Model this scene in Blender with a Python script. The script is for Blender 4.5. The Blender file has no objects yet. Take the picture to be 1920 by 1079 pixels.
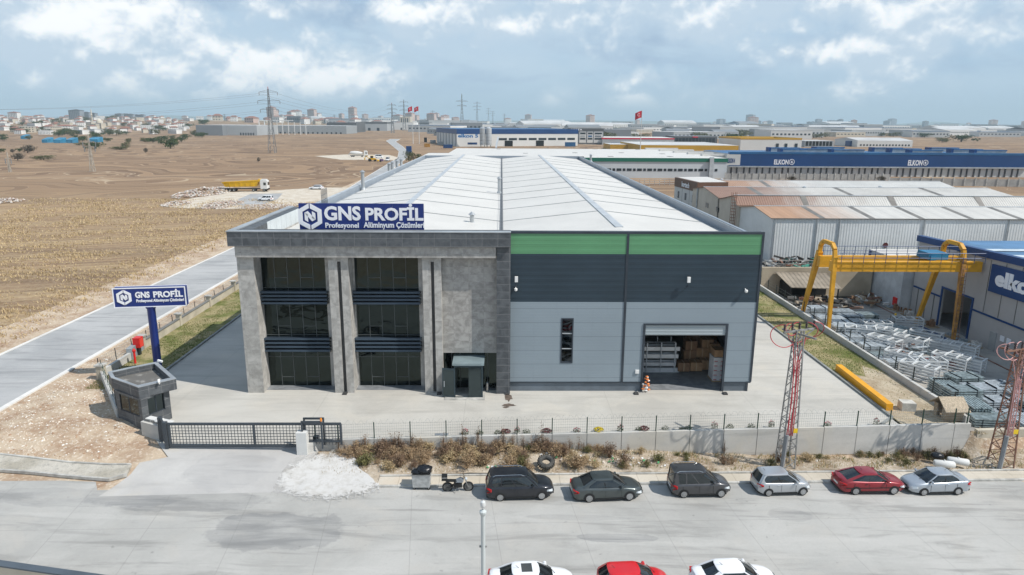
import bpy, bmesh, math, random
from mathutils import Vector, Matrix, noise
C = bpy.data.collections.new('Scene'); bpy.context.scene.collection.children.link(C)
SC = bpy.context.scene
rnd = random.Random(7)
# ------------------------------------------------------------------ camera
F = 1300.0; H = 23.0; PITCH = math.atan(311.5/F); YAW = -math.atan(21/F*math.cos(PITCH)); ROLL = 0.0062
RM = (Matrix.Rotation(YAW, 3, 'Z') @ Matrix.Rotation(math.pi/2-PITCH, 3, 'X') @ Matrix.Rotation(ROLL, 3, 'Z'))
cd = bpy.data.cameras.new('camera'); cam = bpy.data.objects.new('camera', cd); C.objects.link(cam)
cd.sensor_width = 36; cd.lens = 36*F/1920; cd.clip_start = 0.5; cd.clip_end = 40000
cam.matrix_world = Matrix.Translation((0, 0, H)) @ RM.to_4x4(); SC.camera = cam
def ray(px, py): return RM @ Vector(((px-960)/F, -(py-539.5)/F, -1))
def G(px, py, z=0.0):      # where the sight line of a photo point meets height z
    d = ray(px, py); t = (z-H)/d.z; return Vector((d.x*t, d.y*t, z))
def V(px, py, Y):          # where it meets the upright plane y = Y
    d = ray(px, py); t = Y/d.y; return Vector((d.x*t, Y, H+d.z*t))
# ------------------------------------------------------------------ light
SUN_EL = math.radians(50); sdir = Vector((0.93, -0.37, 0)).normalized()
S = Vector((sdir.x*math.cos(SUN_EL), sdir.y*math.cos(SUN_EL), math.sin(SUN_EL)))
sl = bpy.data.lights.new('sun', 'SUN'); sl.energy = 4.9; sl.angle = math.radians(0.6); sl.color = (1, .955, .89)
so = bpy.data.objects.new('sun', sl); C.objects.link(so); so.rotation_euler = S.to_track_quat('Z', 'Y').to_euler(); so.location = (60, -40, 90)
SC.view_settings.view_transform = 'Standard'; SC.view_settings.look = 'None'; SC.view_settings.gamma = 1; SC.view_settings.exposure = -0.04
class NT:
    def __init__(s, t): s.t = t; s.n = t.nodes; s.n.clear()
    def a(s, typ, **k):
        nd = s.n.new('ShaderNode'+typ)
        for kk, v in k.items():
            if kk.startswith('i_'):
                nm = kk[2:]; nd.inputs[int(nm) if nm.isdigit() else nm.replace('_', ' ')].default_value = v
            else: setattr(nd, kk, v)
        return nd
    def l(s, a, b): s.t.links.new(a, b)
    def val(s, x, sock):
        if isinstance(x, (int, float)): sock.default_value = x
        elif isinstance(x, (tuple, list)): sock.default_value = x if len(x) == len(sock.default_value) else tuple(x)+(1,)
        else: s.l(x, sock)
    def m(s, op, a, b=0.0, c=0.0, clamp=False):
        nd = s.n.new('ShaderNodeMath'); nd.operation = op; nd.use_clamp = clamp
        s.val(a, nd.inputs[0]); s.val(b, nd.inputs[1]); s.val(c, nd.inputs[2]); return nd.outputs[0]
    def mix(s, f, a, b, mode='MIX'):
        nd = s.n.new('ShaderNodeMix'); nd.data_type = 'RGBA'; nd.blend_type = mode
        s.val(f, nd.inputs[0]); s.val(a, nd.inputs[6]); s.val(b, nd.inputs[7]); return nd.outputs[2]
    def sm(s, x, lo, hi):
        nd = s.n.new('ShaderNodeMapRange'); nd.interpolation_type = 'SMOOTHSTEP'
        s.val(x, nd.inputs[0]); nd.inputs[1].default_value = lo; nd.inputs[2].default_value = hi; return nd.outputs[0]
    def mp(s, vec, sc=(1, 1, 1), loc=(0, 0, 0), rot=(0, 0, 0)):
        nd = s.a('Mapping'); s.l(vec, nd.inputs[0]); nd.inputs[3].default_value = sc; nd.inputs[1].default_value = loc; nd.inputs[2].default_value = rot; return nd.outputs[0]
    def noi(s, vec, sc=1, det=4, ro=.55, dist=0):
        nd = s.a('TexNoise'); s.l(vec, nd.inputs['Vector']); nd.inputs['Scale'].default_value = sc; nd.inputs['Detail'].default_value = det
        nd.inputs['Roughness'].default_value = ro; nd.inputs['Distortion'].default_value = dist; return nd.outputs[0]
w = bpy.data.worlds.new('World'); SC.world = w; w.use_nodes = True
t = NT(w.node_tree); wo = t.a('OutputWorld'); bg = t.a('Background'); bg.inputs[1].default_value = 0.1; t.l(bg.outputs[0], wo.inputs[0])
sky = t.a('TexSky'); sky.sky_type = 'NISHITA'; sky.sun_disc = False; sky.sun_elevation = SUN_EL; sky.sun_rotation = math.atan2(S.x, S.y); sky.dust_density = 1.4; sky.air_density = 1.0
tc = t.a('TexCoord'); gen = tc.outputs['Generated']; sp = t.a('SeparateXYZ'); t.l(gen, sp.inputs[0])
el = sp.outputs[2]
def cloud(vec, dz, off, sc, det):
    return t.noi(t.mp(vec, (1, 1, 1.7), (off, off*.7, dz)), sc, det, .60, .35)
def bil(dz, sc, off):
    v = t.m('ABSOLUTE', t.m('SUBTRACT', t.m('MULTIPLY', t.noi(t.mp(gen, (1, 1, 1.25), (off, off*.3, dz)), sc, 1.5, .5, .15), 2.0), 1.0)); return t.m('MULTIPLY', v, 1.0)
def dfield(dz):
    a = t.noi(t.mp(gen, (1, 1, 1.3), (5.7, 1.4, dz)), 5.0, 2, .5, .0)
    b_ = t.m('ADD', t.m('ADD', t.m('MULTIPLY', bil(dz, 9, 2.2), .42), t.m('MULTIPLY', bil(dz, 22, 6.1), .22)), t.m('MULTIPLY', bil(dz, 60, 1.7), .12))
    f_ = t.noi(t.mp(gen, (1, 1, 1.2), (1, 1, dz)), 90, 4, .6)
    return t.m('ADD', t.m('ADD', t.m('SUBTRACT', t.m('MULTIPLY', a, 1.35), .175), t.m('MULTIPLY', b_, .62)), t.m('MULTIPLY', f_, .07))
low = t.noi(t.mp(gen, (1, 1, 3.2), (1.3, .2, 0)), 2.6, 6, .55, .3); dk = t.noi(t.mp(gen, (1, 1, 3.4), (4.1, 2.2, .3)), 4.2, 6, .55, .3)
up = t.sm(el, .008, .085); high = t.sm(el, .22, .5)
d1 = dfield(0); d1u = dfield(.022)
dens = t.m('ADD', d1, t.m('SUBTRACT', t.m('MULTIPLY', up, .09), t.m('MULTIPLY', high, .2)))
mask = t.sm(dens, .595, .71); soft = t.sm(dens, .46, .64)
lit = t.sm(t.m('SUBTRACT', d1, d1u), -.05, .13)
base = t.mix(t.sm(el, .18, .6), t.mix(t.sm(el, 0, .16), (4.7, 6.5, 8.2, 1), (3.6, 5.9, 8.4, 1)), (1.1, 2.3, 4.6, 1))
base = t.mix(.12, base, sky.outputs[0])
veil = t.m('MULTIPLY', t.m('MULTIPLY', t.sm(low, .36, .60), up), t.m('SUBTRACT', .8, t.m('MULTIPLY', high, .6)))
c = t.mix(veil, base, (6.1, 7.5, 8.7, 1))
c = t.mix(t.m('MULTIPLY', t.m('MULTIPLY', t.sm(dk, .47, .62), up), .85), c, (3.7, 5.1, 6.9, 1))
c = t.mix(t.m('MULTIPLY', t.m('MULTIPLY', soft, up), .75), c, t.mix(lit, (5.4, 6.9, 8.4, 1), (8.2, 9.0, 9.7, 1)))
pc = t.mix(lit, (6.0, 7.3, 8.6, 1), (11.6, 11.7, 11.7, 1))
col = t.mix(t.m('MULTIPLY', t.m('MULTIPLY', mask, t.sm(el, .01, .05)), .92), c, pc)
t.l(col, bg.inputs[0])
# ------------------------------------------------------------------ helpers
W = {}
def tag(o, label=None, cat=None, group=None, kind=None):
    if label: o['label'] = label
    if cat: o['category'] = cat
    if group: o['group'] = group
    if kind: o['kind'] = kind
    return o
def thing(name, label, cat, loc=(0, 0, 0), rz=0.0, group=None):
    o = bpy.data.objects.new(name, None); C.objects.link(o); o.empty_display_size = .5
    o.location = loc; o.rotation_euler = (0, 0, rz)
    W[o.name] = Matrix.Translation(loc) @ Matrix.Rotation(rz, 4, 'Z')
    return tag(o, label, cat, group)
def kids(o): return [c for c in ALLK.get(o.name, [])]
ALLK = {}
def copy_tree(o, parent=None, loc=None, rz=None, label=None):
    c = o.copy(); C.objects.link(c)
    if parent: c.parent = parent; ALLK.setdefault(parent.name, []).append(c)
    if loc is not None: c.location = loc
    if rz is not None: c.rotation_euler = (0, 0, rz)
    if label: c['label'] = label
    for k in kids(o): copy_tree(k, c)
    return c
class MB:
    def __init__(s): s.v = []; s.f = []; s.mi = []; s.cur = 0
    def m(s, i): s.cur = i; return s
    def add(s, vs, fs):
        b = len(s.v); s.v += [tuple(p) for p in vs]
        for f in fs: s.f.append(tuple(b+i for i in f)); s.mi.append(s.cur)
        return s
    def quad(s, a, b, c, d): return s.add([a, b, c, d], [(0, 1, 2, 3)])
    def poly(s, pts): return s.add(pts, [tuple(range(len(pts)))])
    def box(s, x0, x1, y0, y1, z0, z1, mat=None):
        if x0 > x1: x0, x1 = x1, x0
        if y0 > y1: y0, y1 = y1, y0
        if z0 > z1: z0, z1 = z1, z0
        vs = [(x, y, z) for z in (z0, z1) for x, y in ((x0, y0), (x1, y0), (x1, y1), (x0, y1))]
        if mat is not None: vs = [mat @ Vector(p) for p in vs]
        return s.add(vs, [(3, 2, 1, 0), (4, 5, 6, 7), (0, 1, 5, 4), (1, 2, 6, 5), (2, 3, 7, 6), (3, 0, 4, 7)])
    def prism(s, poly, z0, z1, mat=None):      # polygon (ccw, xy) raised from z0 to z1 (numbers or lists)
        n = len(poly); lo = z0 if isinstance(z0, (list, tuple)) else [z0]*n; hi = z1 if isinstance(z1, (list, tuple)) else [z1]*n
        vs = [(p[0], p[1], lo[i]) for i, p in enumerate(poly)]+[(p[0], p[1], hi[i]) for i, p in enumerate(poly)]
        if mat is not None: vs = [mat @ Vector(p) for p in vs]
        return s.add(vs, [tuple(range(n-1, -1, -1)), tuple(range(n, 2*n))]+[(i, (i+1) % n, n+(i+1) % n, n+i) for i in range(n)])
    def beam(s, p, q, w=.1, h=None, up=(0, 0, 1)):
        p = Vector(p); q = Vector(q); d = (q-p).normalized(); u = Vector(up)
        if abs(d.dot(u)) > .98: u = Vector((0, 1, 0))
        sd = d.cross(u).normalized(); u2 = sd.cross(d); h = h or w
        vs = [a+sd*(i*w/2)+u2*(j*h/2) for a in (p, q) for i, j in ((-1, -1), (1, -1), (1, 1), (-1, 1))]
        return s.add(vs, [(0, 1, 2, 3), (7, 6, 5, 4), (0, 4, 5, 1), (1, 5, 6, 2), (2, 6, 7, 3), (3, 7, 4, 0)])
    def tube(s, p, q, r, r2=None, n=8, cap=True):
        p = Vector(p); q = Vector(q); r2 = r if r2 is None else r2; d = (q-p).normalized()
        u = Vector((0, 0, 1)) if abs(d.z) < .95 else Vector((1, 0, 0)); a = d.cross(u).normalized(); b = d.cross(a)
        vs = []
        for c, rr in ((p, r), (q, r2)):
            for i in range(n): an = 2*math.pi*i/n; vs.append(c+a*(math.cos(an)*rr)+b*(math.sin(an)*rr))
        fs = [(i, (i+1) % n, n+(i+1) % n, n+i) for i in range(n)]
        if cap: fs += [tuple(range(n-1, -1, -1)), tuple(range(n, 2*n))]
        return s.add(vs, fs)
    def path(s, pts, r, n=5):
        for a, b in zip(pts, pts[1:]): s.tube(a, b, r, n=n)
        return s
    def lathe(s, prof, c=(0, 0, 0), n=16, axis='Z', a0=0):
        vs = []; c = Vector(c)
        for r, z in prof:
            for i in range(n):
                an = 2*math.pi*i/n+a0; x, y = math.cos(an)*r, math.sin(an)*r
                vs.append(c+(Vector((x, y, z)) if axis == 'Z' else Vector((x, z, y)) if axis == 'Y' else Vector((z, x, y))))
        fs = []
        for k in range(len(prof)-1):
            for i in range(n):
                j = (i+1) % n; fs.append((k*n+i, k*n+j, (k+1)*n+j, (k+1)*n+i))
        fs += [tuple(range(n-1, -1, -1)), tuple((len(prof)-1)*n+i for i in range(n))]
        return s.add(vs, fs)
    def rock(s, c, r, rng, sq=.7):
        vs = []
        for x, y, z in ((1, 0, 0), (-1, 0, 0), (0, 1, 0), (0, -1, 0), (0, 0, 1), (0, 0, -1)):
            k = r*rng.uniform(.6, 1.25); vs.append((c[0]+x*k, c[1]+y*k, c[2]+z*k*sq))
        return s.add(vs, [(0, 2, 4), (2, 1, 4), (1, 3, 4), (3, 0, 4), (2, 0, 5), (1, 2, 5), (3, 1, 5), (0, 3, 5)])
    def leaf(s, c, r, rng):
        a = Vector((rng.gauss(0, 1), rng.gauss(0, 1), rng.gauss(0, 1))).normalized(); b = a.orthogonal().normalized(); c = Vector(c)
        d = a.cross(b)*rng.uniform(.5, 1); b = b*rng.uniform(.6, 1)
        return s.add([c-b*r, c-d*r*.7, c+b*r, c+d*r*.7], [(0, 1, 2, 3)])
    def build(s, name, mats, parent=None, smooth=False, local=False, mirror=False):
        me = bpy.data.meshes.new(name)
        vs = s.v
        if parent is not None and not local and parent.name in W:
            iv = W[parent.name].inverted(); vs = [iv @ Vector(p) for p in vs]
        me.from_pydata(vs, [], s.f)
        if not isinstance(mats, (list, tuple)): mats = [mats]
        for m_ in mats: me.materials.append(m_)
        if len(mats) > 1: me.polygons.foreach_set('material_index', s.mi)
        bm = bmesh.new(); bm.from_mesh(me)
        if len(bm.faces) < 60000: bmesh.ops.recalc_face_normals(bm, faces=bm.faces)
        bm.to_mesh(me); bm.free()
        if smooth: me.polygons.foreach_set('use_smooth', [True]*len(me.polygons))
        o = bpy.data.objects.new(name, me); C.objects.link(o)
        if parent is not None:
            o.parent = parent; ALLK.setdefault(parent.name, []).append(o)
            if parent.name in W: W[o.name] = W[parent.name]
        return o
def smooth_angle(o, deg=35):
    me = o.data; me.polygons.foreach_set('use_smooth', [True]*len(me.polygons))
    bm = bmesh.new(); bm.from_mesh(me)
    for e in bm.edges: e.smooth = e.calc_face_angle(0) < math.radians(deg)
    bm.to_mesh(me); bm.free(); return o
def struct(o): o['kind'] = 'structure'; return o
def P2(poly, z=0): return [(p[0], p[1], z) for p in poly]
# cut a flat polygon into cells and lift it onto a height function: exact borders, fine inside
def sheet(name, poly, mats, zf, cell=2.0, parent=None, kindd='structure', off=0.0, bound=None, thick=0):
    bm = bmesh.new(); f = bm.faces.new([bm.verts.new((p[0], p[1], 0)) for p in poly])
    if f.normal.z < 0: f.normal_flip()
    xs = [p[0] for p in poly]; ys = [p[1] for p in poly]
    b = bound or (min(xs), max(xs), min(ys), max(ys))
    def cuts(a, c): n = int((c-a)/cell); return [a+cell*i for i in range(0, n+1)]
    for x in cuts(b[0], b[1]): bmesh.ops.bisect_plane(bm, geom=bm.verts[:]+bm.edges[:]+bm.faces[:], plane_co=(x+.001, 0, 0), plane_no=(1, 0, 0))
    for y in cuts(b[2], b[3]): bmesh.ops.bisect_plane(bm, geom=bm.verts[:]+bm.edges[:]+bm.faces[:], plane_co=(0, y+.001, 0), plane_no=(0, 1, 0))
    for v in bm.verts: v.co.z = zf(v.co.x, v.co.y)+off
    bmesh.ops.recalc_face_normals(bm, faces=bm.faces)
    me = bpy.data.meshes.new(name); bm.to_mesh(me); bm.free()
    for p in me.polygons:
        if p.normal.z < 0: p.flip()
    for m_ in (mats if isinstance(mats, (list, tuple)) else [mats]): me.materials.append(m_)
    me.polygons.foreach_set('use_smooth', [True]*len(me.polygons))
    o = bpy.data.objects.new(name, me); C.objects.link(o)
    if kindd: o['kind'] = kindd
    return o
# ------------------------------------------------------------------ materials
MC = {}
def newmat(name):
    m_ = bpy.data.materials.new(name); m_.use_nodes = True; t = NT(m_.node_tree)
    o = t.a('OutputMaterial'); b = t.a('BsdfPrincipled'); t.l(b.outputs[0], o.inputs[0]); return m_, t, b
def mat(name, col, rough=.7, metal=0.0, var=.12, vs=.6, col2=None, bump=0.0, bs=20, stretch=(1, 1, 1), spec=.4, coat=0, lo=.35, hi=.65, det=5):
    if name in MC: return MC[name]
    m_, t, b = newmat(name); b.inputs['Roughness'].default_value = rough; b.inputs['Metallic'].default_value = metal
    b.inputs['Specular IOR Level'].default_value = spec; b.inputs['Coat Weight'].default_value = coat
    tc = t.a('TexCoord').outputs['Object']
    n = t.noi(t.mp(tc, stretch), vs, det, .6)
    c2 = col2 or tuple(min(1, c*(1+var)) for c in col); c1 = col if col2 else tuple(c*(1-var) for c in col)
    t.val(t.mix(t.sm(n, lo, hi), c1, c2), b.inputs['Base Color'])
    if bump:
        bn = t.a('Bump'); bn.inputs['Strength'].default_value = bump; bn.inputs['Distance'].default_value = .02
        t.l(t.noi(tc, bs, 4), bn.inputs['Height']); t.l(bn.outputs[0], b.inputs['Normal'])
    MC[name] = m_; return m_
def ribs(name, col, axis='Z', period=1.0, depth=.04, rough=.45, metal=.0, var=.06, seam=None, seamw=.02, rust=None, prof='SIN', spec=.4):
    """sheet metal: ribs along one world axis, optional seams, optional rust that fades with x"""
    if name in MC: return MC[name]
    m_, t, b = newmat(name); b.inputs['Roughness'].default_value = rough; b.inputs['Metallic'].default_value = metal; b.inputs['Specular IOR Level'].default_value = spec
    tc = t.a('TexCoord').outputs['Object']; sp = t.a('SeparateXYZ'); t.l(tc, sp.inputs[0]); ax = sp.outputs['XYZ'.index(axis)]
    ph = t.m('FRACT', t.m('DIVIDE', ax, period))
    tri = t.m('ABSOLUTE', t.m('SUBTRACT', t.m('MULTIPLY', ph, 2.0), 1.0))
    hgt = t.sm(tri, .35, .65)
    n = t.noi(t.mp(tc, (.5, .5, 1)), .35, 6, .65); n2 = t.noi(t.mp(tc, (3, 3, .3)), 1.0, 4)
    c = t.mix(t.sm(n, .35, .65), tuple(x*(1-var) for x in col), tuple(min(1, x*(1+var)) for x in col))
    c = t.mix(t.m('MULTIPLY', t.sm(n2, .55, .75), .12), c, tuple(x*.6 for x in col))
    if rust:
        x0, x1, rc = rust
        fx = t.m('ADD', t.m('DIVIDE', t.m('SUBTRACT', sp.outputs[0], x0), x1-x0), t.m('MULTIPLY', t.m('SUBTRACT', t.noi(t.mp(tc, (1, .15, 1)), .25, 6, .7), .5), 1.1))
        rm = t.m('SUBTRACT', 1.0, t.sm(fx, 0, 1)); c = t.mix(t.m('MULTIPLY', rm, .8), c, t.mix(n, rc, tuple(x*1.8 for x in rc)))
    if seam:
        sax, per = seam; s_ = sp.outputs['XYZ'.index(sax)]
        f_ = t.m('FRACT', t.m('DIVIDE', s_, per)); k = t.m('LESS_THAN', f_, seamw/per)
        c = t.mix(t.m('MULTIPLY', k, .55), c, tuple(x*.25 for x in col))
    t.val(c, b.inputs['Base Color'])
    bn = t.a('Bump'); bn.inputs['Distance'].default_value = depth; bn.inputs['Strength'].default_value = 1
    t.l(hgt, bn.inputs['Height']); t.l(bn.outputs[0], b.inputs['Normal'])
    MC[name] = m_; return m_
def tiles(name, c1, c2, tw, th, joint=(.12, .12, .12), jw=.012, rough=.6, patch=.5):
    """stone-look cladding tiles on upright faces: courses in z, columns in x+y"""
    m_, t, b = newmat(name); b.inputs['Roughness'].default_value = rough
    tc = t.a('TexCoord').outputs['Object']; sp = t.a('SeparateXYZ'); t.l(tc, sp.inputs[0])
    u = t.m('DIVIDE', t.m('ADD', sp.outputs[0], sp.outputs[1]), tw); v = t.m('DIVIDE', sp.outputs[2], th)
    fu = t.m('FRACT', u); fv = t.m('FRACT', v)
    j = t.m('MAXIMUM', t.m('LESS_THAN', fu, jw/tw), t.m('LESS_THAN', fv, jw/th))
    cb = t.a('CombineXYZ'); t.l(t.m('FLOOR', u), cb.inputs[0]); t.l(t.m('FLOOR', v), cb.inputs[1])
    wn = t.a('TexWhiteNoise'); t.l(cb.outputs[0], wn.inputs[0])
    off = t.a('VectorMath', operation='ADD'); t.l(tc, off.inputs[0]); sc = t.a('VectorMath', operation='SCALE'); t.l(wn.outputs[1], sc.inputs[0]); sc.inputs[3].default_value = 30; t.l(sc.outputs[0], off.inputs[1])
    n = t.noi(off.outputs[0], 1.3, 7, .65, .6)
    c = t.mix(t.sm(n, .34, .66), c1, c2); c = t.mix(.18, c, t.mix(wn.outputs[0], c1, c2))
    c = t.mix(t.m('MULTIPLY', j, .75), c, joint); t.val(c, b.inputs['Base Color'])
    MC[name] = m_; return m_
def glass(name, col=(.035, .044, .042), rough=.04, wav=.035):
    if name in MC: return MC[name]
    m_, t, b = newmat(name); b.inputs['Base Color'].default_value = (*col, 1); b.inputs['Metallic'].default_value = 1; b.inputs['Roughness'].default_value = rough
    tc = t.a('TexCoord').outputs['Object']; bn = t.a('Bump'); bn.inputs['Strength'].default_value = 1; bn.inputs['Distance'].default_value = wav
    t.l(t.noi(t.mp(tc, (.6, .6, 1.1)), .9, 2, .4, .5), bn.inputs['Height']); t.l(bn.outputs[0], b.inputs['Normal']); MC[name] = m_; return m_
def emis(name, col, s=1):
    m_, t, b = newmat(name); b.inputs['Base Color'].default_value = (*col, 1); MC[name] = m_; return m_
# plain 2D text as a real mesh in the x-z plane, fitted to a width and height
def text(s, x0, x1, z0, z1, y, m_, parent, name='lettering', bold=.02, ext=.04, gap=1.0, axis='Y'):
    cu = bpy.data.curves.new('t', 'FONT'); cu.body = s; cu.size = 1; cu.extrude = .5; cu.offset = bold; cu.space_character = gap; cu.resolution_u = 3
    ob = bpy.data.objects.new('t', cu); C.objects.link(ob); bpy.context.view_layer.update()
    me0 = bpy.data.meshes.new_from_object(ob.evaluated_get(bpy.context.evaluated_depsgraph_get()))
    vs = [v.co.copy() for v in me0.vertices]; fs = [tuple(p.vertices) for p in me0.polygons]
    bpy.data.objects.remove(ob); bpy.data.meshes.remove(me0); bpy.data.curves.remove(cu)
    ax = min(v.x for v in vs); bx = max(v.x for v in vs); az = min(v.y for v in vs); bz = max(v.y for v in vs)
    mb = MB(); out = []
    for v in vs:
        a = x0+(v.x-ax)/(bx-ax)*(x1-x0); c = z0+(v.y-az)/(bz-az)*(z1-z0)
        out.append((a, y-v.z*ext, c) if axis == 'Y' else (y-v.z*ext, -a, c))
    mb.add(out, fs); return mb.build(name, m_, parent)
# ------------------------------------------------------------------ terrain heights
def sstep(a, b, x):
    k = max(0, min(1, (x-a)/(b-a))); return k*k*(3-2*k)
WS = (50.0-47.2)/(36.9+13.3)                      # the front wall runs a little away from the building line
def yw(x): return 47.2+(x+13.3)*WS                # y of the front wall
def st(x): return -1.0-0.022*(max(-45, min(50, x))+13.3)
def yk(x): return yw(x)-5.0                       # kerb line of the street
def nb(x): return -0.6-0.9*max(0, min(1, (x-37)/13))
def hh(x, y):
    if y < yk(x)+.05: return st(x)
    if x < -13.45:
        o_ = 1+2.0*sstep(-26, -30, x); k = max(0, min(1, (y-(yk(x)+o_))/(8.2-o_))); return st(x)*(1-k)
    if x > 37:
        if y > yw(x)-.6: return nb(x)
        k = max(0, min(1, (y-yk(x)-1)/4.0)); return st(x)+.1+.3*k
    if y > yw(x)-.15: return 0
    k = max(0, min(1, (y-yk(x)-1.2)/3.6)); return st(x)+.12*sstep(-11, -8.6, x)+(.30-.85*sstep(0, 26, x))*k
def far(x, y):
    z = 0
    if y > 700: z += 19*sstep(900, 2300, y)*sstep(-150, -900, x+0*y)+4*sstep(-.35, -.6, x/y)*sstep(900, 1500, y)
    return z
def gz(x, y):
    z = hh(x, y)-.07
    if y > 62 or x < -52 or x > 60: z = -.07+far(x, y)+(nb(x) if x > 37 and y < 118 else 0)
    if -13.6 < x < 37.4 and yk(x)-.5 < y < yw(x)+1.7: z = st(x)-.3
    if x < -13.5 and y < 62:                       # rubble mound left of the gate house
        e = sstep(-39.5, -37.0, x)*sstep(-27.5-(4.5 if y > 51 else 0), -29.5-(4.5 if y > 51 else 0), x)*(1 if y < 57 else 0)+sstep(-36, -42, x)*.6*(1 if y < 50 else 0)
        z += sstep(yk(x)+3.0, yk(x)+5, y)*(.25*min(1, e)*(.6+.8*noise.noise(Vector((x*.35, y*.35, 2))))+.07*e)
    return z
# ------------------------------------------------------------------ ground materials
def soil_mat():
    m_, t, b = newmat('field_soil'); b.inputs['Roughness'].default_value = .95; b.inputs['Specular IOR Level'].default_value = .1
    tc = t.a('TexCoord').outputs['Object']; sp = t.a('SeparateXYZ'); t.l(tc, sp.inputs[0])
    big = t.noi(t.mp(tc, (1, 2.2, 1), rot=(0, 0, .12)), .006, 5, .6, .4); mid = t.noi(tc, .05, 8, .65); fine = t.noi(tc, 1.6, 6, .7); clod = t.noi(tc, .45, 5, .7)
    c = t.mix(t.sm(big, .38, .62), (.215, .14, .088), (.335, .225, .135))
    c = t.mix(t.m('MULTIPLY', t.sm(mid, .35, .65), .5), c, (.27, .19, .12))
    # plough rows run across the view at a slight slant
    r = t.mp(tc, (1, 1, 1), rot=(0, 0, math.radians(-19))); rs = t.a('SeparateXYZ'); t.l(r, rs.inputs[0])
    wob = t.m('ADD', rs.outputs[1], t.m('MULTIPLY', clod, 1.6))
    row = t.m('SINE', t.m('MULTIPLY', wob, 2.6)); row2 = t.m('SINE', t.m('MULTIPLY', wob, .42))
    k = t.m('MULTIPLY', t.m('ADD', t.m('MULTIPLY', row, .5), t.m('MULTIPLY', row2, .5)), .5)
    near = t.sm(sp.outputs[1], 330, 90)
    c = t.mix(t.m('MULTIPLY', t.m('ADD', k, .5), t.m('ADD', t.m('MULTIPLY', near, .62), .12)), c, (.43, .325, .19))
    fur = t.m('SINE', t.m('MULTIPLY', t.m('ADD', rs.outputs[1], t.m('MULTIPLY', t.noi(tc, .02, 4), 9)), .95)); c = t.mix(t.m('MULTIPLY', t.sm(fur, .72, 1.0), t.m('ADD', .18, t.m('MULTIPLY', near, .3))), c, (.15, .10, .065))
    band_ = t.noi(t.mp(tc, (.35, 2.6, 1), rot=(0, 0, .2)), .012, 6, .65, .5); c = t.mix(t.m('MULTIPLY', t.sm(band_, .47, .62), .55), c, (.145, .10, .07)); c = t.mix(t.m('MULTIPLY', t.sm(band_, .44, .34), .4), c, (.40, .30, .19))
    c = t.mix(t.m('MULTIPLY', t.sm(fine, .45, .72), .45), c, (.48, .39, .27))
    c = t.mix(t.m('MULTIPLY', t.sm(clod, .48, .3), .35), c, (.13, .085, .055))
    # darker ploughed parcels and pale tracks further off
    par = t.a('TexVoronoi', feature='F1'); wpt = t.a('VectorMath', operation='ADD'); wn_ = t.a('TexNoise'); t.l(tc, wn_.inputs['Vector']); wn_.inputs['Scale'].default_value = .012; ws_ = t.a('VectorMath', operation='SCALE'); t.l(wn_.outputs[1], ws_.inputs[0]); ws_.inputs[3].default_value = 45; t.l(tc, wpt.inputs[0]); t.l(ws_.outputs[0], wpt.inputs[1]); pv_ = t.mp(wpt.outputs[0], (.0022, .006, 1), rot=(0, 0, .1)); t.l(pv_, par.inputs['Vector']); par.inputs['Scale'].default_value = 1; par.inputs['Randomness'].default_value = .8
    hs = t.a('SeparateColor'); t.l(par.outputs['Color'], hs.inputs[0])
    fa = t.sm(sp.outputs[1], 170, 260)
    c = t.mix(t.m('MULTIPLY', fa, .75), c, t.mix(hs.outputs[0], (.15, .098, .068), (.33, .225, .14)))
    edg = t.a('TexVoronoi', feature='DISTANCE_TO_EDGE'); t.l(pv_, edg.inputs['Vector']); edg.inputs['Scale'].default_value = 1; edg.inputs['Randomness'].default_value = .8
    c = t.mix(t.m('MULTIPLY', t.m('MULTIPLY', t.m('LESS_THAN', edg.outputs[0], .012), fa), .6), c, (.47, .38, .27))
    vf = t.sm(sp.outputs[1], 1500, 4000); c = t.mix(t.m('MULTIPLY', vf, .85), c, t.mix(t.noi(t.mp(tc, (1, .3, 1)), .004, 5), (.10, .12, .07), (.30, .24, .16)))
    t.val(c, b.inputs['Base Color'])
    bn = t.a('Bump'); bn.inputs['Distance'].default_value = .25; t.val(t.m('MULTIPLY', t.sm(sp.outputs[1], 400, 60), .8), bn.inputs['Strength'])
    t.l(t.m('ADD', t.m('MULTIPLY', fine, .5), t.m('ADD', clod, t.m('MULTIPLY', row, .12))), bn.inputs['Height']); t.l(bn.outputs[0], b.inputs['Normal']); return m_
def dirt_mat(name, ca, cb, cc):
    m_, t, b = newmat(name); b.inputs['Roughness'].default_value = .95; b.inputs['Specular IOR Level'].default_value = .1
    tc = t.a('TexCoord').outputs['Object']; n = t.noi(tc, .35, 7, .65); n2 = t.noi(tc, 3.5, 5, .7)
    c = t.mix(t.sm(n, .36, .62), ca, cb); c = t.mix(t.m('MULTIPLY', t.sm(n2, .5, .68), .7), c, cc); t.val(c, b.inputs['Base Color'])
    bn = t.a('Bump'); bn.inputs['Distance'].default_value = .12; t.l(t.m('ADD', n, n2), bn.inputs['Height']); t.l(bn.outputs[0], b.inputs['Normal']); return m_
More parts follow.
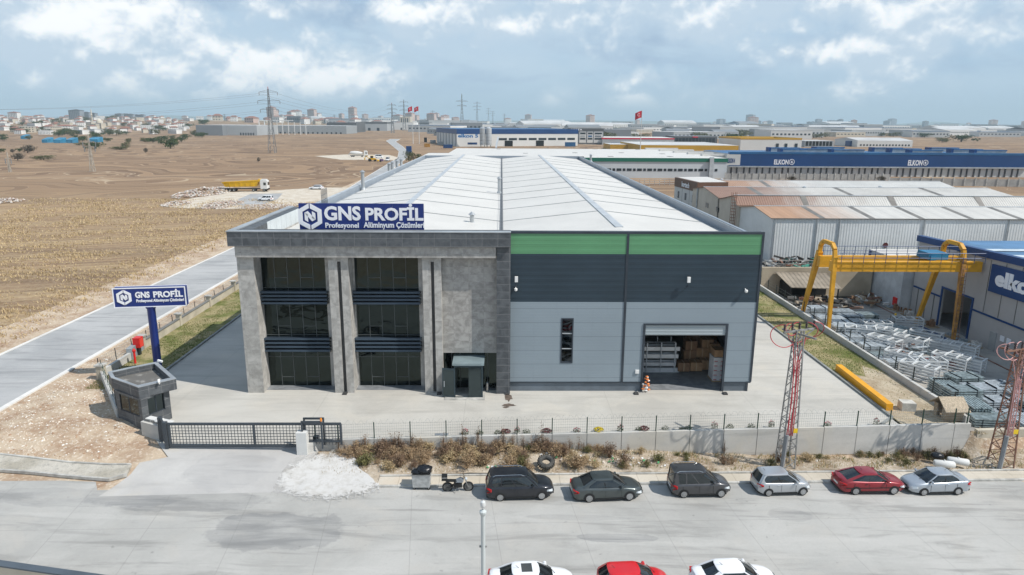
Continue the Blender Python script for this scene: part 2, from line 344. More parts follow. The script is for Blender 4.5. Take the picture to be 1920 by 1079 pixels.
def concrete(name, ca, cb, streak_rot=0, joint=None, stains=(), stc=(.2, .2, .2), crack=.0, warm=None, streak=.35, jw=.035, rough=.85):
    m_, t, b = newmat(name); b.inputs['Roughness'].default_value = rough; b.inputs['Specular IOR Level'].default_value = .25
    tc = t.a('TexCoord').outputs['Object']
    n = t.noi(tc, .12, 7, .62, .4); s1 = t.noi(t.mp(tc, (.25, 1.6, 1), rot=(0, 0, streak_rot)), .55, 7, .6, .6); fine = t.noi(tc, 7, 4, .7); s2 = t.noi(t.mp(tc, (.06, .7, 1), rot=(0, 0, streak_rot+.05)), 1.1, 6, .6, .2)
    c = t.mix(t.sm(n, .35, .65), ca, cb)
    c = t.mix(t.m('MULTIPLY', t.sm(t.noi(tc, .9, 8, .75), .56, .70), streak*.45), c, tuple(x*.66 for x in ca))
    if warm: c = t.mix(t.m('MULTIPLY', t.sm(t.noi(tc, .22, 5, .6, .8), .5, .68), .6), c, warm)
    c = t.mix(t.m('MULTIPLY', t.sm(s1, .50, .68), streak), c, tuple(x*.72 for x in ca))
    c = t.mix(t.m('MULTIPLY', t.sm(s2, .56, .66), streak*.9), c, tuple(x*.6 for x in ca))
    c = t.mix(t.m('MULTIPLY', t.sm(s2, .42, .3), streak*.5), c, tuple(min(.9, x*1.15) for x in cb))
    c = t.mix(t.m('MULTIPLY', t.sm(fine, .4, .7), .12), c, tuple(x*.7 for x in ca))
    c = t.mix(t.m('MULTIPLY', t.sm(t.noi(tc, 2.1, 3, .6, .3), .69, .73), streak*.6), c, tuple(x*.4 for x in ca))
    sp = t.a('SeparateXYZ'); t.l(tc, sp.inputs[0])
    wv = t.m('MULTIPLY', t.m('SUBTRACT', t.noi(tc, .5, 6, .6), .5), 1.0)
    for (cx, cy, rx, ry, k) in stains:
        dx = t.m('DIVIDE', t.m('SUBTRACT', sp.outputs[0], cx), rx); dy = t.m('DIVIDE', t.m('SUBTRACT', sp.outputs[1], cy), ry)
        r = t.m('ADD', t.m('SQRT', t.m('ADD', t.m('MULTIPLY', dx, dx), t.m('MULTIPLY', dy, dy))), wv)
        ins = t.m('SUBTRACT', 1.0, t.sm(r, .86, .95)); rim = t.m('MULTIPLY', ins, t.sm(r, .7, .9))
        body = t.m('MULTIPLY', ins, t.m('ADD', .25, t.m('MULTIPLY', t.sm(s1, .35, .65), .6)))
        c = t.mix(t.m('MULTIPLY', t.m('MAXIMUM', body, t.m('MULTIPLY', rim, .55)), k), c, stc)
    if joint:
        for rot, px, py, ox, oy in joint:
            q = t.a('SeparateXYZ'); t.l(t.mp(tc, rot=(0, 0, rot)), q.inputs[0])
            js = []
            if px: js.append(t.m('LESS_THAN', t.m('FRACT', t.m('DIVIDE', t.m('ADD', q.outputs[0], ox), px)), jw/px))
            if py: js.append(t.m('LESS_THAN', t.m('FRACT', t.m('DIVIDE', t.m('ADD', q.outputs[1], oy), py)), jw/py))
            j = js[0] if len(js) == 1 else t.m('MAXIMUM', js[0], js[1])
            c = t.mix(t.m('MULTIPLY', j, .38), c, tuple(x*.5 for x in ca))
    if crack:
        vo = t.a('TexVoronoi', feature='DISTANCE_TO_EDGE'); wc = t.a('VectorMath', operation='ADD'); t.l(tc, wc.inputs[0])
        nz = t.a('TexNoise'); t.l(tc, nz.inputs['Vector']); nz.inputs['Scale'].default_value = .6; t.l(nz.outputs[1], wc.inputs[1]); t.l(wc.outputs[0], vo.inputs['Vector']); vo.inputs['Scale'].default_value = .09
        c = t.mix(t.m('MULTIPLY', t.m('LESS_THAN', vo.outputs[0], .0035), crack), c, tuple(x*.4 for x in ca))
    t.val(c, b.inputs['Base Color'])
    bn = t.a('Bump'); bn.inputs['Distance'].default_value = .01; bn.inputs['Strength'].default_value = .5; t.l(fine, bn.inputs['Height']); t.l(bn.outputs[0], b.inputs['Normal']); MC[name] = m_; return m_
SL = math.atan(WS)
M_SOIL = soil_mat()
M_DIRT = dirt_mat('loose_dirt', (.36, .25, .17), (.52, .42, .31), (.68, .60, .50))
M_VERGE = dirt_mat('verge_earth', (.30, .23, .16), (.48, .41, .32), (.62, .56, .48))
M_YARD = concrete('yard_concrete', (.415, .398, .36), (.505, .488, .445), 0, joint=[(0, 12, 9, 3, -2)], warm=(.52, .49, .43), streak=.25,
                  stains=[(.9, 49.8, 1.1, 4.2, .16), (-2, 53, 4, 2, .10)], stc=(.3, .29, .27))
SA = G(520, 990, -.8); SB = G(330, 935, -.7); SD = G(150, 930, -.6)
M_STREET = concrete('street_concrete', (.355, .35, .33), (.44, .432, .408), -SL, joint=[(-SL-.05, 5.2, 0, 1.5, 0), (-SL, 0, 7.4, 0, -1.4)],
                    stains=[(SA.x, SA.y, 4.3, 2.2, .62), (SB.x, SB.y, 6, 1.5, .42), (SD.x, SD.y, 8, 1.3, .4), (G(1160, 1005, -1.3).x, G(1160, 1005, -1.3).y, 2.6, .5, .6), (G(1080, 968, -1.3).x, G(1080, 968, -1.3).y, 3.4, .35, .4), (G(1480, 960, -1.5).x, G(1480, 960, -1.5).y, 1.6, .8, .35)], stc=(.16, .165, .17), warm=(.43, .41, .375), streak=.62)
M_DRIVE = concrete('drive_concrete', (.41, .40, .385), (.49, .48, .46), -.5, streak=.35, stains=[(-19, 44.2, 3.2, 2.6, .28)], stc=(.28, .28, .29), warm=(.50, .47, .41))
M_ROAD = concrete('side_road_concrete', (.33, .335, .335), (.42, .42, .415), math.pi/2, streak=.55)
M_ROADEDGE = concrete('road_edge_concrete', (.60, .59, .56), (.70, .69, .66), 0, streak=.2)
M_WALLC = concrete('wall_concrete', (.46, .455, .43), (.58, .57, .54), 0, streak=.3, warm=(.58, .54, .46))
M_KERB = mat('kerb_concrete', (.42, .41, .38), .85, var=.25, vs=1.2, bump=.3)
M_PLOT = concrete('neighbour_concrete', (.30, .29, .27), (.42, .40, .36), .3, streak=.45, stains=[(48, 74, 6, 8, .5), (42, 62, 5, 4, .3)], stc=(.2, .19, .18), warm=(.42, .37, .30))
# ------------------------------------------------------------------ ground sheet
def axis(fine0, fine1, step, lim0, lim1, k=1.28):
    v = [fine0]; d = step
    while v[-1] < fine1: v.append(v[-1]+step)
    while v[-1] < lim1: d *= k; v.append(min(lim1, v[-1]+d))
    d = step
    while v[0] > lim0: d *= k; v.insert(0, max(lim0, v[0]-d))
    return v
gx = axis(-54, 62, 1.0, -14000, 14000, 1.16); gy = axis(30, 66, .8, -60, 14000, 1.10)
mb = MB(); mb.v = [(x, y, gz(x, y)) for y in gy for x in gx]; nx = len(gx)
mb.f = [(j*nx+i, j*nx+i+1, (j+1)*nx+i+1, (j+1)*nx+i) for j in range(len(gy)-1) for i in range(nx-1)]
mb.mi = []
for j in range(len(gy)-1):
    for i in range(nx-1):
        x, y = (gx[i]+gx[i+1])/2, (gy[j]+gy[j+1])/2
        near = (x > -40 and x < 36.9 and y < 62) or (-55 < x <= -40 and y < 56) or (x >= 36 and x < 64 and y < 118)
        road = -56 < x < -36.9 and 50 < y < 400
        mb.mi.append(1 if near or road else 0)
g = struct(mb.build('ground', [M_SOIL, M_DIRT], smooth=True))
# ------------------------------------------------------------------ roads, yards
ROADL = [(-51, 30), (-50.2, 66), (-49.6, 125), (-49.4, 180), G(690, 330)[:2], G(720, 312)[:2], G(745, 297)[:2], G(748, 284)[:2], G(732, 271)[:2], G(724, 264.5)[:2], G(732, 261)[:2]]
ROADR = [(-40.4, 30), (-40.4, 66), (-40.4, 125), (-40.6, 180), G(727, 326)[:2], G(748, 308)[:2], G(764, 296)[:2], G(765, 284)[:2], G(755, 275)[:2], G(742, 266)[:2], G(751, 261)[:2]]
def strip(name, L, R, z, m_, a=0, b=1):
    mb = MB(); n = len(L); v = []
    for l, r in zip(L, R):
        for k in (a, b): v.append((l[0]+(r[0]-l[0])*k, l[1]+(r[1]-l[1])*k, z))
    mb.add(v, [(2*i, 2*i+1, 2*i+3, 2*i+2) for i in range(n-1)]); return struct(mb.build(name, m_))
strip('side_road', ROADL, ROADR, .0, M_ROAD, .03, .955)
mb = MB()
for L, R, a, b in ((ROADL, ROADR, 0, .03), (ROADL, ROADR, .955, 1.0)):
    for i in range(len(L)-1):
        def at(k, q): return (L[k][0]+(R[k][0]-L[k][0])*q, L[k][1]+(R[k][1]-L[k][1])*q)
        mb.prism([at(i, a), at(i, b), at(i+1, b), at(i+1, a)], -.06, .07)
struct(mb.build('road_kerb', M_ROADEDGE))
def flat(name, poly, z, m_, cell=50): return sheet(name, poly, m_, lambda x, y: z, cell)
# grass strips and the factory yard
GRASSM = dirt_mat('grass_strip_soil', (.13, .15, .045), (.36, .30, .17), (.20, .21, .07))
flat('left_grass_strip', [(-36.2, 60.6), (-32.8, 56.0), (-31.6, 57.5), (-31.6, 214), (-36.7, 214), (-36.7, 64)], .02, GRASSM)
flat('right_grass_strip', [(31.5, yw(31.5)), (36.5, yw(36.5)), (36.5, 214), (31.5, 214)], .02, GRASSM)
ky = yw(-13.45)
YARD = [(-31.4, 214), (-31.4, 60), (-28, 54), (-26.8, 49.2), (-25.2, 47.3), (-13.5, 47.3), (-13.3, ky+.1), (31.3, yw(31.3)+.1), (31.3, 214)]
sheet('factory_yard', YARD, M_YARD, lambda x, y: hh(x, y) if y < 52 else 0, 1.5, bound=(-32, -12, 46, 54))
DR = [(-25.2, 47.3), G(315, 855, -.35)[:2], G(262, 868, -.5)[:2], G(245, 890, -.65)[:2], (G(205, 915, -.8).x, yk(-28)-.6), (-9, yk(-9)-.3), (-9.3, yk(-9)+1.1), (-13.45, yw(-13.4)-1.5), (-13.5, 47.3)]
sheet('entrance_drive', DR, M_DRIVE, lambda x, y: (hh(min(x, -13.5), y)), .8, off=.004)
sheet('street', [(-75, 12), (75, 12), (75, yk(75)+.1), (-26.5, yk(-26.5)+.1), (-27.2, yk(-27.2)+1.2), (-29.5, yk(-29.5)+1.4), (-75, yk(-75)+1.6)], M_STREET, lambda x, y: st(x), 5)
# pavement beside the street, with its kerbs
def band(name, y0, y1, z0, z1, m_, xa=-8.4, xb=75):
    mb = MB(); n = 60
    xs = [xa+(xb-xa)*i/n for i in range(n+1)]
    for a, b in zip(xs, xs[1:]):
        mb.prism([(a, yk(a)+y0), (b-.015, yk(b)+y0), (b-.015, yk(b)+y1), (a, yk(a)+y1)], [st(a)+z0, st(b)+z0, st(b)+z0, st(a)+z0], [st(a)+z1, st(b)+z1, st(b)+z1, st(a)+z1])
    return struct(mb.build(name, m_))
band('street_kerb', 0, .18, -.2, .13, M_KERB)
M_PAVE = concrete('pavement_concrete', (.47, .42, .34), (.56, .51, .43), 0, streak=.3, warm=(.55, .46, .35))
band('pavement', .183, 1.30, -.2, .10, M_PAVE)
band('pavement_back_kerb', 1.303, 1.45, -.2, .20, M_KERB)
VP_ = [(-10.6, yk(-10.6)+.12), (-8.4, yk(-8.4)+.12), (-8.4, yk(-8.4)+1.46), (75, yk(75)+1.46), (75, yw(75)-.1), (-13.4, yw(-13.4)-.1), (-13.4, yw(-13.4)-1.6)]
sheet('verge', VP_, M_VERGE, lambda x, y: hh(max(x, -13.4), y-.2)+.05+(.10*noise.noise(Vector((x*.8, y*.8, 0)))+.14*noise.noise(Vector((x*.3, y*.35, 5))))*sstep(-9.5, -6.5, x), .7)
# left pavement wedge
K0 = [(-75, yk(-75)+1.2), G(-40, 884, -.6)[:2], G(60, 889, -.6)[:2], G(130, 896, -.65)[:2], G(205, 902, -.7)[:2], G(238, 893, -.65)[:2], G(247, 876, -.6)[:2]]
K1 = [(-75, yk(-75)+2.9), G(-40, 856, -.5)[:2], G(60, 863, -.5)[:2], G(130, 869, -.5)[:2], G(205, 875, -.55)[:2], G(246, 875, -.55)[:2]]
mb = MB(); pv = K0+K1[::-1][1:]
mb.prism([(p[0], p[1]) for p in pv], -1.4, [hh(p[0], p[1])+.13 for p in pv]); struct(mb.build('left_pavement', dirt_mat('worn_paving', (.38, .35, .29), (.52, .49, .43), (.27, .26, .23))))
mb = MB()
for A in (K0[:-1], K1):
    for a, b in zip(A, A[1:]): mb.beam((a[0], a[1], hh(*a)+.09), (b[0], b[1], hh(*b)+.09), .16, .2)
struct(mb.build('left_kerb', M_KERB))
# neighbour's plot
NP = [(37.0, yw(37)+.2), (75, yw(75)+.2), (75, 117), (37.0, 117)]
sheet('neighbour_yard', NP, M_PLOT, lambda x, y: nb(x), 2.0, bound=(36, 52, 50, 51))
# yard kerbs along the grass strips
mb = MB()
for a, b in (((-31.5, 214), (-31.5, 60)), ((-31.5, 60), (-28.3, 54.2)), ((-28.3, 54.2), (-27.1, 50.4)), ((31.4, yw(31.4)+1.6), (31.4, 214)), ((31.4, yw(31.4)+1.6), (29.8, yw(30)+.3))):
    mb.beam((*a, .05), (*b, .05), .22, .22)
struct(mb.build('yard_kerb', mat('yard_kerb_concrete', (.23, .24, .23), .8, var=.2, vs=1)))
# ------------------------------------------------------------------ haze
m_ = bpy.data.materials.new('haze_air'); m_.use_nodes = True; t = NT(m_.node_tree); o_ = t.a('OutputMaterial'); pvn = t.a('VolumePrincipled')
pvn.inputs['Color'].default_value = (.72, .91, 1, 1); pvn.inputs['Density'].default_value = 0.00011; pvn.inputs['Anisotropy'].default_value = .0; t.l(pvn.outputs[0], o_.inputs['Volume'])
mb = MB().box(-14500, 14500, -100, 14500, -6, 260); hz = mb.build('haze', m_); hz['kind'] = 'stuff'; hz.display_type = 'WIRE'
SC.cycles.volume_bounces = 0; SC.cycles.volume_step_rate = 5; SC.cycles.max_bounces = 6; SC.cycles.use_denoising = True
# ================================================================== main factory building
M_DARKT = tiles('dark_stone_tiles', (.052, .058, .065), (.105, .114, .122), 1.3, .65, joint=(.26, .26, .26), jw=.022)
M_LIGHTT = tiles('grey_stone_tiles', (.235, .225, .21), (.43, .415, .39), 1.3, .65, joint=(.20, .19, .18), jw=.01)
M_LIGHTP = tiles('pillar_stone_tiles', (.28, .27, .25), (.49, .475, .445), 1.3, 1.3, joint=(.24, .23, .22), jw=.008)
M_GREEN = ribs('green_panel', (.11, .29, .145), 'Z', .5, .006, .4, seam=('Z', 1.0), var=.05)
M_NAVYP = ribs('anthracite_panel', (.024, .042, .058), 'Z', .5, .007, .4, seam=('Z', 1.0), var=.1)
M_LGREY = ribs('light_grey_panel', (.25, .30, .335), 'Z', .25, .0018, .4, seam=('Z', 1.25), var=.03, seamw=.03)
M_TRIM = mat('dark_trim', (.035, .045, .058), .45, var=.15)
M_GLASS = glass('curtain_glass')
M_MULL = mat('glass_joint', (.10, .11, .11), .5)
M_LOUV = mat('louvre_blade', (.045, .065, .09), .4, .3, var=.1)
M_ROOFW = ribs('white_roof', (.60, .585, .55), 'Y', .45, .03, .5, var=.04, spec=.3)
M_ZINC = mat('zinc', (.42, .445, .46), .45, .5, var=.15, vs=.4)
M_ZINCL = mat('zinc_light', (.48, .51, .53), .5, .3, var=.1)
M_INT = mat('interior_wall', (.22, .22, .21), .9)
M_FLOOR = mat('indoor_floor', (.20, .21, .22), .5, var=.2, vs=1.5)
M_WHITE = mat('white_paint', (.74, .74, .72), .55, var=.05)
B = thing('factory_building', 'large factory hall with white twin gable roof, stone office front and green banded metal front', 'building', (0, 57, 0))
YF = 57.0; YT = 56.0; YG = 58.3; YE = 198.0
XL, XR = -21.9, 21.9
def vx(px, py, Y): return V(px, py, Y).x
def vz(py, Y, px=700): return V(px, py, Y).z
ZT = 14.15                                         # top of the parapet
zc = vz(463, YT, 600); zb = vz(484, YT+.1, 600)
xc0 = vx(425, 445, YT); xd = vx(957, 600, YT+.35); xd0 = vx(931, 600, YT+.35)
# cornice band of dark tiles over a lighter beam
mb = MB(); mb.box(xc0, xd, YT, YT+1.6, zc, ZT); mb.box(xc0, xc0+1.6, YT+1.6, 73, zc, ZT); o = mb.build('cornice', M_DARKT, B)
mb = MB().box(xc0+.45, vx(930, 475, YT+.3)-.003, YT+.25, YT+1.6, zb, zc-.003); mb.box(xc0+.45, xc0+1.8, YT+1.6, 72.8, zb, zc-.003); mb.build('beam', M_LIGHTT, B)
mb = MB().box(xc0-.05, xd, YT-.04, YT+.55, ZT, ZT+.08); mb.box(xc0-.05, xc0+.55, YT+.55, 73, ZT, ZT+.08); mb.build('parapet_coping', M_ZINC, B)
# raised screen on the left parapet
mb = MB(); q = [(xc0+.55, YT+5, ZT+.08), (xc0+.55, 73.2, ZT+.08), (xc0+.55, 73.2, ZT+.32), (xc0+.55, YT+5, ZT+.12)]
mb.prism([(xc0+1.62, 61), (xc0+1.62+.06, 61), (xc0+1.68, 73.2), (xc0+1.62, 73.2)], 12.7, ZT+.1); mb.build('parapet_screen', ribs('screen_sheet', (.52, .56, .57), 'Y', 1.5, .05, .4), B)
# tower flank, dark side wall, rear of the hall
mb = MB().box(XL+.35, XL+.65, 58.2, 72.5, 0, zc); mb.build('tower_side_wall', M_LIGHTT, B)
mb = MB().box(XL+.25, XL+.45, 72.5, YE, .9, 13.45); mb.box(XR-.25, XR, YF+.2, YE, .9, 13.6); mb.box(XL+.45, XR-.25, YE-.3, YE, 0, 13.6)
mb.build('side_wall', ribs('side_panel', (.235, .275, .32), 'Z', .25, .006, .4, seam=('Z', 1.25)), B)
mb = MB().box(XL+.45, XL+.6, 72.5, YE, 0, .9); mb.box(XR-.4, XR-.2, YF, YE, 0, .9); mb.build('plinth', M_TRIM, B)
# tower pillars (each its own part): pairs of front faces with a dark slot between
def pillar(x0, x1, slot=None, y1=YG+.4):
    mb = MB(); zt = zb-.003
    if slot:
        mb.box(x0, slot[0], YT+.6, y1, 0, zt); mb.box(slot[1], x1, YT+.6, y1, 0, zt); o = mb.build('pillar', M_LIGHTP, B)
        MB().box(slot[0]+.003, slot[1]-.003, YT+.95, y1, 0, zt-.4).build('recess', mat('pillar_recess', (.11, .11, .108), .8), o); MB().box(slot[0]+.003, slot[1]-.003, YT+.63, y1, zt-.397, zt-.003).build('lintel', M_LIGHTP, o)
    else: mb.box(x0, x1, YT+.6, y1, 0, zt); o = mb.build('pillar', M_LIGHTP, B)
    return o
YP = YT+.6
def bx(px): return vx(px, 732, YP)
pillar(bx(465), bx(495)); pillar(bx(628.5), bx(664.6), (bx(644.5), bx(651))); pillar(bx(797.5), bx(831), (bx(812.5), bx(818.5)))
# wall strips beside the glazing and wall above the entrance
g1 = (vx(508, 732, YG), vx(623.5, 732, YG)); g2 = (vx(676, 732, YG), vx(790.5, 732, YG))
mb = MB().box(g1[1], bx(630), YG-.15, YG+.4, 0, zb); mb.box(g2[1], bx(799), YG-.15, YG+.4, 0, zb); mb.box(bx(466), g1[0], YG-.02, YG+.4, 0, zb); mb.box(bx(650), g2[0], YG-.02, YG+.4, 0, zb)
mb.build('wall_strip', M_LIGHTP, B)
zen = vz(659, YF+.6, 880); xe0 = bx(829.5)
mb = MB().box(xe0, xd0, YF+.2, YF+.6, zen, zb+.4); mb.build('entrance_wall', M_LIGHTT, B)
MB().box(xd0, xd, YT+.35, YT+1.6, 0, zc-.003).build('corner_column', M_DARKT, B)
# storeys of glass, one window per bay and storey, with joints; louvre packs between
def rowz(py): return vz(py, YG, 600)
zr = [(rowz(733), rowz(660)), (rowz(634), rowz(572)), (rowz(547), zb)]
for gi, (a, b_) in enumerate((g1, g2)):
    for k, (z0, z1) in enumerate(zr):
        lo_ = 0.02 if k == 0 else zr[k-1][1]+.0
        o = MB().box(a, b_, YG, YG+.12, lo_+.01, z1-.01 if k < 2 else zb-.01).build('window', M_GLASS, B)
        mb = MB(); n = 5; hgt = z1-z0
        for i in range(n+1): x = a+(b_-a)*i/n; mb.box(x-.022, x+.022, YG-.035, YG-.001, lo_+.02, (z1 if k < 2 else zb)-.02)
        for zz in (z0+hgt*.02, z1-hgt*.12 if k == 0 else z0+hgt*.1, ): mb.box(a, b_, YG-.034, YG-.002, zz-.02, zz+.02)
        for i in (1, 3): mb.box(a+(b_-a)*i/n, a+(b_-a)*(i+1)/n, YG-.034, YG-.002, z0+hgt*.36, z0+hgt*.36+.04)
        mb.build('mullion', M_MULL, o)
    for (pa, pb) in ((547, 571), (634, 660)):
        for i in range(4):
            z = vz(pa+2+(pb-pa)*i/3.6, YG-.4, 600); mb = MB()
            prof = [(YG-.75, z), (YG-.72, z+.17), (YG-.05, z+.1), (YG-.05, z-.04), (YG-.5, z-.06)]
            vs = [(a-.22, y, zz) for y, zz in prof]+[(b_+.16, y, zz) for y, zz in prof]; n = 5
            mb.add(vs, [tuple(range(n-1, -1, -1)), tuple(range(n, 2*n))]+[(i_, (i_+1) % n, n+(i_+1) % n, n+i_) for i_ in range(n)])
            mb.build('louvre', M_LOUV, B)
# slabs behind the glass and roof of the tower
MB().box(XL+.65, xd-.4, YG+.45, 72.4, 12.45, 12.75).build('tower_roof', M_ROOFW, B)
# entrance: dark glazing, projecting porch
xe1 = xd0
mb = MB().box(xe0, xe1, YF+.75, YF+.85, .02, zen); o = mb.build('window', M_GLASS, B)
mb = MB()
for px in (846, 862, 914): x = bx(px); mb.box(x-.03, x+.03, YF+.70, YF+.749, .02, zen)
mb.build('mullion', M_MULL, o)
px0, px1 = bx(853)+.0, bx(906); zp = vz(688, YT-.4, 880)
YPo = YT-.55
M_PORCH = mat('porch_frame', (.05, .075, .09), .35, .4)
M_PG = mat('porch_glass', (.06, .08, .085), .08, .7, var=.05)
pr = MB()
for x in (px0, px1-.12): pr.box(x, x+.12, YPo, YPo+.12, .01, zp); pr.box(x, x+.12, YF+.55, YF+.67, .01, zp)
pr.box(px0, px1, YPo, YPo+.12, zp, zp+.18); pr.box(px0, px0+.12, YPo+.12, YF+.67, zp, zp+.18); pr.box(px1-.12, px1, YPo+.12, YF+.67, zp, zp+.18); pr.box(px0, px1, YPo, YPo+.1, .01, .1)
porch = pr.build('porch', M_PORCH, B)
MB().box(px0-.12, px1+.12, YPo-.12, YF+.7, zp+.183, zp+.36).build('canopy', mat('canopy_sheet', (.30, .38, .40), .3, .4), porch)
for (a, b_) in ((px0+.13, px0+1.12), (px0+1.16, px1-.13)): pass
mb = MB().box(px0+1.25, px1-.15, YPo+.03, YPo+.08, .12, zp-.02); mb.box(px1-.09, px1-.04, YPo+.15, YF+.5, .1, zp); mb.box(px0+.04, px0+.09, YPo+.15, YF+.5, .1, zp); mb.build('side_glass', M_PG, porch)
dr = MB(); c, s_ = math.cos(2.5), math.sin(2.5)
mm = Matrix.Translation((px0+.1, YPo, 0)) @ Matrix.Rotation(math.radians(172), 4, 'Z')
for q in ((0, .08, 0, .05, .05, zp-.1), (1.02, 1.1, 0, .05, .05, zp-.1), (.08, 1.02, 0, .05, .05, .2), (.08, 1.02, 0, .05, zp-.25, zp-.1)): dr.box(*q, mat=mm)
d_ = dr.build('door', M_PORCH, B)
MB().box(.08, 1.02, .015, .035, .2, zp-.25, mat=mm).build('pane', M_PG, d_)
MB().box(.9, .95, .05, .12, 1.0, 1.5, mat=mm).build('handle', M_ZINCL, d_)
MB().box(bx(836), bx(910), YPo-.5, YF+.7, -.0, .06).build('doorstep', M_KERB, B)
MB().lathe([(.16, 0), (.16, .75), (.13, .8)], (bx(913.5), YF+.05, 0), 10).build('ash_bin', mat('steel_bin', (.5, .5, .5), .3, .8), B)
# metal front: lower grey panels with a window slot and the door opening, dark band, green band
zg = vz(477, YF, 1200); zn = vz(567, YF, 1200); zpl = vz(716, YF, 1100)
xm = vx(1177, 450, YF); xm2 = vx(1167, 700, YF); xmid = (xm+xm2)/2
dx0, dx1 = vx(1204, 700, YF), vx(1356, 700, YF); dz = vz(609, YF, 1280); wx0, wx1 = vx(1051.5, 640, YF), vx(1074.5, 640, YF); wz0, wz1 = vz(681, YF, 1063), vz(597, YF, 1063)
xw0 = xd+.01; xw1 = XR-.12
y0, y1 = YF, YF+.2
MB().box(xw0, xw1, y0, y1, zg+.002, ZT-.2).build('green_band', M_GREEN, B)
MB().box(xw0, xw1, y0, y1, zn+.002, zg).build('dark_band', M_NAVYP, B)
mb = MB().box(xw0, wx0, y0, y1, zpl, zn); mb.box(wx0, wx1, y0, y1, wz1, zn); mb.box(wx0, wx1, y0, y1, zpl, wz0); mb.box(wx1, dx0, y0, y1, zpl, zn); mb.box(dx0, dx1, y0, y1, dz, zn); mb.box(dx1, xw1, y0, y1, zpl, zn)
mb.build('grey_panel', M_LGREY, B)
for a_, b_ in ((xw0, dx0-.1), (dx1+.1, XR-.35)): MB().box(a_, b_, y0+.06, y1, 0, zpl-.1).build('front_plinth', mat('plinth_concrete', (.13, .155, .18), .7, var=.15, vs=.5), B)
mb = MB().box(xw0, dx0-.1, y0-.05, y1, zpl-.1, zpl); mb.box(dx1+.1, XR, y0-.05, y1, zpl-.1, zpl); mb.box(xmid-.1, xmid+.1, y0-.05, y0-.003, zpl, ZT-.2); mb.box(XR-.12, XR+.06, y0-.05, y1, zpl, ZT); mb.box(xw0-.0, XR-.12, y0-.06, y1+.2, ZT-.2, ZT)
mb.box(dx0-.1, dx0+.08, y0-.08, y1, 0, dz+.1); mb.box(dx1-.08, dx1+.1, y0-.08, y1, 0, dz+.1); mb.box(dx0+.08, dx1-.08, y0-.08, y1, dz-.05, dz+.1)
mb.build('trim', M_TRIM, B)
o = MB().box(wx0+.08, wx1-.08, y0+.08, y0+.12, wz0+.08, wz1-.08).build('window', glass('slot_glass', (.05, .06, .07)), B)
mb = MB().box(wx0, wx0+.1, y0-.04, y0+.14, wz0, wz1); mb.box(wx1-.1, wx1, y0-.04, y0+.14, wz0, wz1); mb.box(wx0+.1, wx1-.1, y0-.04, y0+.14, wz0, wz0+.12); mb.box(wx0+.1, wx1-.1, y0-.04, y0+.14, wz1-.1, wz1)
mb.build('frame', M_TRIM, o)
mb = MB()
for zz in (wz0+(wz1-wz0)*.31, wz0+(wz1-wz0)*.65): mb.box(wx0+.1, wx1-.1, y0+.02, y0+.13, zz, zz+.07)
mb.build('transom', M_ZINCL, o)
zs = vz(629, YF, 1280)
MB().box(dx0+.08, dx1-.08, y0+.02, y0+.1, zs, dz-.05).build('roller_shutter', ribs('shutter', (.33, .38, .40), 'Z', .25, .02, .4), B)
# inside of the hall seen through the door
MB().box(XL+.7, XR-.45, YF+.25, YE-.4, .012, .02).build('indoor_floor', M_FLOOR, B)
MB().box(xd+.2, xd+.35, YF+.2, 110, 0, 12.6).build('partition', M_INT, B)
# twin gable roof: eave, ridge, valley, ridge, eave
zev, zri, yr0 = 12.8, 13.9, YF+.25
xe_ = XR-.9; q = [(-xe_, zev), (-xe_/2, zri), (0, zev), (xe_/2, zri), (xe_, zev)]
mb = MB()
for (a, za), (b_, zb_) in zip(q, q[1:]):
    r0 = 72.7 if a < -1 else yr0
    if b_ <= 0: r0 = 61.0
    mb.add([(a, r0, za), (b_, r0, zb_), (b_, YE-.35, zb_), (a, YE-.35, za), (a, r0, za-.12), (b_, r0, zb_-.12), (b_, YE-.35, zb_-.12), (a, YE-.35, za-.12)], [(0, 1, 2, 3), (7, 6, 5, 4), (0, 4, 5, 1), (2, 6, 7, 3)])
roof = mb.build('roof', M_ROOFW, B)
# overlaps of the sheets (grey lines across each slope), ridge caps
ys = [G(960, p, 12.9).y for p in (414, 392, 376, 364, 353.5, 342.5, 332.5, 324, 315.5, 309.5, 304.5)]
for i, y in enumerate(ys):
    mb = MB()
    for (a, za), (b_, zb_) in zip(q, q[1:]):
        sgn = -1 if (a < -xe_+1 or (a >= 0 and b_ < xe_-1)) else 1
        dy = .6
        ya, yb = (y, y+dy) if zb_ > za else (y+dy, y)
        mb.beam((a, ya, za+.02), (b_, yb, zb_+.02), .13, .05)
    mb.build('sheet_overlap', mat('roof_overlap', (.24, .26, .27), .6), roof)
mb = MB()
for x in (-xe_/2, xe_/2): mb.prism([(x-.35, 61.2), (x+.35, 61.2), (x+.35, YE-.4), (x-.35, YE-.4)], zri-.02, zri+.05)
mb.build('ridge_cap', M_ZINCL, roof)
MB().box(-.16, .16, 57.3, YE-.4, zev-.02, zev+.05).build('valley_gutter', mat('gutter_dark', (.13, .14, .15), .6), roof)
mb = MB()
for i in range(70): y = 58+i*2; mb.tube((0, y, zev), (0, y, zev+.55), .03, n=4)
mb.tube((0, 58, zev+.55), (0, 197, zev+.55), .02, n=4); mb.tube((0, 58, zev+.28), (0, 197, zev+.28), .02, n=4); mb.build('valley_rail', M_TRIM, roof)
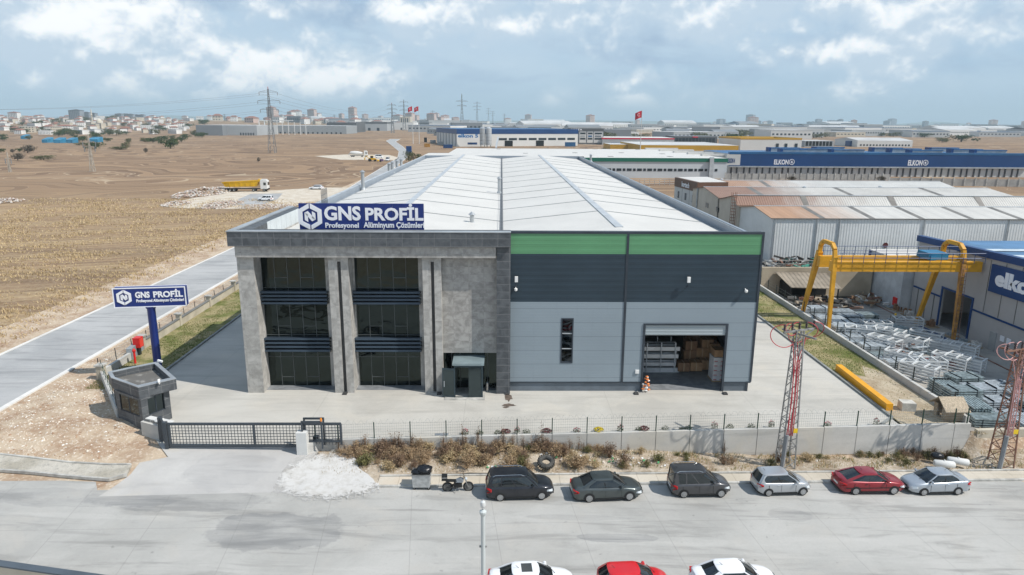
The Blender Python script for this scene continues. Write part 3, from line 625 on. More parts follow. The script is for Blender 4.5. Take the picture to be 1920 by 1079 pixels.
# parapet gutters along both long sides, upstand at the rear
for sx in (-1, 1):
    mb = MB(); xo = sx*XR; xi = sx*(xe_)
    ya = 72.9 if sx < 0 else YF+.3
    mb.box(min(xo, xo-sx*.12), max(xo, xo-sx*.12), ya, YE, 12.6, 13.45); mb.box(min(xi, xo-sx*.12), max(xi, xo-sx*.12), ya, YE, 12.55, 12.68)
    mb.build('side_parapet', M_ZINC, B)
    MB().box(min(xo+sx*.05, xo-sx*.3), max(xo+sx*.05, xo-sx*.3), ya, YE, 13.453, 13.53).build('parapet_cap', M_ZINCL, B)
mb = MB().box(-XR, XR, YE, YE+.25, 11, 12.75); mb.build('rear_parapet', M_ZINC, B)
# flues standing on the roof
def flue(px, pt, pb, z=12.9, w_=.22):
    p = G(px, pb, z); top = V(px, pt, p.y).z; mb = MB().lathe([(w_, p.z-.3), (w_, top-.35)], (p.x, p.y, 0), 10); mb.lathe([(w_*1.05, top-.36), (w_*1.7, top-.3), (.03, top)], (p.x, p.y, 0), 10)
    mb.lathe([(w_*1.8, p.z-.2), (w_*1.2, p.z+.25)], (p.x, p.y, 0), 10); return mb.build('flue', mat('galvanised', (.42, .44, .45), .4, .5), B)
flue(885, 397, 421); flue(936, 331, 362); flue(681, 319, 355, 12.9, .26); flue(1107.5, 289, 303, 12.9, .3)
for px, pt, pb in ((730, 305, 325), (736, 302, 323), (744.5, 300, 317), (752.5, 297, 314)): flue(px, pt, pb, 13, .3)
# cage ladder at the left eave
p = G(604, 392, 12.9); q2 = G(614, 385, 12.9); mb = MB()
for k in range(6): a = p.lerp(q2, k/5); mb.tube((a.x, a.y, 11.5), (a.x, a.y, V(608, 359, p.y).z), .035, n=4)
for z in (13.2, 13.8, 14.4, 15.0): mb.path([(p.x, p.y, z), (q2.x, q2.y, z)], .03, 4)
mb.build('ladder_cage', M_TRIM, B)
# floodlights and cameras on the dark band
def flood(px, py):
    p = V(px, py, YF); mb = MB().beam((p.x, YF, p.z-.5), (p.x, YF-.35, p.z-.3), .06); mb.tube((p.x, YF-.35, p.z-.3), (p.x, YF-.38, p.z), .03); o = mb.build('floodlight', M_TRIM, B)
    mb = MB().box(p.x-.13, p.x+.13, YF-.5, YF-.33, p.z-.05, p.z+.42); mb.build('lamp_head', M_WHITE, o)
flood(968, 526); flood(1289, 527)
for px, py in ((967, 541), (1397, 544)):
    p = V(px, py, YF); mb = MB().beam((p.x, YF, p.z+.1), (p.x, YF-.28, p.z), .06); mb.lathe([(.02, -.14), (.13, -.06), (.14, .1), (.05, .14)], (p.x, YF-.3, p.z-.05), 10); mb.build('security_camera', M_WHITE, B)
mb = MB(); p = V(1194.5, 697, YF); mb.box(p.x-.16, p.x+.16, YF-.1, YF-.002, p.z-.16, p.z+.16); mb.build('switch_box', M_WHITE, B)
# downpipe feet at the base
mb = MB()
for px in (648, 824, 951, 1192, 1358): x = bx(px); mb.box(x-.18, x+.18, YT+.1, YT+.58, 0, .12)
mb.build('downpipe_foot', mat('foot_dark', (.05, .05, .05), .8), B)
# ---------------------------------------------------------------- goods inside the door
M_CARD = mat('cardboard', (.36, .22, .12), .85, var=.15, vs=3); M_CARD2 = mat('cardboard_dark', (.24, .14, .08), .85, var=.15, vs=3); M_BW = mat('white_carton', (.68, .68, .68), .7); M_RED = mat('red_mark', (.5, .04, .05), .6)
def carton(x, y, z, w_, d, h, m1, lab, grp='cardboard boxes stacked inside the open door', kind='cardboard_box'):
    t_ = thing(kind, lab, 'box', (x, y, z), 0, grp)
    mb = MB().box(x-w_/2, x+w_/2, y-d/2, y+d/2, z, z+h); mb.build('carton', m1, t_)
    mb = MB().box(x-.04, x+.04, y-d/2-.004, y-d/2-.001, z+.02, z+h-.02); mb.box(x-.04, x+.04, y-d/2, y+d/2, z+h+.001, z+h+.004); mb.build('tape', mat('packing_tape', (.42, .32, .2), .4), t_)
cx = vx(1318, 715, 62.5)
BL = 'brown cardboard box among the stack inside the open factory door'
for i, (dx, y, z, w_, h) in enumerate(((-2.2, 62.0, .15, 1.1, .85), (-1.0, 62.1, .15, 1.1, .85), (.15, 62.5, .15, 1.1, .9), (-1.3, 63.4, .15, 1.2, 1.6), (-.1, 63.5, 1.06, 1.2, .9), (.4, 63.6, 1.97, 1.1, .8), (-1.2, 63.5, 1.76, 1.1, .9), (1.0, 63.3, .15, 1.0, 1.3), (1.0, 63.3, 1.46, 1.0, 1.0), (.1, 65.4, .15, 2.6, 3.0), (2.2, 66.5, .15, 2.2, 3.6), (2.0, 66.5, 3.76, 1.9, 1.5))):
    carton(cx+dx, y, z, w_, 1.0, h, M_CARD if i % 3 else M_CARD2, BL)
mb = MB()
WB = thing('carton_stack', 'white cartons with red marks stacked on a pallet at the right door post', 'boxes', (vx(1344, 718, 59.6), 59.9, .02))
p = WB.location
for k in range(5): MB().box(p.x-.55, p.x+.55, p.y-.7, p.y+.7, .14+k*.44, .14+k*.44+.42).build('carton', M_BW, WB)
mb = MB()
for k in range(5): mb.box(p.x+.1, p.x+.5, p.y-.71, p.y-.702, .2+k*.44, .26+k*.44); mb.box(p.x-.5, p.x-.2, p.y-.71, p.y-.702, .2+k*.44, .26+k*.44)
mb.build('red_mark', M_RED, WB)
mb = MB().box(p.x-.5, p.x+.5, p.y-.6, p.y+.6, 2.36, 3.0); mb.build('top_box', M_CARD, WB)
mb = MB().box(p.x-.6, p.x+.6, p.y-.75, p.y+.75, .02, .13); mb.build('pallet', mat('pallet_wood', (.36, .26, .16), .9, var=.2), WB)
# rack of aluminium profiles
RK = thing('profile_rack', 'rack loaded with pale aluminium profiles just inside the factory door', 'rack', (vx(1235, 690, 62), 62, .02))
x0 = dx0-1.6; x1 = vx(1268, 690, 62)
mb = MB()
for k in range(5):
    x = x0+.3+(x1-x0-.6)*k/4
    for y in (61.6, 63.4): mb.beam((x, y, .02), (x, y, 3.0), .09)
    for z in (.6, 1.35, 2.1): mb.beam((x, 61.6, z), (x, 63.4, z), .08)
mb.build('rack_frame', M_ZINCL, RK)
for z in (.02, .66, 1.42, 2.16):
    mb = MB(); rr = random.Random(int(z*100))
    for i in range(9): y = 61.65+i*.2; L = rr.uniform(-.35, .35); mb.box(x0+.2+L, x1+L*.6, y, y+.15, z, z+.26+rr.uniform(0, .18))
    mb.build('profile', mat('alu_profile', (.62, .64, .65), .4, .3), RK)
R2 = thing('storage_rack', 'tall dark storage rack deep inside the open factory door', 'rack', (14, 76, .02))
mb = MB()
for x in (9.5, 12.2, 14.9, 17.6): mb.beam((x, 75, .02), (x, 75, 5.6), .14); mb.beam((x, 76.4, .02), (x, 76.4, 5.6), .14)
mb.build('upright', mat('rack_blue', (.08, .12, .2), .5), R2)
mb = MB()
for z in (1.2, 2.7, 4.2, 5.5): mb.box(9.5, 17.6, 75, 76.4, z, z+.1)
mb.build('shelf', M_ZINCL, R2)
mb = MB(); rr = random.Random(3)
for z in (.05, 1.3, 2.8, 4.3):
    x = 9.8
    while x < 17: w_ = rr.uniform(.5, 1.3); mb.box(x, x+w_, 75.1, 76.2, z, z+rr.uniform(.5, 1.1)); x += w_+rr.uniform(.1, .5)
mb.build('stored_goods', M_CARD2, R2)
p = G(1204, 725, 0)
D = thing('wrapped_post_pads', 'orange and white foam pads heaped against the left door post', 'foam pads', (p.x, p.y, 0))
mb = MB(); mw = MB(); rr = random.Random(5)
for k in range(14): c = (p.x+rr.uniform(-.2, .3), YF-.25+rr.uniform(-.15, .1), .15+k*.1); (mb if k % 3 else mw).rock(c, .17, rr)
mb.build('orange_pad', mat('orange_foam', (.75, .24, .06), .7), D); mw.build('white_pad', M_WHITE, D)
# ================================================================== signs
M_SIGNB = mat('sign_blue', (.010, .028, .165), .5, var=.06, vs=.5); M_LET = mat('sign_white', (.78, .79, .82), .45, var=.02)
def logo(x0, z0, h, y, parent):
    w_ = h*.92; cx = x0+w_/2; cz = z0+h/2; R_ = h/2
    def pt(a, r): return (cx+math.cos(math.radians(a))*r*.98, cz+math.sin(math.radians(a))*r)
    mb = MB()
    def pl(pts):
        n = len(pts); vs = [(p[0], y, p[1]) for p in pts]+[(p[0], y-.05, p[1]) for p in pts]
        mb.add(vs, [tuple(range(n)), tuple(range(2*n-1, n-1, -1))]+[(i, (i+1) % n, n+(i+1) % n, n+i) for i in range(n)])
    ri = R_*.66; g_ = R_*.045
    def seg(a, b_, ea=None, eb=None):
        A, B_, Ci, D_ = pt(a, R_), pt(b_, R_), pt(b_, ri), pt(a, ri); pl([A, B_, Ci, D_])
    for a in (150, 210): pass
    # left half (slit at the top), right half (slit at the bottom)
    u = lambda x, z: (cx+x*R_, cz+z*R_)
    pl([u(-.06, 1.0), u(-.88, .52), u(-.88, .50), u(-.56, .36), u(-.06, .64)])
    pl([u(-.88, .50), u(-.88, -.52), u(-.56, -.34), u(-.56, .36)])
    pl([u(-.88, -.52), u(-.03, -1.0), u(-.03, -.62), u(-.56, -.34)])
    pl([u(.03, 1.0), u(.88, .52), u(.56, .34), u(.03, .62)])
    pl([u(.88, .52), u(.88, -.50), u(.56, -.36), u(.56, .34)])
    pl([u(.88, -.50), u(.06, -1.0), u(.06, -.64), u(.56, -.36)])
    pl([u(-.40, .30), u(-.40, -.26), u(-.16, -.40), u(-.16, .16)]); pl([u(-.40, .30), u(-.16, .42), u(.40, -.22), u(.14, -.36)]); pl([u(.16, .40), u(.40, .26), u(.40, -.24), u(.16, -.10)])
    return mb.build('logo', M_LET, parent)
ys_ = YT+1.9
sa, sb = V(559, 381.5, ys_), V(795.5, 433, ys_)
SG = thing('rooftop_sign', 'large dark blue rooftop board with white GNS PROFİL letters', 'sign', ((sa.x+sb.x)/2, ys_, 12.8))
sz0 = V(677, 436, ys_).z
for i in range(4):
    a = sa.x+(sb.x-sa.x)*i/4; MB().box(a+.008, sa.x+(sb.x-sa.x)*(i+1)/4-.008, ys_, ys_+.12, sz0, sa.z).build('panel', M_SIGNB, SG)
mb = MB()
for i in range(7):
    x = sa.x+.3+(sb.x-sa.x-.6)*i/6; mb.beam((x, ys_+.2, 12.75), (x, ys_+.2, sa.z-.1), .1); mb.beam((x, ys_+.2, sa.z-.4), (x, ys_+1.7, 12.75), .08)
mb.build('frame', M_ZINC, SG)
w_ = sb.x-sa.x; h = sa.z-sz0
def sx_(px): return V(px, 405, ys_).x
def sz_(py): return V(677, py, ys_).z
logo(sx_(558.5), sz_(431.5), sz_(382)-sz_(431.5), ys_-.01, SG)
text('GNS', sx_(608), sx_(676.5), sz_(414), sz_(387), ys_-.01, M_LET, SG, 'letter_row', .035)
text('PROFİL', sx_(685), sx_(794), sz_(414), sz_(382), ys_-.01, M_LET, SG, 'letter_row', .035)
text('Profesyonel', sx_(609), sx_(672), sz_(430.5), sz_(418), ys_-.01, M_LET, SG, 'letter_row', .03)
text('Alüminyum Çözümleri', sx_(681), sx_(795), sz_(430.5), sz_(416.5), ys_-.01, M_LET, SG, 'letter_row', .03)
# totem sign on a blue pole: modelled in its own frame (x along the board)
yt_ = 60.0; pc = V(283, 555, yt_)
TS = thing('pole_sign', 'blue illuminated box sign on a blue pole reading GNS PROFİL', 'sign', (V(303, 700, yt_).x-.25, yt_, 0), math.radians(8))
bw = 5.95; bh = 1.72; x0 = pc.x-TS.location.x-bw/2; z0 = pc.z-bh/2-.05
def tl(mb, name, m_, par=TS):
    me = mb.build(name, m_, par, local=True); return me
tl(MB().box(x0, x0+bw, -.35, .35, z0, z0+bh), 'sign_box', M_SIGNB)
mb = MB()
for a in (-.37, .32):
    mb.box(x0-.04, x0+bw+.04, a, a+.05, z0-.04, z0+.05); mb.box(x0-.04, x0+bw+.04, a, a+.05, z0+bh-.05, z0+bh+.04); mb.box(x0-.04, x0+.05, a, a+.05, z0+.05, z0+bh-.05); mb.box(x0+bw-.05, x0+bw+.04, a, a+.05, z0+.05, z0+bh-.05)
tl(mb, 'edge_trim', M_LET)
mb = MB().lathe([(.34, 0), (.34, z0-.3), (.5, z0-.02)], (0, 0, 0), 16); o = tl(mb, 'pole', mat('pole_blue', (.012, .03, .17), .35, var=.05)); smooth_angle(o)
mb = MB().box(-.5, .5, -.5, .5, -.02, .03); tl(mb, 'base_plate', M_SIGNB)
Wsave = W[TS.name]; W[TS.name] = Matrix.Identity(4)
logo(x0+.25, z0+.22, 1.36, -.36, TS)
text('GNS', x0+1.8, x0+3.0, z0+.82, z0+1.38, -.37, M_LET, TS, 'letter_row', .035); text('PROFİL', x0+3.3, x0+5.75, z0+.82, z0+1.56, -.37, M_LET, TS, 'letter_row', .035)
text('Profesyonel Alüminyum Çözümleri', x0+1.85, x0+5.8, z0+.36, z0+.70, -.37, M_LET, TS, 'letter_row', .03)
W[TS.name] = Wsave
# ================================================================== walls and fences
M_PANELJ = mat('joint_dark', (.16, .16, .15), .9)
def ang(x): return (x, yw(x))
xsP = [-9.37+2.642*i for i in range(18)]
FW = thing('retaining_wall', 'long concrete retaining wall between factory yard and weedy street verge', 'wall', (-13.4, 47.2, 0))
edges = [-13.35]+[x+.0 for x in [-12.0]+xsP if x > -13]+[36.9]
for a, b in zip(edges, edges[1:]):
    zt0, zt1 = .16, .16; zb0 = st(a)-.3
    mb = MB().prism([(a+.022, yw(a)-.15), (b-.022, yw(b)-.15), (b-.022, yw(b)+.15), (a+.022, yw(a)+.15)], zb0, .16); mb.build('panel', M_WALLC, FW)
MB().prism([(-13.3, yw(-13.3)-.12), (36.85, yw(36.85)-.12), (36.85, yw(36.85)+.12), (-13.3, yw(-13.3)+.12)], -2.4, .13).build('joint', M_PANELJ, FW)
GPm = mat('white_rendered', (.62, .62, .60), .8, var=.05)
mb = MB().box(-14.75, -14.0, 46.15, 46.75, -1.2, 1.15); gp = mb.build('gate_pier', GPm); tag(gp, 'white rendered square pier at the right end of the sliding gate', 'pier')
mb = MB().prism([(-14.0, 46.35), (-13.3, yw(-13.3)-.15), (-13.3, yw(-13.3)+.15), (-14.0, 46.65)], -1.2, .16); mb.build('return_wall', M_WALLC, gp)
FF = thing('mesh_fence', 'green wire mesh fence with razor coil standing on the front concrete wall', 'fence', (-12, 47.3, .16))
M_FP = mat('fence_green', (.015, .05, .035), .4); M_WIRE = mat('wire', (.30, .33, .33), .4, .6); M_FPD = mat('fence_post_dark', (.02, .03, .03), .5)
for x in [-12.0, -14.0+.35]+xsP+[36.6]: MB().box(x-.035, x+.035, yw(x)-.04, yw(x)+.03, .16, 1.42).build('post', M_FP, FF)
mb = MB(); fp = [-13.65, -12.0]+xsP+[36.6]
for a, b in zip(fp, fp[1:]):
    for z in (.2, .42, .64, .86, 1.08, 1.3): mb.beam((a+.04, yw(a), z), (b-.04, yw(b), z), .009)
    n = int((b-a)/.16)
    for i in range(1, n): x = a+(b-a)*i/n; mb.beam((x, yw(x), .19), (x, yw(x), 1.34), .007)
mb.build('wire_mesh', M_WIRE, FF)
mb = MB(); pts = []
for i in range(int(50*13)):
    x = -13.3+i/13; an = i*2*math.pi/6.3; pts.append((x+.05*math.sin(an*.5), yw(x)+.17*math.cos(an), 1.45+.17*math.sin(an)))
for a, b in zip(pts, pts[1:]): mb.beam(a, b, .007)
mb.build('razor_coil', M_WIRE, FF)
# left boundary wall with square posts, leaning chain link outside it
LW = thing('boundary_wall', 'low cream concrete wall along the left side of the factory grass', 'wall', (-36.9, 64, 0))
M_CREAM = mat('cream_concrete', (.46, .42, .34), .85, var=.15, vs=.5, bump=.2)
seg = [68.5]+[68.5+8.3*i for i in range(1, 19)]
for a, b in zip(seg, seg[1:]):
    MB().box(-37.0, -36.72, a+.21, b-.21, -.1, .82).build('panel', M_CREAM, LW); MB().box(-37.06, -36.66, a+.21, b-.21, .823, .90).build('coping', M_PANELJ, LW)
for a in seg:
    o = MB().box(-37.12, -36.62, a-.2, a+.2, -.1, 1.35).build('post', M_CREAM, LW); MB().box(-37.25, -36.5, a-.32, a+.32, 1.353, 1.5).build('cap', M_KERB, o)
CF = thing('chain_link_fence', 'sagging chain link fence on thin posts outside the left cream wall', 'fence', (-37.8, 64, 0))
for i in range(30): y = 62+i*3.0; MB().tube((-37.7, y, -.1), (-37.75, y, 1.25), .04, n=5).build('post', M_FPD, CF)
mb = MB()
for z in (.3, .6, .9, 1.2): mb.beam((-37.72, 62, z), (-37.72, 149, z), .014)
for i in range(290): mb.beam((-37.72, 62+i*.3, .1), (-37.72, 62+i*.3+.3, 1.2), .007); mb.beam((-37.72, 62+i*.3+.3, .1), (-37.72, 62+i*.3, 1.2), .007)
mb.build('wire_mesh', M_WIRE, CF)
# short cranked wall pieces between the cream wall and the gate house
CW = thing('cranked_wall', 'cranked low concrete wall running from red hydrant cabinet to the gate house', 'wall', (-36, 62, 0))
A0, A1, A2, A3 = (-36.9, 68.2), (-36.4, 65.0), (-36.4, 60.2), (-30.2, 51.4)
def wallseg(a, b, z0, z1, th=.3, par=CW, m_=None, nm='panel'):
    mb = MB(); mb.beam((a[0], a[1], (z0+z1)/2), (b[0], b[1], (z0+z1)/2), th, z1-z0); return mb.build(nm, m_ or M_WALLC, par)
wallseg(A0, A1, -.1, 1.15, .5, m_=mat('grey_render', (.25, .28, .30), .8)); wallseg(A1, A2, -.1, .75); wallseg(A2, A3, -.5, .78)
o = MB().box(-36.7, -36.1, 59.8, 60.4, -.4, 1.2).build('post', M_CREAM, CW); MB().box(-36.8, -36.0, 59.7, 60.5, 1.203, 1.35).build('cap', M_KERB, o)
mb = MB()
for i in range(8):
    p = Vector((*A2, 0)).lerp(Vector((*A3, 0)), i/7); mb.tube((p.x, p.y, .7), (p.x, p.y, 1.7), .03, n=4)
for z in (.95, 1.25, 1.6): mb.beam((*A2, z), (*A3, z), .02)
mb.build('railing', M_FP, CW)
# red hydrant cabinet and post
p = G(262, 668, .9)
M_REDP = mat('red_paint', (.62, .02, .018), .4)
HC = thing('hydrant_cabinet', 'red fire hose cabinet on the cream wall behind the pole sign', 'cabinet', (-36.3, 66.6, 0))
MB().box(-36.6, -35.95, 66.2, 67.0, .85, 1.85).build('cabinet', M_REDP, HC); MB().box(-36.45, -36.15, 66.4, 66.8, 0, .85).build('stand', M_FPD, HC)
MB().box(-35.945, -35.93, 66.3, 66.9, .95, 1.75).build('door', mat('red_paint_light', (.7, .06, .04), .4), HC)
p = G(254, 682, 0); HP = MB().lathe([(.1, 0), (.1, 1.2), (.16, 1.22), (.16, 1.35), (.08, 1.5)], (p.x, p.y, 0), 10).build('fire_hydrant', M_REDP); tag(HP, 'slim red hydrant post in the grass left of the pole sign', 'hydrant')
# right boundary wall + fence
RW = thing('side_wall', 'low concrete wall between right grass strip and the steel yard', 'wall', (36.75, 51, 0))
y = yw(36.8)+.2; n = 0
while y < 150:
    MB().box(36.6, 36.9, y, min(150, y+5.96), -1.0, .62).build('panel', M_WALLC, RW); y += 6
RF = thing('side_fence', 'row of dark posts with wires on the right boundary wall', 'fence', (36.75, 53, .6))
for i in range(24): y = 52.2+i*2.9; MB().box(36.86, 36.94, y-.04, y+.04, .3, 1.9).build('post', M_FPD, RF)
mb = MB()
for z in (.9, 1.3, 1.7): mb.beam((36.9, 52.2, z), (36.9, 119, z), .012)
mb.build('wire', M_WIRE, RF)
LWa = MB(); LWa.prism([(37.4, yw(37.4)-.3), (75, yw(75)-.3), (75, yw(75)+.1), (37.4, yw(37.4)+.1)], -3, -.35); o = LWa.build('plot_wall', M_CREAM); tag(o, 'low beige wall in front of the steel yard beside the red pole', 'wall')
# ================================================================== gate
M_GATE = mat('gate_grey', (.060, .072, .085), .45, .2, var=.1)
GT = thing('sliding_gate', 'long dark grey sliding lattice gate across the factory entrance', 'gate', (-19, 46.6, -.25))
ga, gb = -24.1, -11.6; yg = 46.75; z0, z1 = -.22, 1.68
mb = MB().box(ga, gb-2.9, yg-.07, yg+.07, z0, z0+.2); mb.box(ga, gb, yg-.07, yg+.07, z1-.12, z1); mb.box(gb-2.9, gb, yg-.07, yg+.07, z0+.42, z0+.52)
for x in (ga, ga+6.1, gb-.12, gb-2.9): mb.box(x, x+.15, yg-.075, yg+.075, z0+.2, z1-.12)
mb.build('frame', M_GATE, GT)
mb = MB(); x = ga+.3
while x < gb-.1:
    mb.box(x-.016, x+.016, yg-.02, yg+.02, z0+.2, z1-.12); x += .235
z = z0+.38
while z < z1-.15: mb.box(ga+.15, gb-.12, yg-.021, yg+.021, z-.015, z+.015); z += .225
mb.build('lattice', M_GATE, GT)
GG = thing('gate_guide', 'dark portal frame with orange beacon holding the sliding gate beside the pier', 'gate guide', (-13.9, 46.8, -.2))
mb = MB()
for x in (-14.35, -12.95):
    for y in (46.45, 47.05): mb.box(x-.06, x+.06, y-.05, y+.05, -.2, 1.95)
for y in (46.45, 47.05): mb.box(-14.28, -13.02, y-.06, y+.06, 1.82, 1.95)
mb.build('portal', M_GATE, GG)
MB().lathe([(.07, 2.0), (.08, 2.15), (.05, 2.25)], (-12.95, 46.45, -.06), 10).build('beacon', mat('orange_beacon', (.8, .25, .02), .3), GG)
MB().box(-13.8, -13.45, 47.15, 47.5, -.1, .4).build('motor_box', M_GATE, GG)
mb = MB()
for (a, b) in (((-25.3, 47.95), (-25.1, 47.75)),): pass
LP_ = thing('gate_receiver', 'dark lattice receiver post at the gate house end of the gate', 'gate post', (-24.5, 47.0, -.3))
mb = MB().box(-24.4, -24.15, 46.6, 46.9, -.3, 1.75); mb.box(-25.25, -25.0, 47.6, 47.9, -.3, 1.7); mb.beam((-24.3, 46.75, 1.6), (-25.1, 47.75, 1.6), .1); mb.beam((-24.3, 46.75, 0), (-25.1, 47.75, 0), .1)
for i in range(1, 6): k = i/6; x, y = -24.3-.8*k, 46.75+k; mb.box(x-.02, x+.02, y-.02, y+.02, 0, 1.6)
for z in (.4, .8, 1.2): mb.beam((-24.3, 46.75, z), (-25.1, 47.75, z), .035)
mb.build('post_frame', M_GATE, LP_)
mb = MB(); mb.beam((-27.0, 48.75, .3), (-25.35, 47.95, .3), .25, 1.25); o = mb.build('stub_wall', M_WALLC); tag(o, 'short pale concrete wall between the gate house and the gate post', 'wall')
mb = MB().beam((-26.6, 48.9, 1.15), (-24.4, 48.0, 1.15), .5, .06); mb.tube((-26.4, 48.8, .2), (-26.4, 48.8, 1.12), .05); mb.tube((-24.6, 48.1, -.2), (-24.6, 48.1, 1.12), .05); mb.lathe([(.05, 1.0), (.35, 1.12), (.35, 1.18), (.1, 1.3)], (-25.5, 48.4, 0), 12)
o = mb.build('white_bench_table', GPm); tag(o, 'white plastic table frame behind the stub wall by the gate', 'table')
# ================================================================== gate house
HU = thing('gate_house', 'small dark tiled gate house with flat parapet roof beside the sliding gate', 'gate house', (-28, 51, -.2))
T3 = 3.35
outer = [G(259, 727.6, T3), G(330, 711, T3), G(294, 680, T3), G(243, 690, T3), G(202.5, 699, T3), G(209, 709.5, T3)]
outer = [(p.x, p.y) for p in outer]; cxh = sum(p[0] for p in outer)/6; cyh = sum(p[1] for p in outer)/6
def inset(pl, d): return [(p[0]+(cxh-p[0])*d, p[1]+(cyh-p[1])*d) for p in pl]
inner = inset(outer, .13); mid = inset(outer, .06)
mb = MB()
for i in range(6):
    j = (i+1) % 6; mb.prism([outer[i], outer[j], inner[j], inner[i]], 2.5, T3)
o = mb.build('parapet', M_DARKT, HU)
mb = MB()
for i in range(6):
    j = (i+1) % 6; mb.prism([inset(outer, -.01)[i], inset(outer, -.01)[j], inset(inner, .01)[j], inset(inner, .01)[i]], T3+.003, T3+.06)
mb.build('coping', M_ZINC, HU)
MB().prism(inner, 2.52, 2.85).build('roof', mat('roof_felt', (.13, .125, .115), .9, var=.3, vs=1.2, col2=(.30, .29, .27), lo=.5, hi=.7), HU)
body = [(-27.15, 49.2), (-26.0, 51.3), (-29.0, 54.2), (-30.9, 52.3), (-30.0, 51.0)]
bi = [(p[0]+(cxh-p[0])*.1, p[1]+(cyh-p[1])*.1) for p in body]
def lerp2(a, b, k): return (a[0]+(b[0]-a[0])*k, a[1]+(b[1]-a[1])*k)
mb = MB()
for i, wins in ((0, (.22, .8)), (1, (.3, .7)), (2, None), (3, (.25, .8)), (4, (.14, .88))):
    a, b = body[i], body[(i+1) % 5]; ai, b_i = bi[i], bi[(i+1) % 5]
    if not wins: mb.prism([a, b, b_i, ai], -.35, 2.5); continue
    k0, k1 = wins; z0_, z1_ = .95, 2.3
    mb.prism([a, lerp2(a, b, k0), lerp2(ai, b_i, k0), ai], -.35, 2.5); mb.prism([lerp2(a, b, k1), b, b_i, lerp2(ai, b_i, k1)], -.35, 2.5)
    mb.prism([lerp2(a, b, k0), lerp2(a, b, k1), lerp2(ai, b_i, k1), lerp2(ai, b_i, k0)], -.35, z0_); mb.prism([lerp2(a, b, k0), lerp2(a, b, k1), lerp2(ai, b_i, k1), lerp2(ai, b_i, k0)], z1_, 2.5)
mb.build('wall', M_DARKT, HU)
for i, (k0, k1) in ((0, (.22, .8)), (1, (.3, .7)), (3, (.25, .8)), (4, (.14, .88))):
    a, b = lerp2(body[i], body[(i+1) % 5], k0), lerp2(body[i], body[(i+1) % 5], k1); a = (a[0]+(cxh-a[0])*.05, a[1]+(cyh-a[1])*.05); b = (b[0]+(cxh-b[0])*.05, b[1]+(cyh-b[1])*.05)
    o = MB().beam((*a, 1.62), (*b, 1.62), .04, 1.34).build('window', glass('hut_glass', (.06, .075, .08), .05), HU)
    mb = MB(); m2 = lerp2(a, b, .5); mb.beam((*m2, .95), (*m2, 2.3), .09); mb.beam((*a, .98), (*b, .98), .09, .07); mb.build('frame', M_TRIM, o)
p = Vector((outer[1][0], outer[1][1], 0)).lerp(Vector((outer[0][0], outer[0][1], 0)), .45)
def cam_(par, p, d): 
    mb = MB().tube((p.x, p.y, T3-.1), (p.x, p.y, T3+.25), .04, n=6); mb.beam((p.x, p.y, T3+.25), (p.x+d[0]*.45, p.y+d[1]*.45, T3+.18), .16, .14); mb.build('security_camera', M_WHITE, par)
cam_(HU, p, (.4, -.8)); cam_(HU, Vector((outer[2][0]+.2, outer[2][1]-.2, 0)), (.9, -.2))
# ================================================================== lattice power poles
def lattice(mb, x, y, z0, z1, w0, w1, n, r=.04, br=.022):
    def c(i, j, z): k = (z-z0)/(z1-z0); w_ = (w0+(w1-w0)*k)/2; return Vector((x+i*w_, y+j*w_, z))
    cs = [(-1, -1), (1, -1), (1, 1), (-1, 1)]
    for i, j in cs: mb.beam(c(i, j, z0), c(i, j, z1), r*2)
    for k in range(n):
        za = z0+(z1-z0)*k/n; zb_ = z0+(z1-z0)*(k+1)/n
        for q in range(4):
            a, b = cs[q], cs[(q+1) % 4]
            if k % 2: a, b = b, a
            mb.beam(c(*a, za), c(*b, zb_), br*2); 
            if k % 3 == 0: mb.beam(c(*a, za), c(*b, za), br*2)
M_STEEL = mat('pole_steel', (.28, .28, .27), .6, .3, var=.3, vs=1); M_RUST = mat('rusty_steel', (.19, .085, .055), .8, .1, var=.4, vs=.6, col2=(.26, .16, .12)); M_REDC = mat('red_cable', (.42, .05, .06), .5, var=.2); M_PINKC = mat('faded_cable', (.55, .30, .28), .5, var=.2)
M_INS = mat('insulator', (.05, .035, .035), .35)
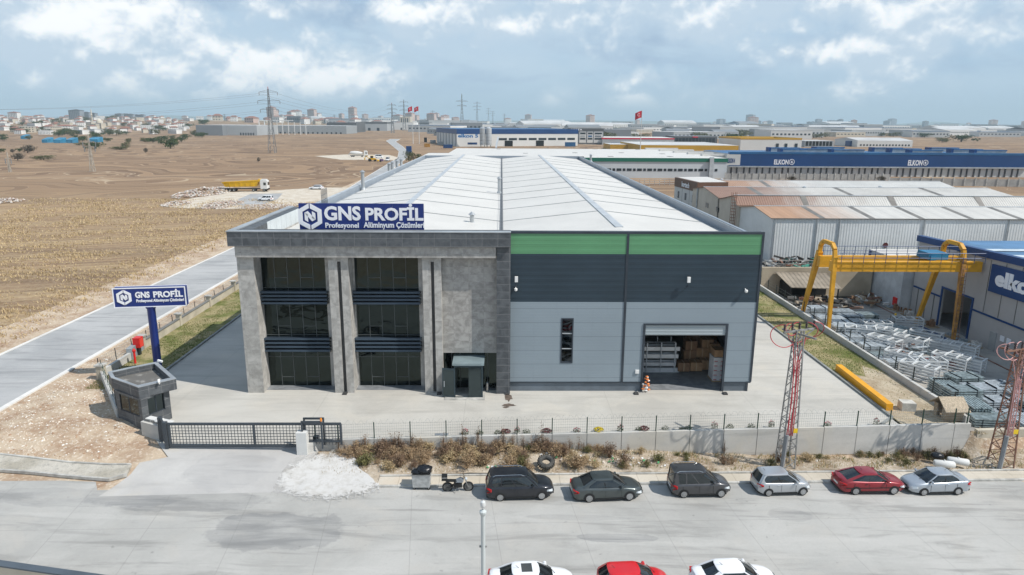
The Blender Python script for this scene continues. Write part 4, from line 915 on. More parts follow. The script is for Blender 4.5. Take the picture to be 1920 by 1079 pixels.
def power_pole(px, ybase, ytop, name, label, m_, mc, rr, spread=1.0, w0=1.05):
    z0 = st(G(px, ybase, -2).x)+.3; b = G(px, ybase, z0); zt = V(px+28, ytop, b.y).z
    t_ = thing(name, label, 'power pole', (b.x, b.y, z0))
    mb = MB(); lattice(mb, b.x, b.y, z0-.3, zt-.5, w0, .5, 17); mb.build('lattice_mast', m_, t_)
    mb = MB(); mb.beam((b.x-1.3*spread, b.y-.5, zt-.55), (b.x+1.3*spread, b.y+.5, zt-.55), .12); mb.beam((b.x-.7, b.y+1.2, zt-.8), (b.x+.7, b.y-1.2, zt-.8), .12)
    mb.beam((b.x-1.3*spread, b.y-.5, zt-.6), (b.x, b.y, zt-1.3), .07); mb.beam((b.x+1.3*spread, b.y+.5, zt-.6), (b.x, b.y, zt-1.3), .07); mb.build('crossarm', m_, t_)
    ip = []
    for k in (-1.25, -.6, 0, .6, 1.25):
        p = (b.x+k*spread, b.y+.4*k, zt-.45); ip.append(p)
        MB().lathe([(.05, 0), (.12, .08), (.05, .14), (.12, .22), (.05, .28), (.12, .36), (.03, .5)], p, 8).build('insulator', M_INS, t_)
    for k, p in enumerate(ip):
        pts = []
        R_ = rr.uniform(.4, .85)*spread; s_ = -1 if k < 3 else 1
        for q in range(15):
            a = math.pi*q/14*1.25; x = p[0]+s_*R_*math.sin(a)*1.1; z = p[2]+.45-R_*(1-math.cos(a))*.95; pts.append((x, p[1]+.2*math.sin(a*1.5+k), z))
        foot = (b.x-w0*.33+.11*k, b.y-w0*.5, z0+2.4)
        top = (b.x-.3+.1*k, b.y-.36, zt-2.8); pts.append(top); pts.append(((top[0]+foot[0])/2+rr.uniform(-.1, .1), (top[1]+foot[1])/2-.1, (top[2]+foot[2])/2)); pts.append(foot)
        MB().path(pts, .032, 5).build('cable', mc, t_)
    MB().path([(b.x-w0*.33, b.y-w0*.52, z0+2.5), (b.x-w0*.42, b.y-w0*.52, z0-.2)], .16, 8).build('conduit', mat('grey_conduit', (.25, .26, .27), .6), t_)
    MB().box(b.x+.1, b.x+.45, b.y-w0*.47, b.y-w0*.45, z0+2.6, z0+2.95).build('warning_plate', mat('yellow_plate', (.8, .55, .02), .5), t_)
    return t_
power_pole(1472, 868, 606, 'power_pole', 'grey lattice power pole with bright red cables behind the silver hatchback', M_STEEL, M_REDC, random.Random(2))
power_pole(1876, 868, 642, 'power_pole', 'rusty lattice power pole with tangled faded red cables at the right edge', M_RUST, M_PINKC, random.Random(4), 1.15, 1.2)
# ================================================================== things in the right grass strip
a, b = G(1572, 690, .3), G(1668, 765, .3); BM = MB(); BM.beam((a.x, a.y, .33), (b.x, b.y, .33), .55, .62)
o = BM.build('crane_beam', mat('crane_yellow', (.72, .34, .015), .45, var=.08)); tag(o, 'orange yellow steel box beam lying on the right grass strip', 'beam')
sheet('bare_earth_patch', [(31.55, yw(31.5)+.1), (36.5, yw(36.5)+.1), (36.5, 61), (35.2, 63.5), (34.0, 60.5), (32.8, 61.5), (31.55, 59)], dirt_mat('bare_earth', (.36, .29, .20), (.50, .43, .32), (.27, .21, .13)), lambda x, y: .035, 3)
p = G(1698, 768, 0); o = MB().prism([(p.x-.55, p.y-.4), (p.x+.5, p.y-.6), (p.x+.6, p.y+.3), (p.x-.45, p.y+.5)], -.05, .72).build('concrete_block', mat('block_concrete', (.50, .48, .43), .9, var=.15, vs=2, bump=.4)); tag(o, 'loose grey concrete block on bare earth near the wooden kennel', 'block')
M_WOOD = mat('weathered_wood', (.34, .27, .19), .85, var=.25, vs=2, stretch=(.5, 6, 6)); M_WOODR = mat('kennel_roof_wood', (.40, .33, .24), .85, var=.25, vs=2, stretch=(6, .5, 6))
p = G(1790, 793, 0); K = thing('dog_kennel', 'small wooden kennel with pitched board roof behind the right end of the wall', 'kennel', (p.x, p.y+.6, 0))
kx, ky_ = p.x, p.y+.9
mb = MB().box(kx-.75, kx+.75, ky_-.02-.75, ky_-.7, .1, 1.15); mb.box(kx-.75, kx+.75, ky_+.7, ky_+.75, .1, 1.15); mb.box(kx+.7, kx+.75, ky_-.7, ky_+.7, .1, 1.15); mb.box(kx-.75, kx-.7, ky_-.7, ky_-.3, .1, 1.15); mb.box(kx-.75, kx-.7, ky_+.3, ky_+.7, .1, 1.15); mb.box(kx-.75, kx+.75, ky_-.7, ky_+.7, .03, .1)
mb.build('wall', M_WOOD, K)
mb = MB()
for sg in (-1, 1): mb.add([(kx-1.0, ky_, 1.85), (kx+1.0, ky_, 1.85), (kx+1.0, ky_+sg*1.15, 1.0), (kx-1.0, ky_+sg*1.15, 1.0), (kx-1.0, ky_, 1.78), (kx+1.0, ky_, 1.78), (kx+1.0, ky_+sg*1.15, .93), (kx-1.0, ky_+sg*1.15, .93)], [(0, 1, 2, 3), (7, 6, 5, 4), (0, 4, 5, 1), (1, 5, 6, 2), (2, 6, 7, 3), (3, 7, 4, 0)])
mb.build('roof', M_WOODR, K)
p = G(828, 817, 0)
o = MB().box(p.x-.5, p.x+.5, p.y-.3, p.y+.3, 0, .045).build('drain_grate', mat('grate_steel', (.30, .33, .36), .5, .5)); tag(o, 'square steel drain grate in the yard behind the mesh fence', 'grate')
p = G(955, 752, 0)
mb = MB(); rr = random.Random(12)
def blot(name, pts, z, m_, zf=None):
    o = sheet(name, pts, m_, zf or (lambda x, y: z), .6); return o
def blob(cx, cy, rx, ry, n, rr, jag=.35): return [(cx+math.cos(2*math.pi*i/n)*rx*(1+rr.uniform(-jag, jag)), cy+math.sin(2*math.pi*i/n)*ry*(1+rr.uniform(-jag, jag))) for i in range(n)]
M_OIL = mat('oil_stain', (.13, .10, .08), .5, var=.3, vs=3)
for q in (((952, 745, .35, .9)), ((955, 760, .55, .3)), ((948, 764, .3, .15))):
    c = G(q[0], q[1], 0); struct(blot('oil_stain', blob(c.x, c.y, q[2], q[3], 15, rr), .012, M_OIL))
# ================================================================== lime spill
LM = [G(*q, st(-11)+.1)[:2] for q in ((520, 936), (530, 910), (548, 888), (560, 872), (572, 858), (600, 852), (632, 853), (655, 866), (668, 884), (690, 903), (704, 922), (708, 934), (690, 942), (640, 948), (580, 947))]
cxl = sum(p[0] for p in LM)/len(LM); cyl = sum(p[1] for p in LM)/len(LM)
LM2 = []
rr = random.Random(8)
for (a, b) in zip(LM, LM[1:]+LM[:1]):
    for k in (0, .25, .5, .75): LM2.append((a[0]+(b[0]-a[0])*k+rr.uniform(-.12, .12), a[1]+(b[1]-a[1])*k+rr.uniform(-.12, .12)))
def lz(x, y):
    base = max(hh(min(x, -13.5), y) if x < -13.5 else hh(x, y)+.05, st(x)+.02)
    d = min(math.hypot(x-p[0], y-p[1]) for p in LM); e = min(1, d/1.2)
    return base+.006+.05*e*(.3+1.2*abs(noise.noise(Vector((x*1.1, y*1.1, 3)))))+.02*abs(noise.noise(Vector((x*4, y*4, 3))))
lm, t, b = newmat('lime_white'); b.inputs['Roughness'].default_value = .95
tc = t.a('TexCoord').outputs['Object']; n1_ = t.noi(tc, .9, 9, .65); n2_ = t.noi(tc, 2.5, 7, .7, .4); q_ = t.a('SeparateXYZ'); t.l(tc, q_.inputs[0])
ex = t.m('DIVIDE', t.m('SUBTRACT', q_.outputs[0], cxl), 4.1); ey = t.m('DIVIDE', t.m('SUBTRACT', q_.outputs[1], cyl+.3), 3.0)
er = t.m('SQRT', t.m('ADD', t.m('MULTIPLY', ex, ex), t.m('MULTIPLY', ey, ey))); n3_ = t.noi(tc, 14, 5, .8)
al = t.m('SUBTRACT', 1.0, t.sm(t.m('ADD', t.m('ADD', er, t.m('MULTIPLY', t.m('SUBTRACT', n2_, .5), .9)), t.m('MULTIPLY', t.m('SUBTRACT', n3_, .5), .55)), .72, 1.08)); t.l(al, b.inputs['Alpha'])
t.val(t.mix(t.m('MULTIPLY', t.sm(n2_, .46, .66), .7), t.mix(t.sm(n1_, .48, .7), (.56, .55, .53), (.48, .465, .435)), (.42, .40, .365)), b.inputs['Base Color'])
bn = t.a('Bump'); bn.inputs['Distance'].default_value = .012; t.l(t.m('ADD', n2_, n3_), bn.inputs['Height']); t.l(bn.outputs[0], b.inputs['Normal'])
LM2 = [(cxl+(p[0]-cxl)*1.2, cyl+(p[1]-cyl)*1.16) for p in LM2]
def lz(x, y):
    return max(hh(min(x, -13.5), y)+.006 if x < -9 else -9, hh(x, y)+.05 if x > -13.42 else -9, st(x)+.004)+.014
o = sheet('lime_spill', LM2, lm, lz, .25, kindd='stuff')
# ================================================================== opposite boundary at the bottom left corner
P0, P1 = G(-60, 1047, .6), G(215, 1086, .6)
o = thing('street_parapet', 'beige wall with dark metal coping at the bottom left corner', 'wall', (P0.x, P0.y, 0))
wallseg((P0.x, P0.y), (P1.x, P1.y), -1.6, .5, .25, o, mat('beige_plaster', (.55, .48, .38), .85, var=.06), 'wall')
MB().beam((P0.x, P0.y, .55), (P1.x, P1.y, .55), .42, .09).build('coping', mat('coping_dark', (.09, .11, .13), .4, .3), o)
# ================================================================== street lamp in the foreground
Y_ = 21.0; tp = V(905.5, 936, Y_); lx = tp.x
SLm = thing('lamp_post', 'slim pale street pole with small glass bulb and spike in the foreground', 'street lamp', (lx, Y_, st(lx)))
M_POLE = mat('pole_paint', (.48, .52, .52), .45, var=.05)
zt = V(905.5, 966, Y_).z
mb = MB().lathe([(.16, st(lx)), (.16, st(lx)+.3), (.085, st(lx)+.35), (.075, zt)], (lx, Y_, 0), 12); smooth_angle(mb.build('pole', M_POLE, SLm))
MB().lathe([(.09, zt), (.12, zt+.08), (.12, zt+.14), (.04, zt+.2)], (lx, Y_, 0), 12).build('cap', M_POLE, SLm)
zb2 = V(905.5, 946, Y_).z
smooth_angle(MB().lathe([(.02, zb2-.16), (.08, zb2-.1), (.10, zb2), (.08, zb2+.1), (.02, zb2+.15)], (lx, Y_, 0), 12).build('bulb', mat('clear_bulb', (.62, .64, .64), .15), SLm))
MB().tube((lx, Y_, zt+.15), (lx, Y_, tp.z), .018, n=5).build('spike', M_STEEL, SLm)
MB().box(lx-.13, lx+.13, Y_-.03, Y_+.03, V(905, 1026, Y_).z, V(905, 1026, Y_).z+.05).build('bracket', M_STEEL, SLm)
# ================================================================== cars
M_TYRE = mat('tyre', (.018, .018, .019), .85, var=.2); M_RIM = mat('alloy', (.50, .51, .52), .3, .8); M_CARG = mat('car_glass', (.07, .08, .085), .04, .8, var=.05, spec=.7)
M_BLK = mat('black_trim', (.014, .015, .016), .5); M_HL = mat('headlamp', (.62, .66, .68), .08, .2, var=.1); M_TL = mat('tail_lamp', (.42, .012, .014), .15); M_PLATE = mat('number_plate', (.72, .72, .70), .5); M_CHR = mat('chrome', (.6, .6, .6), .15, .9)
def paint(name, col, metal=0.0, rough=.28):
    m_, t, b = newmat(name); b.inputs['Base Color'].default_value = (*col, 1); b.inputs['Metallic'].default_value = metal; b.inputs['Roughness'].default_value = rough; b.inputs['Coat Weight'].default_value = .6; b.inputs['Coat Roughness'].default_value = .06
    tc = t.a('TexCoord').outputs['Object']; n = t.noi(tc, 1.2, 5, .6); t.val(t.mix(t.m('MULTIPLY', t.sm(n, .4, .7), .2), col, tuple(min(1, x*.75+.05) for x in col)), b.inputs['Base Color'])
    t.l(t.m('ADD', rough-.05, t.m('MULTIPLY', n, .15)), b.inputs['Roughness']); return m_
def loft(secs):
    mb = MB(); n = len(secs[0]); vs = [p for s_ in secs for p in s_]
    fs = []
    for k in range(len(secs)-1):
        for i in range(n): j = (i+1) % n; fs.append((k*n+i, (k+1)*n+i, (k+1)*n+j, k*n+j))
    fs += [tuple(range(n)), tuple(range(len(secs)*n-1, (len(secs)-1)*n-1, -1))]
    return mb.add(vs, fs)
def interp(tab, x):
    if x <= tab[0][0]: return tab[0][1]
    for (a, va), (b, vb) in zip(tab, tab[1:]):
        if x <= b: k = (x-a)/(b-a); return va+(vb-va)*k
    return tab[-1][1]
def car(name, label, L, Wd, Hh, zt, gh, wb, pm, loc, rz, rail=False, sunroof=False, cladding=False, boxy=0.0, wr=.31, style=0, bx2=None):
    """zt: belt height table along x; gh=(rear base, rear top, front top, front base) of the glasshouse"""
    t_ = thing(name, label, 'car', loc, rz, None)
    hw = Wd/2; xr, xf = -L/2, L/2; b0 = .19
    secs = []
    N = 26
    xs = sorted(set([xr, xr+.04, xr+.12, xr+.28, xf-.4, xf-.22, xf-.1, xf-.03, xf]+[xr+.3+(L-.75)*i/N for i in range(N+1)]))
    for x in xs:
        dr_ = x-xr; df = xf-x
        wk = min(1, .80+.20*math.sin(min(1, dr_/.42)*math.pi/2)) if dr_ < .42 else (min(1, .66+.34*math.sin(min(1, df/.75)*math.pi/2)) if df < .75 else 1)
        w_ = hw*wk*(1-.02*abs(x)/(L/2)); z = interp(zt, x)
        e = min(dr_, df); zb_ = b0+max(0, .14-e*.5); z = z-max(0, .12-e)*1.2
        side = [(w_*.86, zb_), (w_*.975, zb_+.06), (w_, zb_+.22), (w_*1.0, (z+zb_)/2+.05), (w_*.985, z-.16), (w_*.955, z-.055), (w_*.90, z-.008), (w_*.6, z+.03), (w_*.25, z+.042)]
        ring = [(x, -a, c) for a, c in side]+[(x, a, c) for a, c in side[::-1]]
        secs.append(ring)
    body = loft(secs).build('body', pm, t_, local=True); smooth_angle(body, 40)
    # glasshouse
    rb, rt, ft, fb = gh; zbelt = lambda x: interp(zt, x)
    def ring(x0, x1, w0, z, zz=None, rnd_=.16):
        pts = []
        for sx, sy in ((1, -1), (1, 1), (-1, 1), (-1, -1)):
            xx = x1 if sx > 0 else x0; r = rnd_
            c = [(xx, sy*(w0-r)), (xx-sx*r*.3, sy*(w0-r*.3)), (xx-sx*r, sy*w0)]
            if sx*sy > 0: c = c[::1]
            pts += c if sx*sy < 0 and sx > 0 or sx*sy > 0 and sx < 0 else c[::-1]
        return pts
    def outline(x0, x1, w_, r=.15):   # ccw from above
        r = min(r, (x1-x0)/3)
        return [(x0+r, -w_), (x0+r+(x1-x0-2*r)*.33, -w_), (x0+r+(x1-x0-2*r)*.66, -w_), (x1-r, -w_), (x1-r*.3, -w_+r*.3), (x1+.03, -w_*.5), (x1+.05, 0), (x1+.03, w_*.5), (x1-r*.3, w_-r*.3), (x1-r, w_), (x0+r+(x1-x0-2*r)*.66, w_), (x0+r+(x1-x0-2*r)*.33, w_), (x0+r, w_), (x0+r*.3, w_-r*.3), (x0-.02, w_*.5), (x0-.03, 0), (x0-.02, -w_*.5), (x0+r*.3, -w_+r*.3)]
    wbz = hw*.90; wtz = hw*(.70+boxy); zr_ = Hh
    levels = []
    for k in (0, .25, .5, .75, .93):
        x0 = rb+(rt-rb)*(k**.9); x1 = fb+(ft-fb)*(k**1.05); w_ = wbz+(wtz-wbz)*(k**1.3)
        levels.append([(x, y, (zbelt(x)-.03)*(1-k)+(zr_-.05)*k) for x, y in outline(x0, x1, w_)])
    secs = levels; mb = MB(); n = len(levels[0]); vs = [p for s_ in levels for p in s_]; fs = []
    for k in range(len(levels)-1):
        for i in range(n): j = (i+1) % n; fs.append((k*n+i, k*n+j, (k+1)*n+j, (k+1)*n+i))
    mb.add(vs, fs); gl = mb.build('windows', M_CARG, t_, local=True); smooth_angle(gl, 50)
    # roof skin
    lv = []
    for dz, ins in ((-.085, -.012), (-.04, -.012), (-.012, .06), (.004, .22), (.012, .45)):
        x0, x1, w_ = rt+ins*1.0-.02, ft-ins*1.3+.04, wtz-ins*.7+.012
        lv.append([(x, y, zr_+dz) for x, y in outline(x0, x1, w_, .2)])
    mb = MB(); vs = [p for s_ in lv for p in s_]; fs = []
    for k in range(len(lv)-1):
        for i in range(n): j = (i+1) % n; fs.append((k*n+i, k*n+j, (k+1)*n+j, (k+1)*n+i))
    fs.append(tuple((len(lv)-1)*n+i for i in range(n))); mb.add(vs, fs); rf = mb.build('roof', pm, t_, local=True); smooth_angle(rf, 40)
    # pillars
    def pil(xb, xt, wb_, wt_, sy, o_=.006, kb=0, w2=None):
        zb_ = zbelt(xb)-.02; zt_ = zr_-.06
        y0 = sy*(wbz+o_); y1 = sy*(wtz+o_)
        ym = sy*(wbz+(wtz-wbz)*.41+o_+.004); xm_ = (xb+xt)/2; zm = (zb_+zt_)/2; wm_ = (wb_+wt_)/2
        vs = [(xb-wb_/2, y0, zb_), (xb+wb_/2, y0, zb_), (xm_+wm_/2, ym, zm), (xt+wt_/2, y1, zt_), (xt-wt_/2, y1, zt_), (xm_-wm_/2, ym, zm)]
        vs += [(a, b-sy*.05, c) for a, b, c in vs]; n_ = 6
        return MB().add(vs, [tuple(range(6)), tuple(range(11, 5, -1))]+[(i, (i+1) % 6, 6+(i+1) % 6, 6+i) for i in range(6)])
    mb = MB()
    for sy in (-1, 1):
        for q in ((fb-.12, ft-.03, .10, .09), ):
            pil(*q, sy).build('pillar', pm, t_, local=True)
        pil(rb+.20, rt+.12, .34, .16, sy).build('pillar', pm, t_, local=True)
        if style == 1: pil(rb+.86, rt+.74, .10, .09, sy).build('pillar', pm, t_, local=True)
    for sy in (-1, 1):   # rear corner skin
        x0b, x0t = rb-.0, rt+.0
        vs = [(x0b+.05, sy*(wbz+.004), zbelt(x0b)), (x0b-.035, sy*(wbz-.16), zbelt(x0b)), (x0t-.04, sy*(wtz-.14), zr_-.06), (x0t+.06, sy*(wtz+.006), zr_-.06), (x0b+.2, sy*(wbz-.1), zbelt(x0b)), (x0t+.2, sy*(wtz-.1), zr_-.06)]
        MB().add(vs, [(0, 1, 2, 3), (0, 3, 5, 4), (1, 4, 5, 2), (2, 5, 3), (0, 4, 1)]).build('rear_corner', pm, t_, local=True)
    mb = MB()
    for sy in (-1, 1):
        xm_ = (rb+fb)/2+(.02 if style != 1 else .18); m2 = pil(xm_, (rt+ft)/2+.03, .09, .08, sy, .003); m2.build('door_frame', M_BLK if style != 1 else pm, t_, local=True)
    # shut lines, sills, handles
    mb = MB()
    for sy in (-1, 1):
        for x in (fb-.42, xm_, rb+.62 if style != 3 else xm_): mb.box(x-.008, x+.008, sy*hw*.955, sy*(hw+.003), .36, zbelt(x)-.15)
        mb.box(-wb/2+.4, wb/2-.4, sy*hw*.9, sy*(hw+.006), .2, .30)
        if cladding: mb.box(xr+.3, xf-.5, sy*hw*.9, sy*(hw+.012), .52, .57)
    mb.build('shut_line', M_BLK, t_, local=True)
    for sy in (-1, 1):
        for x in (xm_-.16, fb-.42-1.0+.1): pass
        mb = MB().box(xm_-.30, xm_-.14, sy*(hw*.985), sy*(hw+.02), zbelt(0)-.17, zbelt(0)-.13); mb.build('door_handle', pm if not cladding else M_BLK, t_, local=True)
    for sy in (-1, 1):
        mb = MB(); zz = zbelt(fb-.3); c = (fb-.42, sy*(hw*.9+.16), zz+.10); mb.lathe([(.02, -.13), (.09, -.09), (.10, .02), (.06, .09)], c, 8, 'Y'); mb.beam((fb-.42, sy*hw*.88, zz+.03), (fb-.42, sy*(hw*.9+.1), zz+.07), .05); mb.build('wing_mirror', pm, t_, local=True)
    # lamps
    zl = interp(zt, xf-.25)
    for sy in (-1, 1):
        wf = hw*.74
        vs = [(xf-.02, sy*wf*.58, zl-.26), (xf-.06, sy*wf*.56, zl-.13), (xf-.16, sy*wf*1.03, zl-.22), (xf-.50, sy*(hw*.945), zl-.045), (xf-.42, sy*(hw*.985), zl-.16), (xf-.30, sy*wf*.9, zl-.02)]
        mb = MB(); q = [(xf-.005, .50*hw, zl-.30), (xf-.04, .47*hw, zl-.15), (xf-.17, .80*hw, zl-.13), (xf-.42, .965*hw, zl-.09), (xf-.40, 1.0*hw, zl-.20), (xf-.15, .84*hw, zl-.29)]
        ctr = Vector((xf-.25, .7*hw, zl-.2)); out = [Vector(p)+(Vector(p)-Vector((0, 0, .5))).normalized()*.012 for p in q]; inn = [Vector(p)*.93 for p in q]
        vs = [(p.x, sy*p.y, p.z) for p in out]+[(p.x, sy*p.y, p.z) for p in inn]; mb.add(vs, [tuple(range(6)), tuple(range(11, 5, -1))]+[(i, (i+1) % 6, 6+(i+1) % 6, 6+i) for i in range(6)])
        mb.build('headlight', M_HL, t_, local=True)
        zz = zbelt(xr+.2)-.08; tall = .26 if style != 1 else .42
        q = [(xr+.005, .52*hw, zz-.04), (xr+.0, .55*hw, zz-tall*.7), (xr+.06, .93*hw, zz-tall*.75), (xr+.30, 1.0*hw, zz-tall*.55), (xr+.30, .985*hw, zz-.05), (xr+.07, .92*hw, zz-.0)]
        out = [(p[0]-.012, sy*(p[1]+.01), p[2]) for p in q]; inn = [(p[0]+.12, sy*(p[1]-.1), p[2]) for p in q]
        MB().add(out+inn, [tuple(range(6)), tuple(range(11, 5, -1))]+[(i, (i+1) % 6, 6+(i+1) % 6, 6+i) for i in range(6)]).build('tail_light', M_TL, t_, local=True)
    mb = MB().box(xf-.06, xf+.012, -hw*.42, hw*.42, .50, .62); mb.box(xf-.1, xf+.008, -hw*.55, hw*.55, .25, .38); mb.build('grille', M_BLK, t_, local=True)
    MB().box(xf+.0, xf+.022, -.26, .26, .40, .50).build('number_plate', M_PLATE, t_, local=True); MB().box(xr-.022, xr+.03, -.26, .26, .55, .66).build('number_plate', M_PLATE, t_, local=True)
    MB().box(xr+.0, xr+.25, -hw*.78, hw*.78, .235, .36).build('rear_valance', M_BLK, t_, local=True)
    # wheels
    for sx in (-1, 1):
        for sy in (-1, 1):
            cx_, cy_ = sx*wb/2+.02, sy*(hw-.10)
            MB().lathe([(wr+.055, -.0), (wr+.05, .012)], (cx_, sy*(hw*.985), wr+.02), 20, 'Y').build('wheel_arch', M_BLK, t_, local=True) if False else None
            whl = MB().lathe([(wr*.6, -.1), (wr*.93, -.1), (wr, -.06), (wr, .06), (wr*.93, .105), (wr*.62, .115)], (cx_, cy_, wr), 20, 'Y').build('wheel', M_TYRE, t_, local=True) if sy > 0 else MB().lathe([(wr*.6, .1), (wr*.93, .1), (wr, .06), (wr, -.06), (wr*.93, -.105), (wr*.62, -.115)], (cx_, cy_, wr), 20, 'Y').build('wheel', M_TYRE, t_, local=True)
            mb = MB(); yo = sy*.125
            mb.lathe([(wr*.66, 0), (wr*.66, sy*.012), (wr*.56, sy*.012), (wr*.56, 0)], (cx_, cy_+yo-sy*.006, wr), 20, 'Y')
            for k in range(7):
                a = 2*math.pi*k/7+sx; mb.beam((cx_, cy_+yo, wr), (cx_+math.cos(a)*wr*.6, cy_+yo-sy*.005, wr+math.sin(a)*wr*.6), .055, .02, up=(0, 1, 0))
            mb.lathe([(.06, 0), (.05, sy*.02)], (cx_, cy_+yo, wr), 10, 'Y'); mb.build('rim', M_RIM, whl, local=True)
            mb = MB()       # arch lip
            pts = []
            for k in range(13): a = math.pi*k/12; pts.append((cx_+math.cos(a)*(wr+.045), sy*(hw*1.0), wr+math.sin(a)*(wr+.045)))
            vs = [(p[0], sy*(hw+.004), p[2]) for p in pts]+[(cx_+(wr+.045), sy*(hw+.004), .24), (cx_-(wr+.045), sy*(hw+.004), .24)][::-1]
            vs2 = [(p[0], p[1]-sy*.06, p[2]) for p in vs]; n_ = len(vs)
            mb.add(vs+vs2, [tuple(range(n_)), tuple(range(2*n_-1, n_-1, -1))]+[(i, (i+1) % n_, n_+(i+1) % n_, n_+i) for i in range(n_)]); mb.build('wheel_arch', M_BLK, t_, local=True)
    if rail:
        for sy in (-1, 1):
            mb = MB(); y = sy*(wtz-.03)
            mb.path([(rt+.12, y, Hh-.03), (rt+.3, y, Hh+.07), (ft-.45, y, Hh+.07), (ft-.2, y, Hh-.03)], .024, 6); mb.build('roof_rail', M_CHR, t_, local=True)
    if sunroof: MB().box(ft-.85, ft-.28, -.36, .36, Hh-.02, Hh+.018).build('sunroof', M_CARG, t_, local=True)
    MB().tube((rt+.35, 0, Hh-.02), (rt+.15, 0, Hh+.16), .012, n=4).build('aerial', M_BLK, t_, local=True)
    mb = MB()
    for y in (-.45, .15): mb.beam((fb+.05, y, zbelt(fb)+.05), (fb-.32, y+.42, zbelt(fb)+.26), .02)
    mb.build('wiper', M_BLK, t_, local=True)
    return t_
def park(rw, fw, W_, flip=False):
    """centre and heading from the near-side wheel contacts (photo points of the left and right wheel)"""
    a0 = G(*rw, st(G(*rw, -1.5).x)); b0_ = G(*fw, st(G(*fw, -1.5).x)); c = (a0+b0_)/2
    h = math.atan2(b0_.y-a0.y, b0_.x-a0.x); h = SL+(h-SL)*.6; n = Vector((-math.sin(h), math.cos(h), 0)); c = c+n*(W_/2-.03)
    return (c.x, c.y, st(c.x)), h+(math.pi if flip else 0)
sedan = [(-2.3, .86), (-2.1, .98), (-1.5, 1.02), (-.5, .97), (.8, .94), (1.2, .92), (1.9, .80), (2.3, .66)]
mpv = [(-2.3, .95), (-2.0, 1.02), (-.5, .99), (1.0, .97), (1.4, .95), (1.9, .86), (2.2, .74)]
van = [(-2.0, 1.0), (-1.0, 1.02), (.6, 1.02), (1.1, 1.03), (1.6, .92), (1.98, .78)]
hatch = [(-1.9, .95), (-1.5, 1.0), (0, .95), (1.0, .93), (1.4, .86), (1.9, .68)]
P_BLACK = paint('black_blue_paint', (.014, .016, .022), .3); P_GREY = paint('grey_green_paint', (.085, .10, .10), .6); P_GREYV = paint('graphite_paint', (.085, .085, .09), .6); P_SIL = paint('silver_paint', (.46, .48, .50), .55, .32); P_RED = paint('dark_red_paint', (.24, .008, .016), .2); P_WHITE = paint('white_car_paint', (.78, .79, .80), 0); P_RED2 = paint('bright_red_paint', (.55, .008, .012), 0); P_SIL2 = paint('blue_silver_paint', (.42, .46, .50), .55, .32)
GRP = None
l, h = park((936, 940), (1016, 938), 1.8); car('parked_car', 'black people carrier, first parked car from the motorcycle', 4.5, 1.84, 1.68, mpv, (-2.15, -1.95, .45, 1.25), 2.75, P_BLACK, l, h, rail=True, boxy=.04, style=1)
l, h = park((1103, 942.8), (1180, 939), 1.8); car('parked_car', 'dark grey saloon parked between the black carrier and the grey van', 4.72, 1.85, 1.5, sedan, (-1.78, -1.0, .3, 1.25), 2.72, P_GREY, l, h, wr=.33)
l, h = park((1280.6, 933.8), (1351.6, 934), 1.74); car('parked_car', 'graphite van-like car with silver roof rails and steep tail', 4.05, 1.74, 1.82, van, (-1.95, -1.88, .2, 1.15), 2.55, P_GREYV, l, h, rail=True, boxy=.10, style=1)
l, h = park((1439, 931.2), (1505, 929.8), 1.7); car('parked_car', 'short silver hatchback parked in front of the grey lattice pole', 3.75, 1.7, 1.53, hatch, (-1.80, -1.5, .2, 1.12), 2.42, P_SIL, l, h, wr=.29, boxy=.02)
l, h = park((1601.8, 927.6), (1675, 928.6), 1.76); car('parked_car', 'dark red hatchback nose to nose with the silver saloon', 4.62, 1.78, 1.44, sedan, (-2.05, -.85, .25, 1.2), 2.68, P_RED, l, h, cladding=True)
l, h = park((1730, 929.6), (1797, 929), 1.7, True); car('parked_car', 'silver saloon facing left at the right end of the parked row', 4.35, 1.7, 1.47, sedan, (-1.72, -.95, .3, 1.2), 2.45, P_SIL2, l, h, wr=.29)
def lower(px, Y, L, W_, **k):
    x = V(px, 1070, Y).x; return (x, Y+x*WS, st(x)), SL
l, h = lower(997, 32.0, 4.5, 1.75); car('parked_car', 'white saloon with dark sunroof at the bottom edge behind the slim lamp', 4.6, 1.78, 1.46, sedan, (-1.78, -1.0, .3, 1.22), 2.65, P_WHITE, l, h, sunroof=True)
l, h = lower(1193, 31.9, 3.8, 1.7); car('parked_car', 'bright red hatchback at the bottom edge between two white saloons', 3.82, 1.66, 1.44, hatch, (-1.85, -1.4, .15, 1.1), 2.45, P_RED2, l, h)
l, h = lower(1388, 31.9, 4.6, 1.75); car('parked_car', 'white saloon without sunroof at the bottom edge, right of the red hatchback', 4.6, 1.76, 1.48, sedan, (-1.78, -1.05, .3, 1.22), 2.6, P_WHITE, l, h)
# ================================================================== container, bags, motorcycle, tyre, barrels
M_GALV = mat('galvanised_sheet', (.46, .47, .47), .45, .4, var=.15, vs=3)
a = G(773, 921, st(-5)); b = G(807, 920, st(-5)); z0 = st(-5); x0, x1, yy = a.x, b.x, a.y
DU = thing('waste_container', 'grey metal wheeled rubbish container at the kerb', 'container', ((x0+x1)/2, yy+.4, z0))
mb = MB(); 
vs = [(x0+.04, yy+.06, z0+.22), (x1-.04, yy+.06, z0+.22), (x1-.04, yy+.9, z0+.22), (x0+.04, yy+.9, z0+.22), (x0-.02, yy-.02, z0+1.15), (x1+.02, yy-.02, z0+1.15), (x1+.02, yy+.98, z0+1.15), (x0-.02, yy+.98, z0+1.15)]
mb.add(vs, [(3, 2, 1, 0), (0, 1, 5, 4), (1, 2, 6, 5), (2, 3, 7, 6), (3, 0, 4, 7)]); mb.box(x0+.03, x1-.03, yy+.05, yy+.93, z0+.95, z0+.97); mb.build('bin_body', M_GALV, DU)
mb = MB()
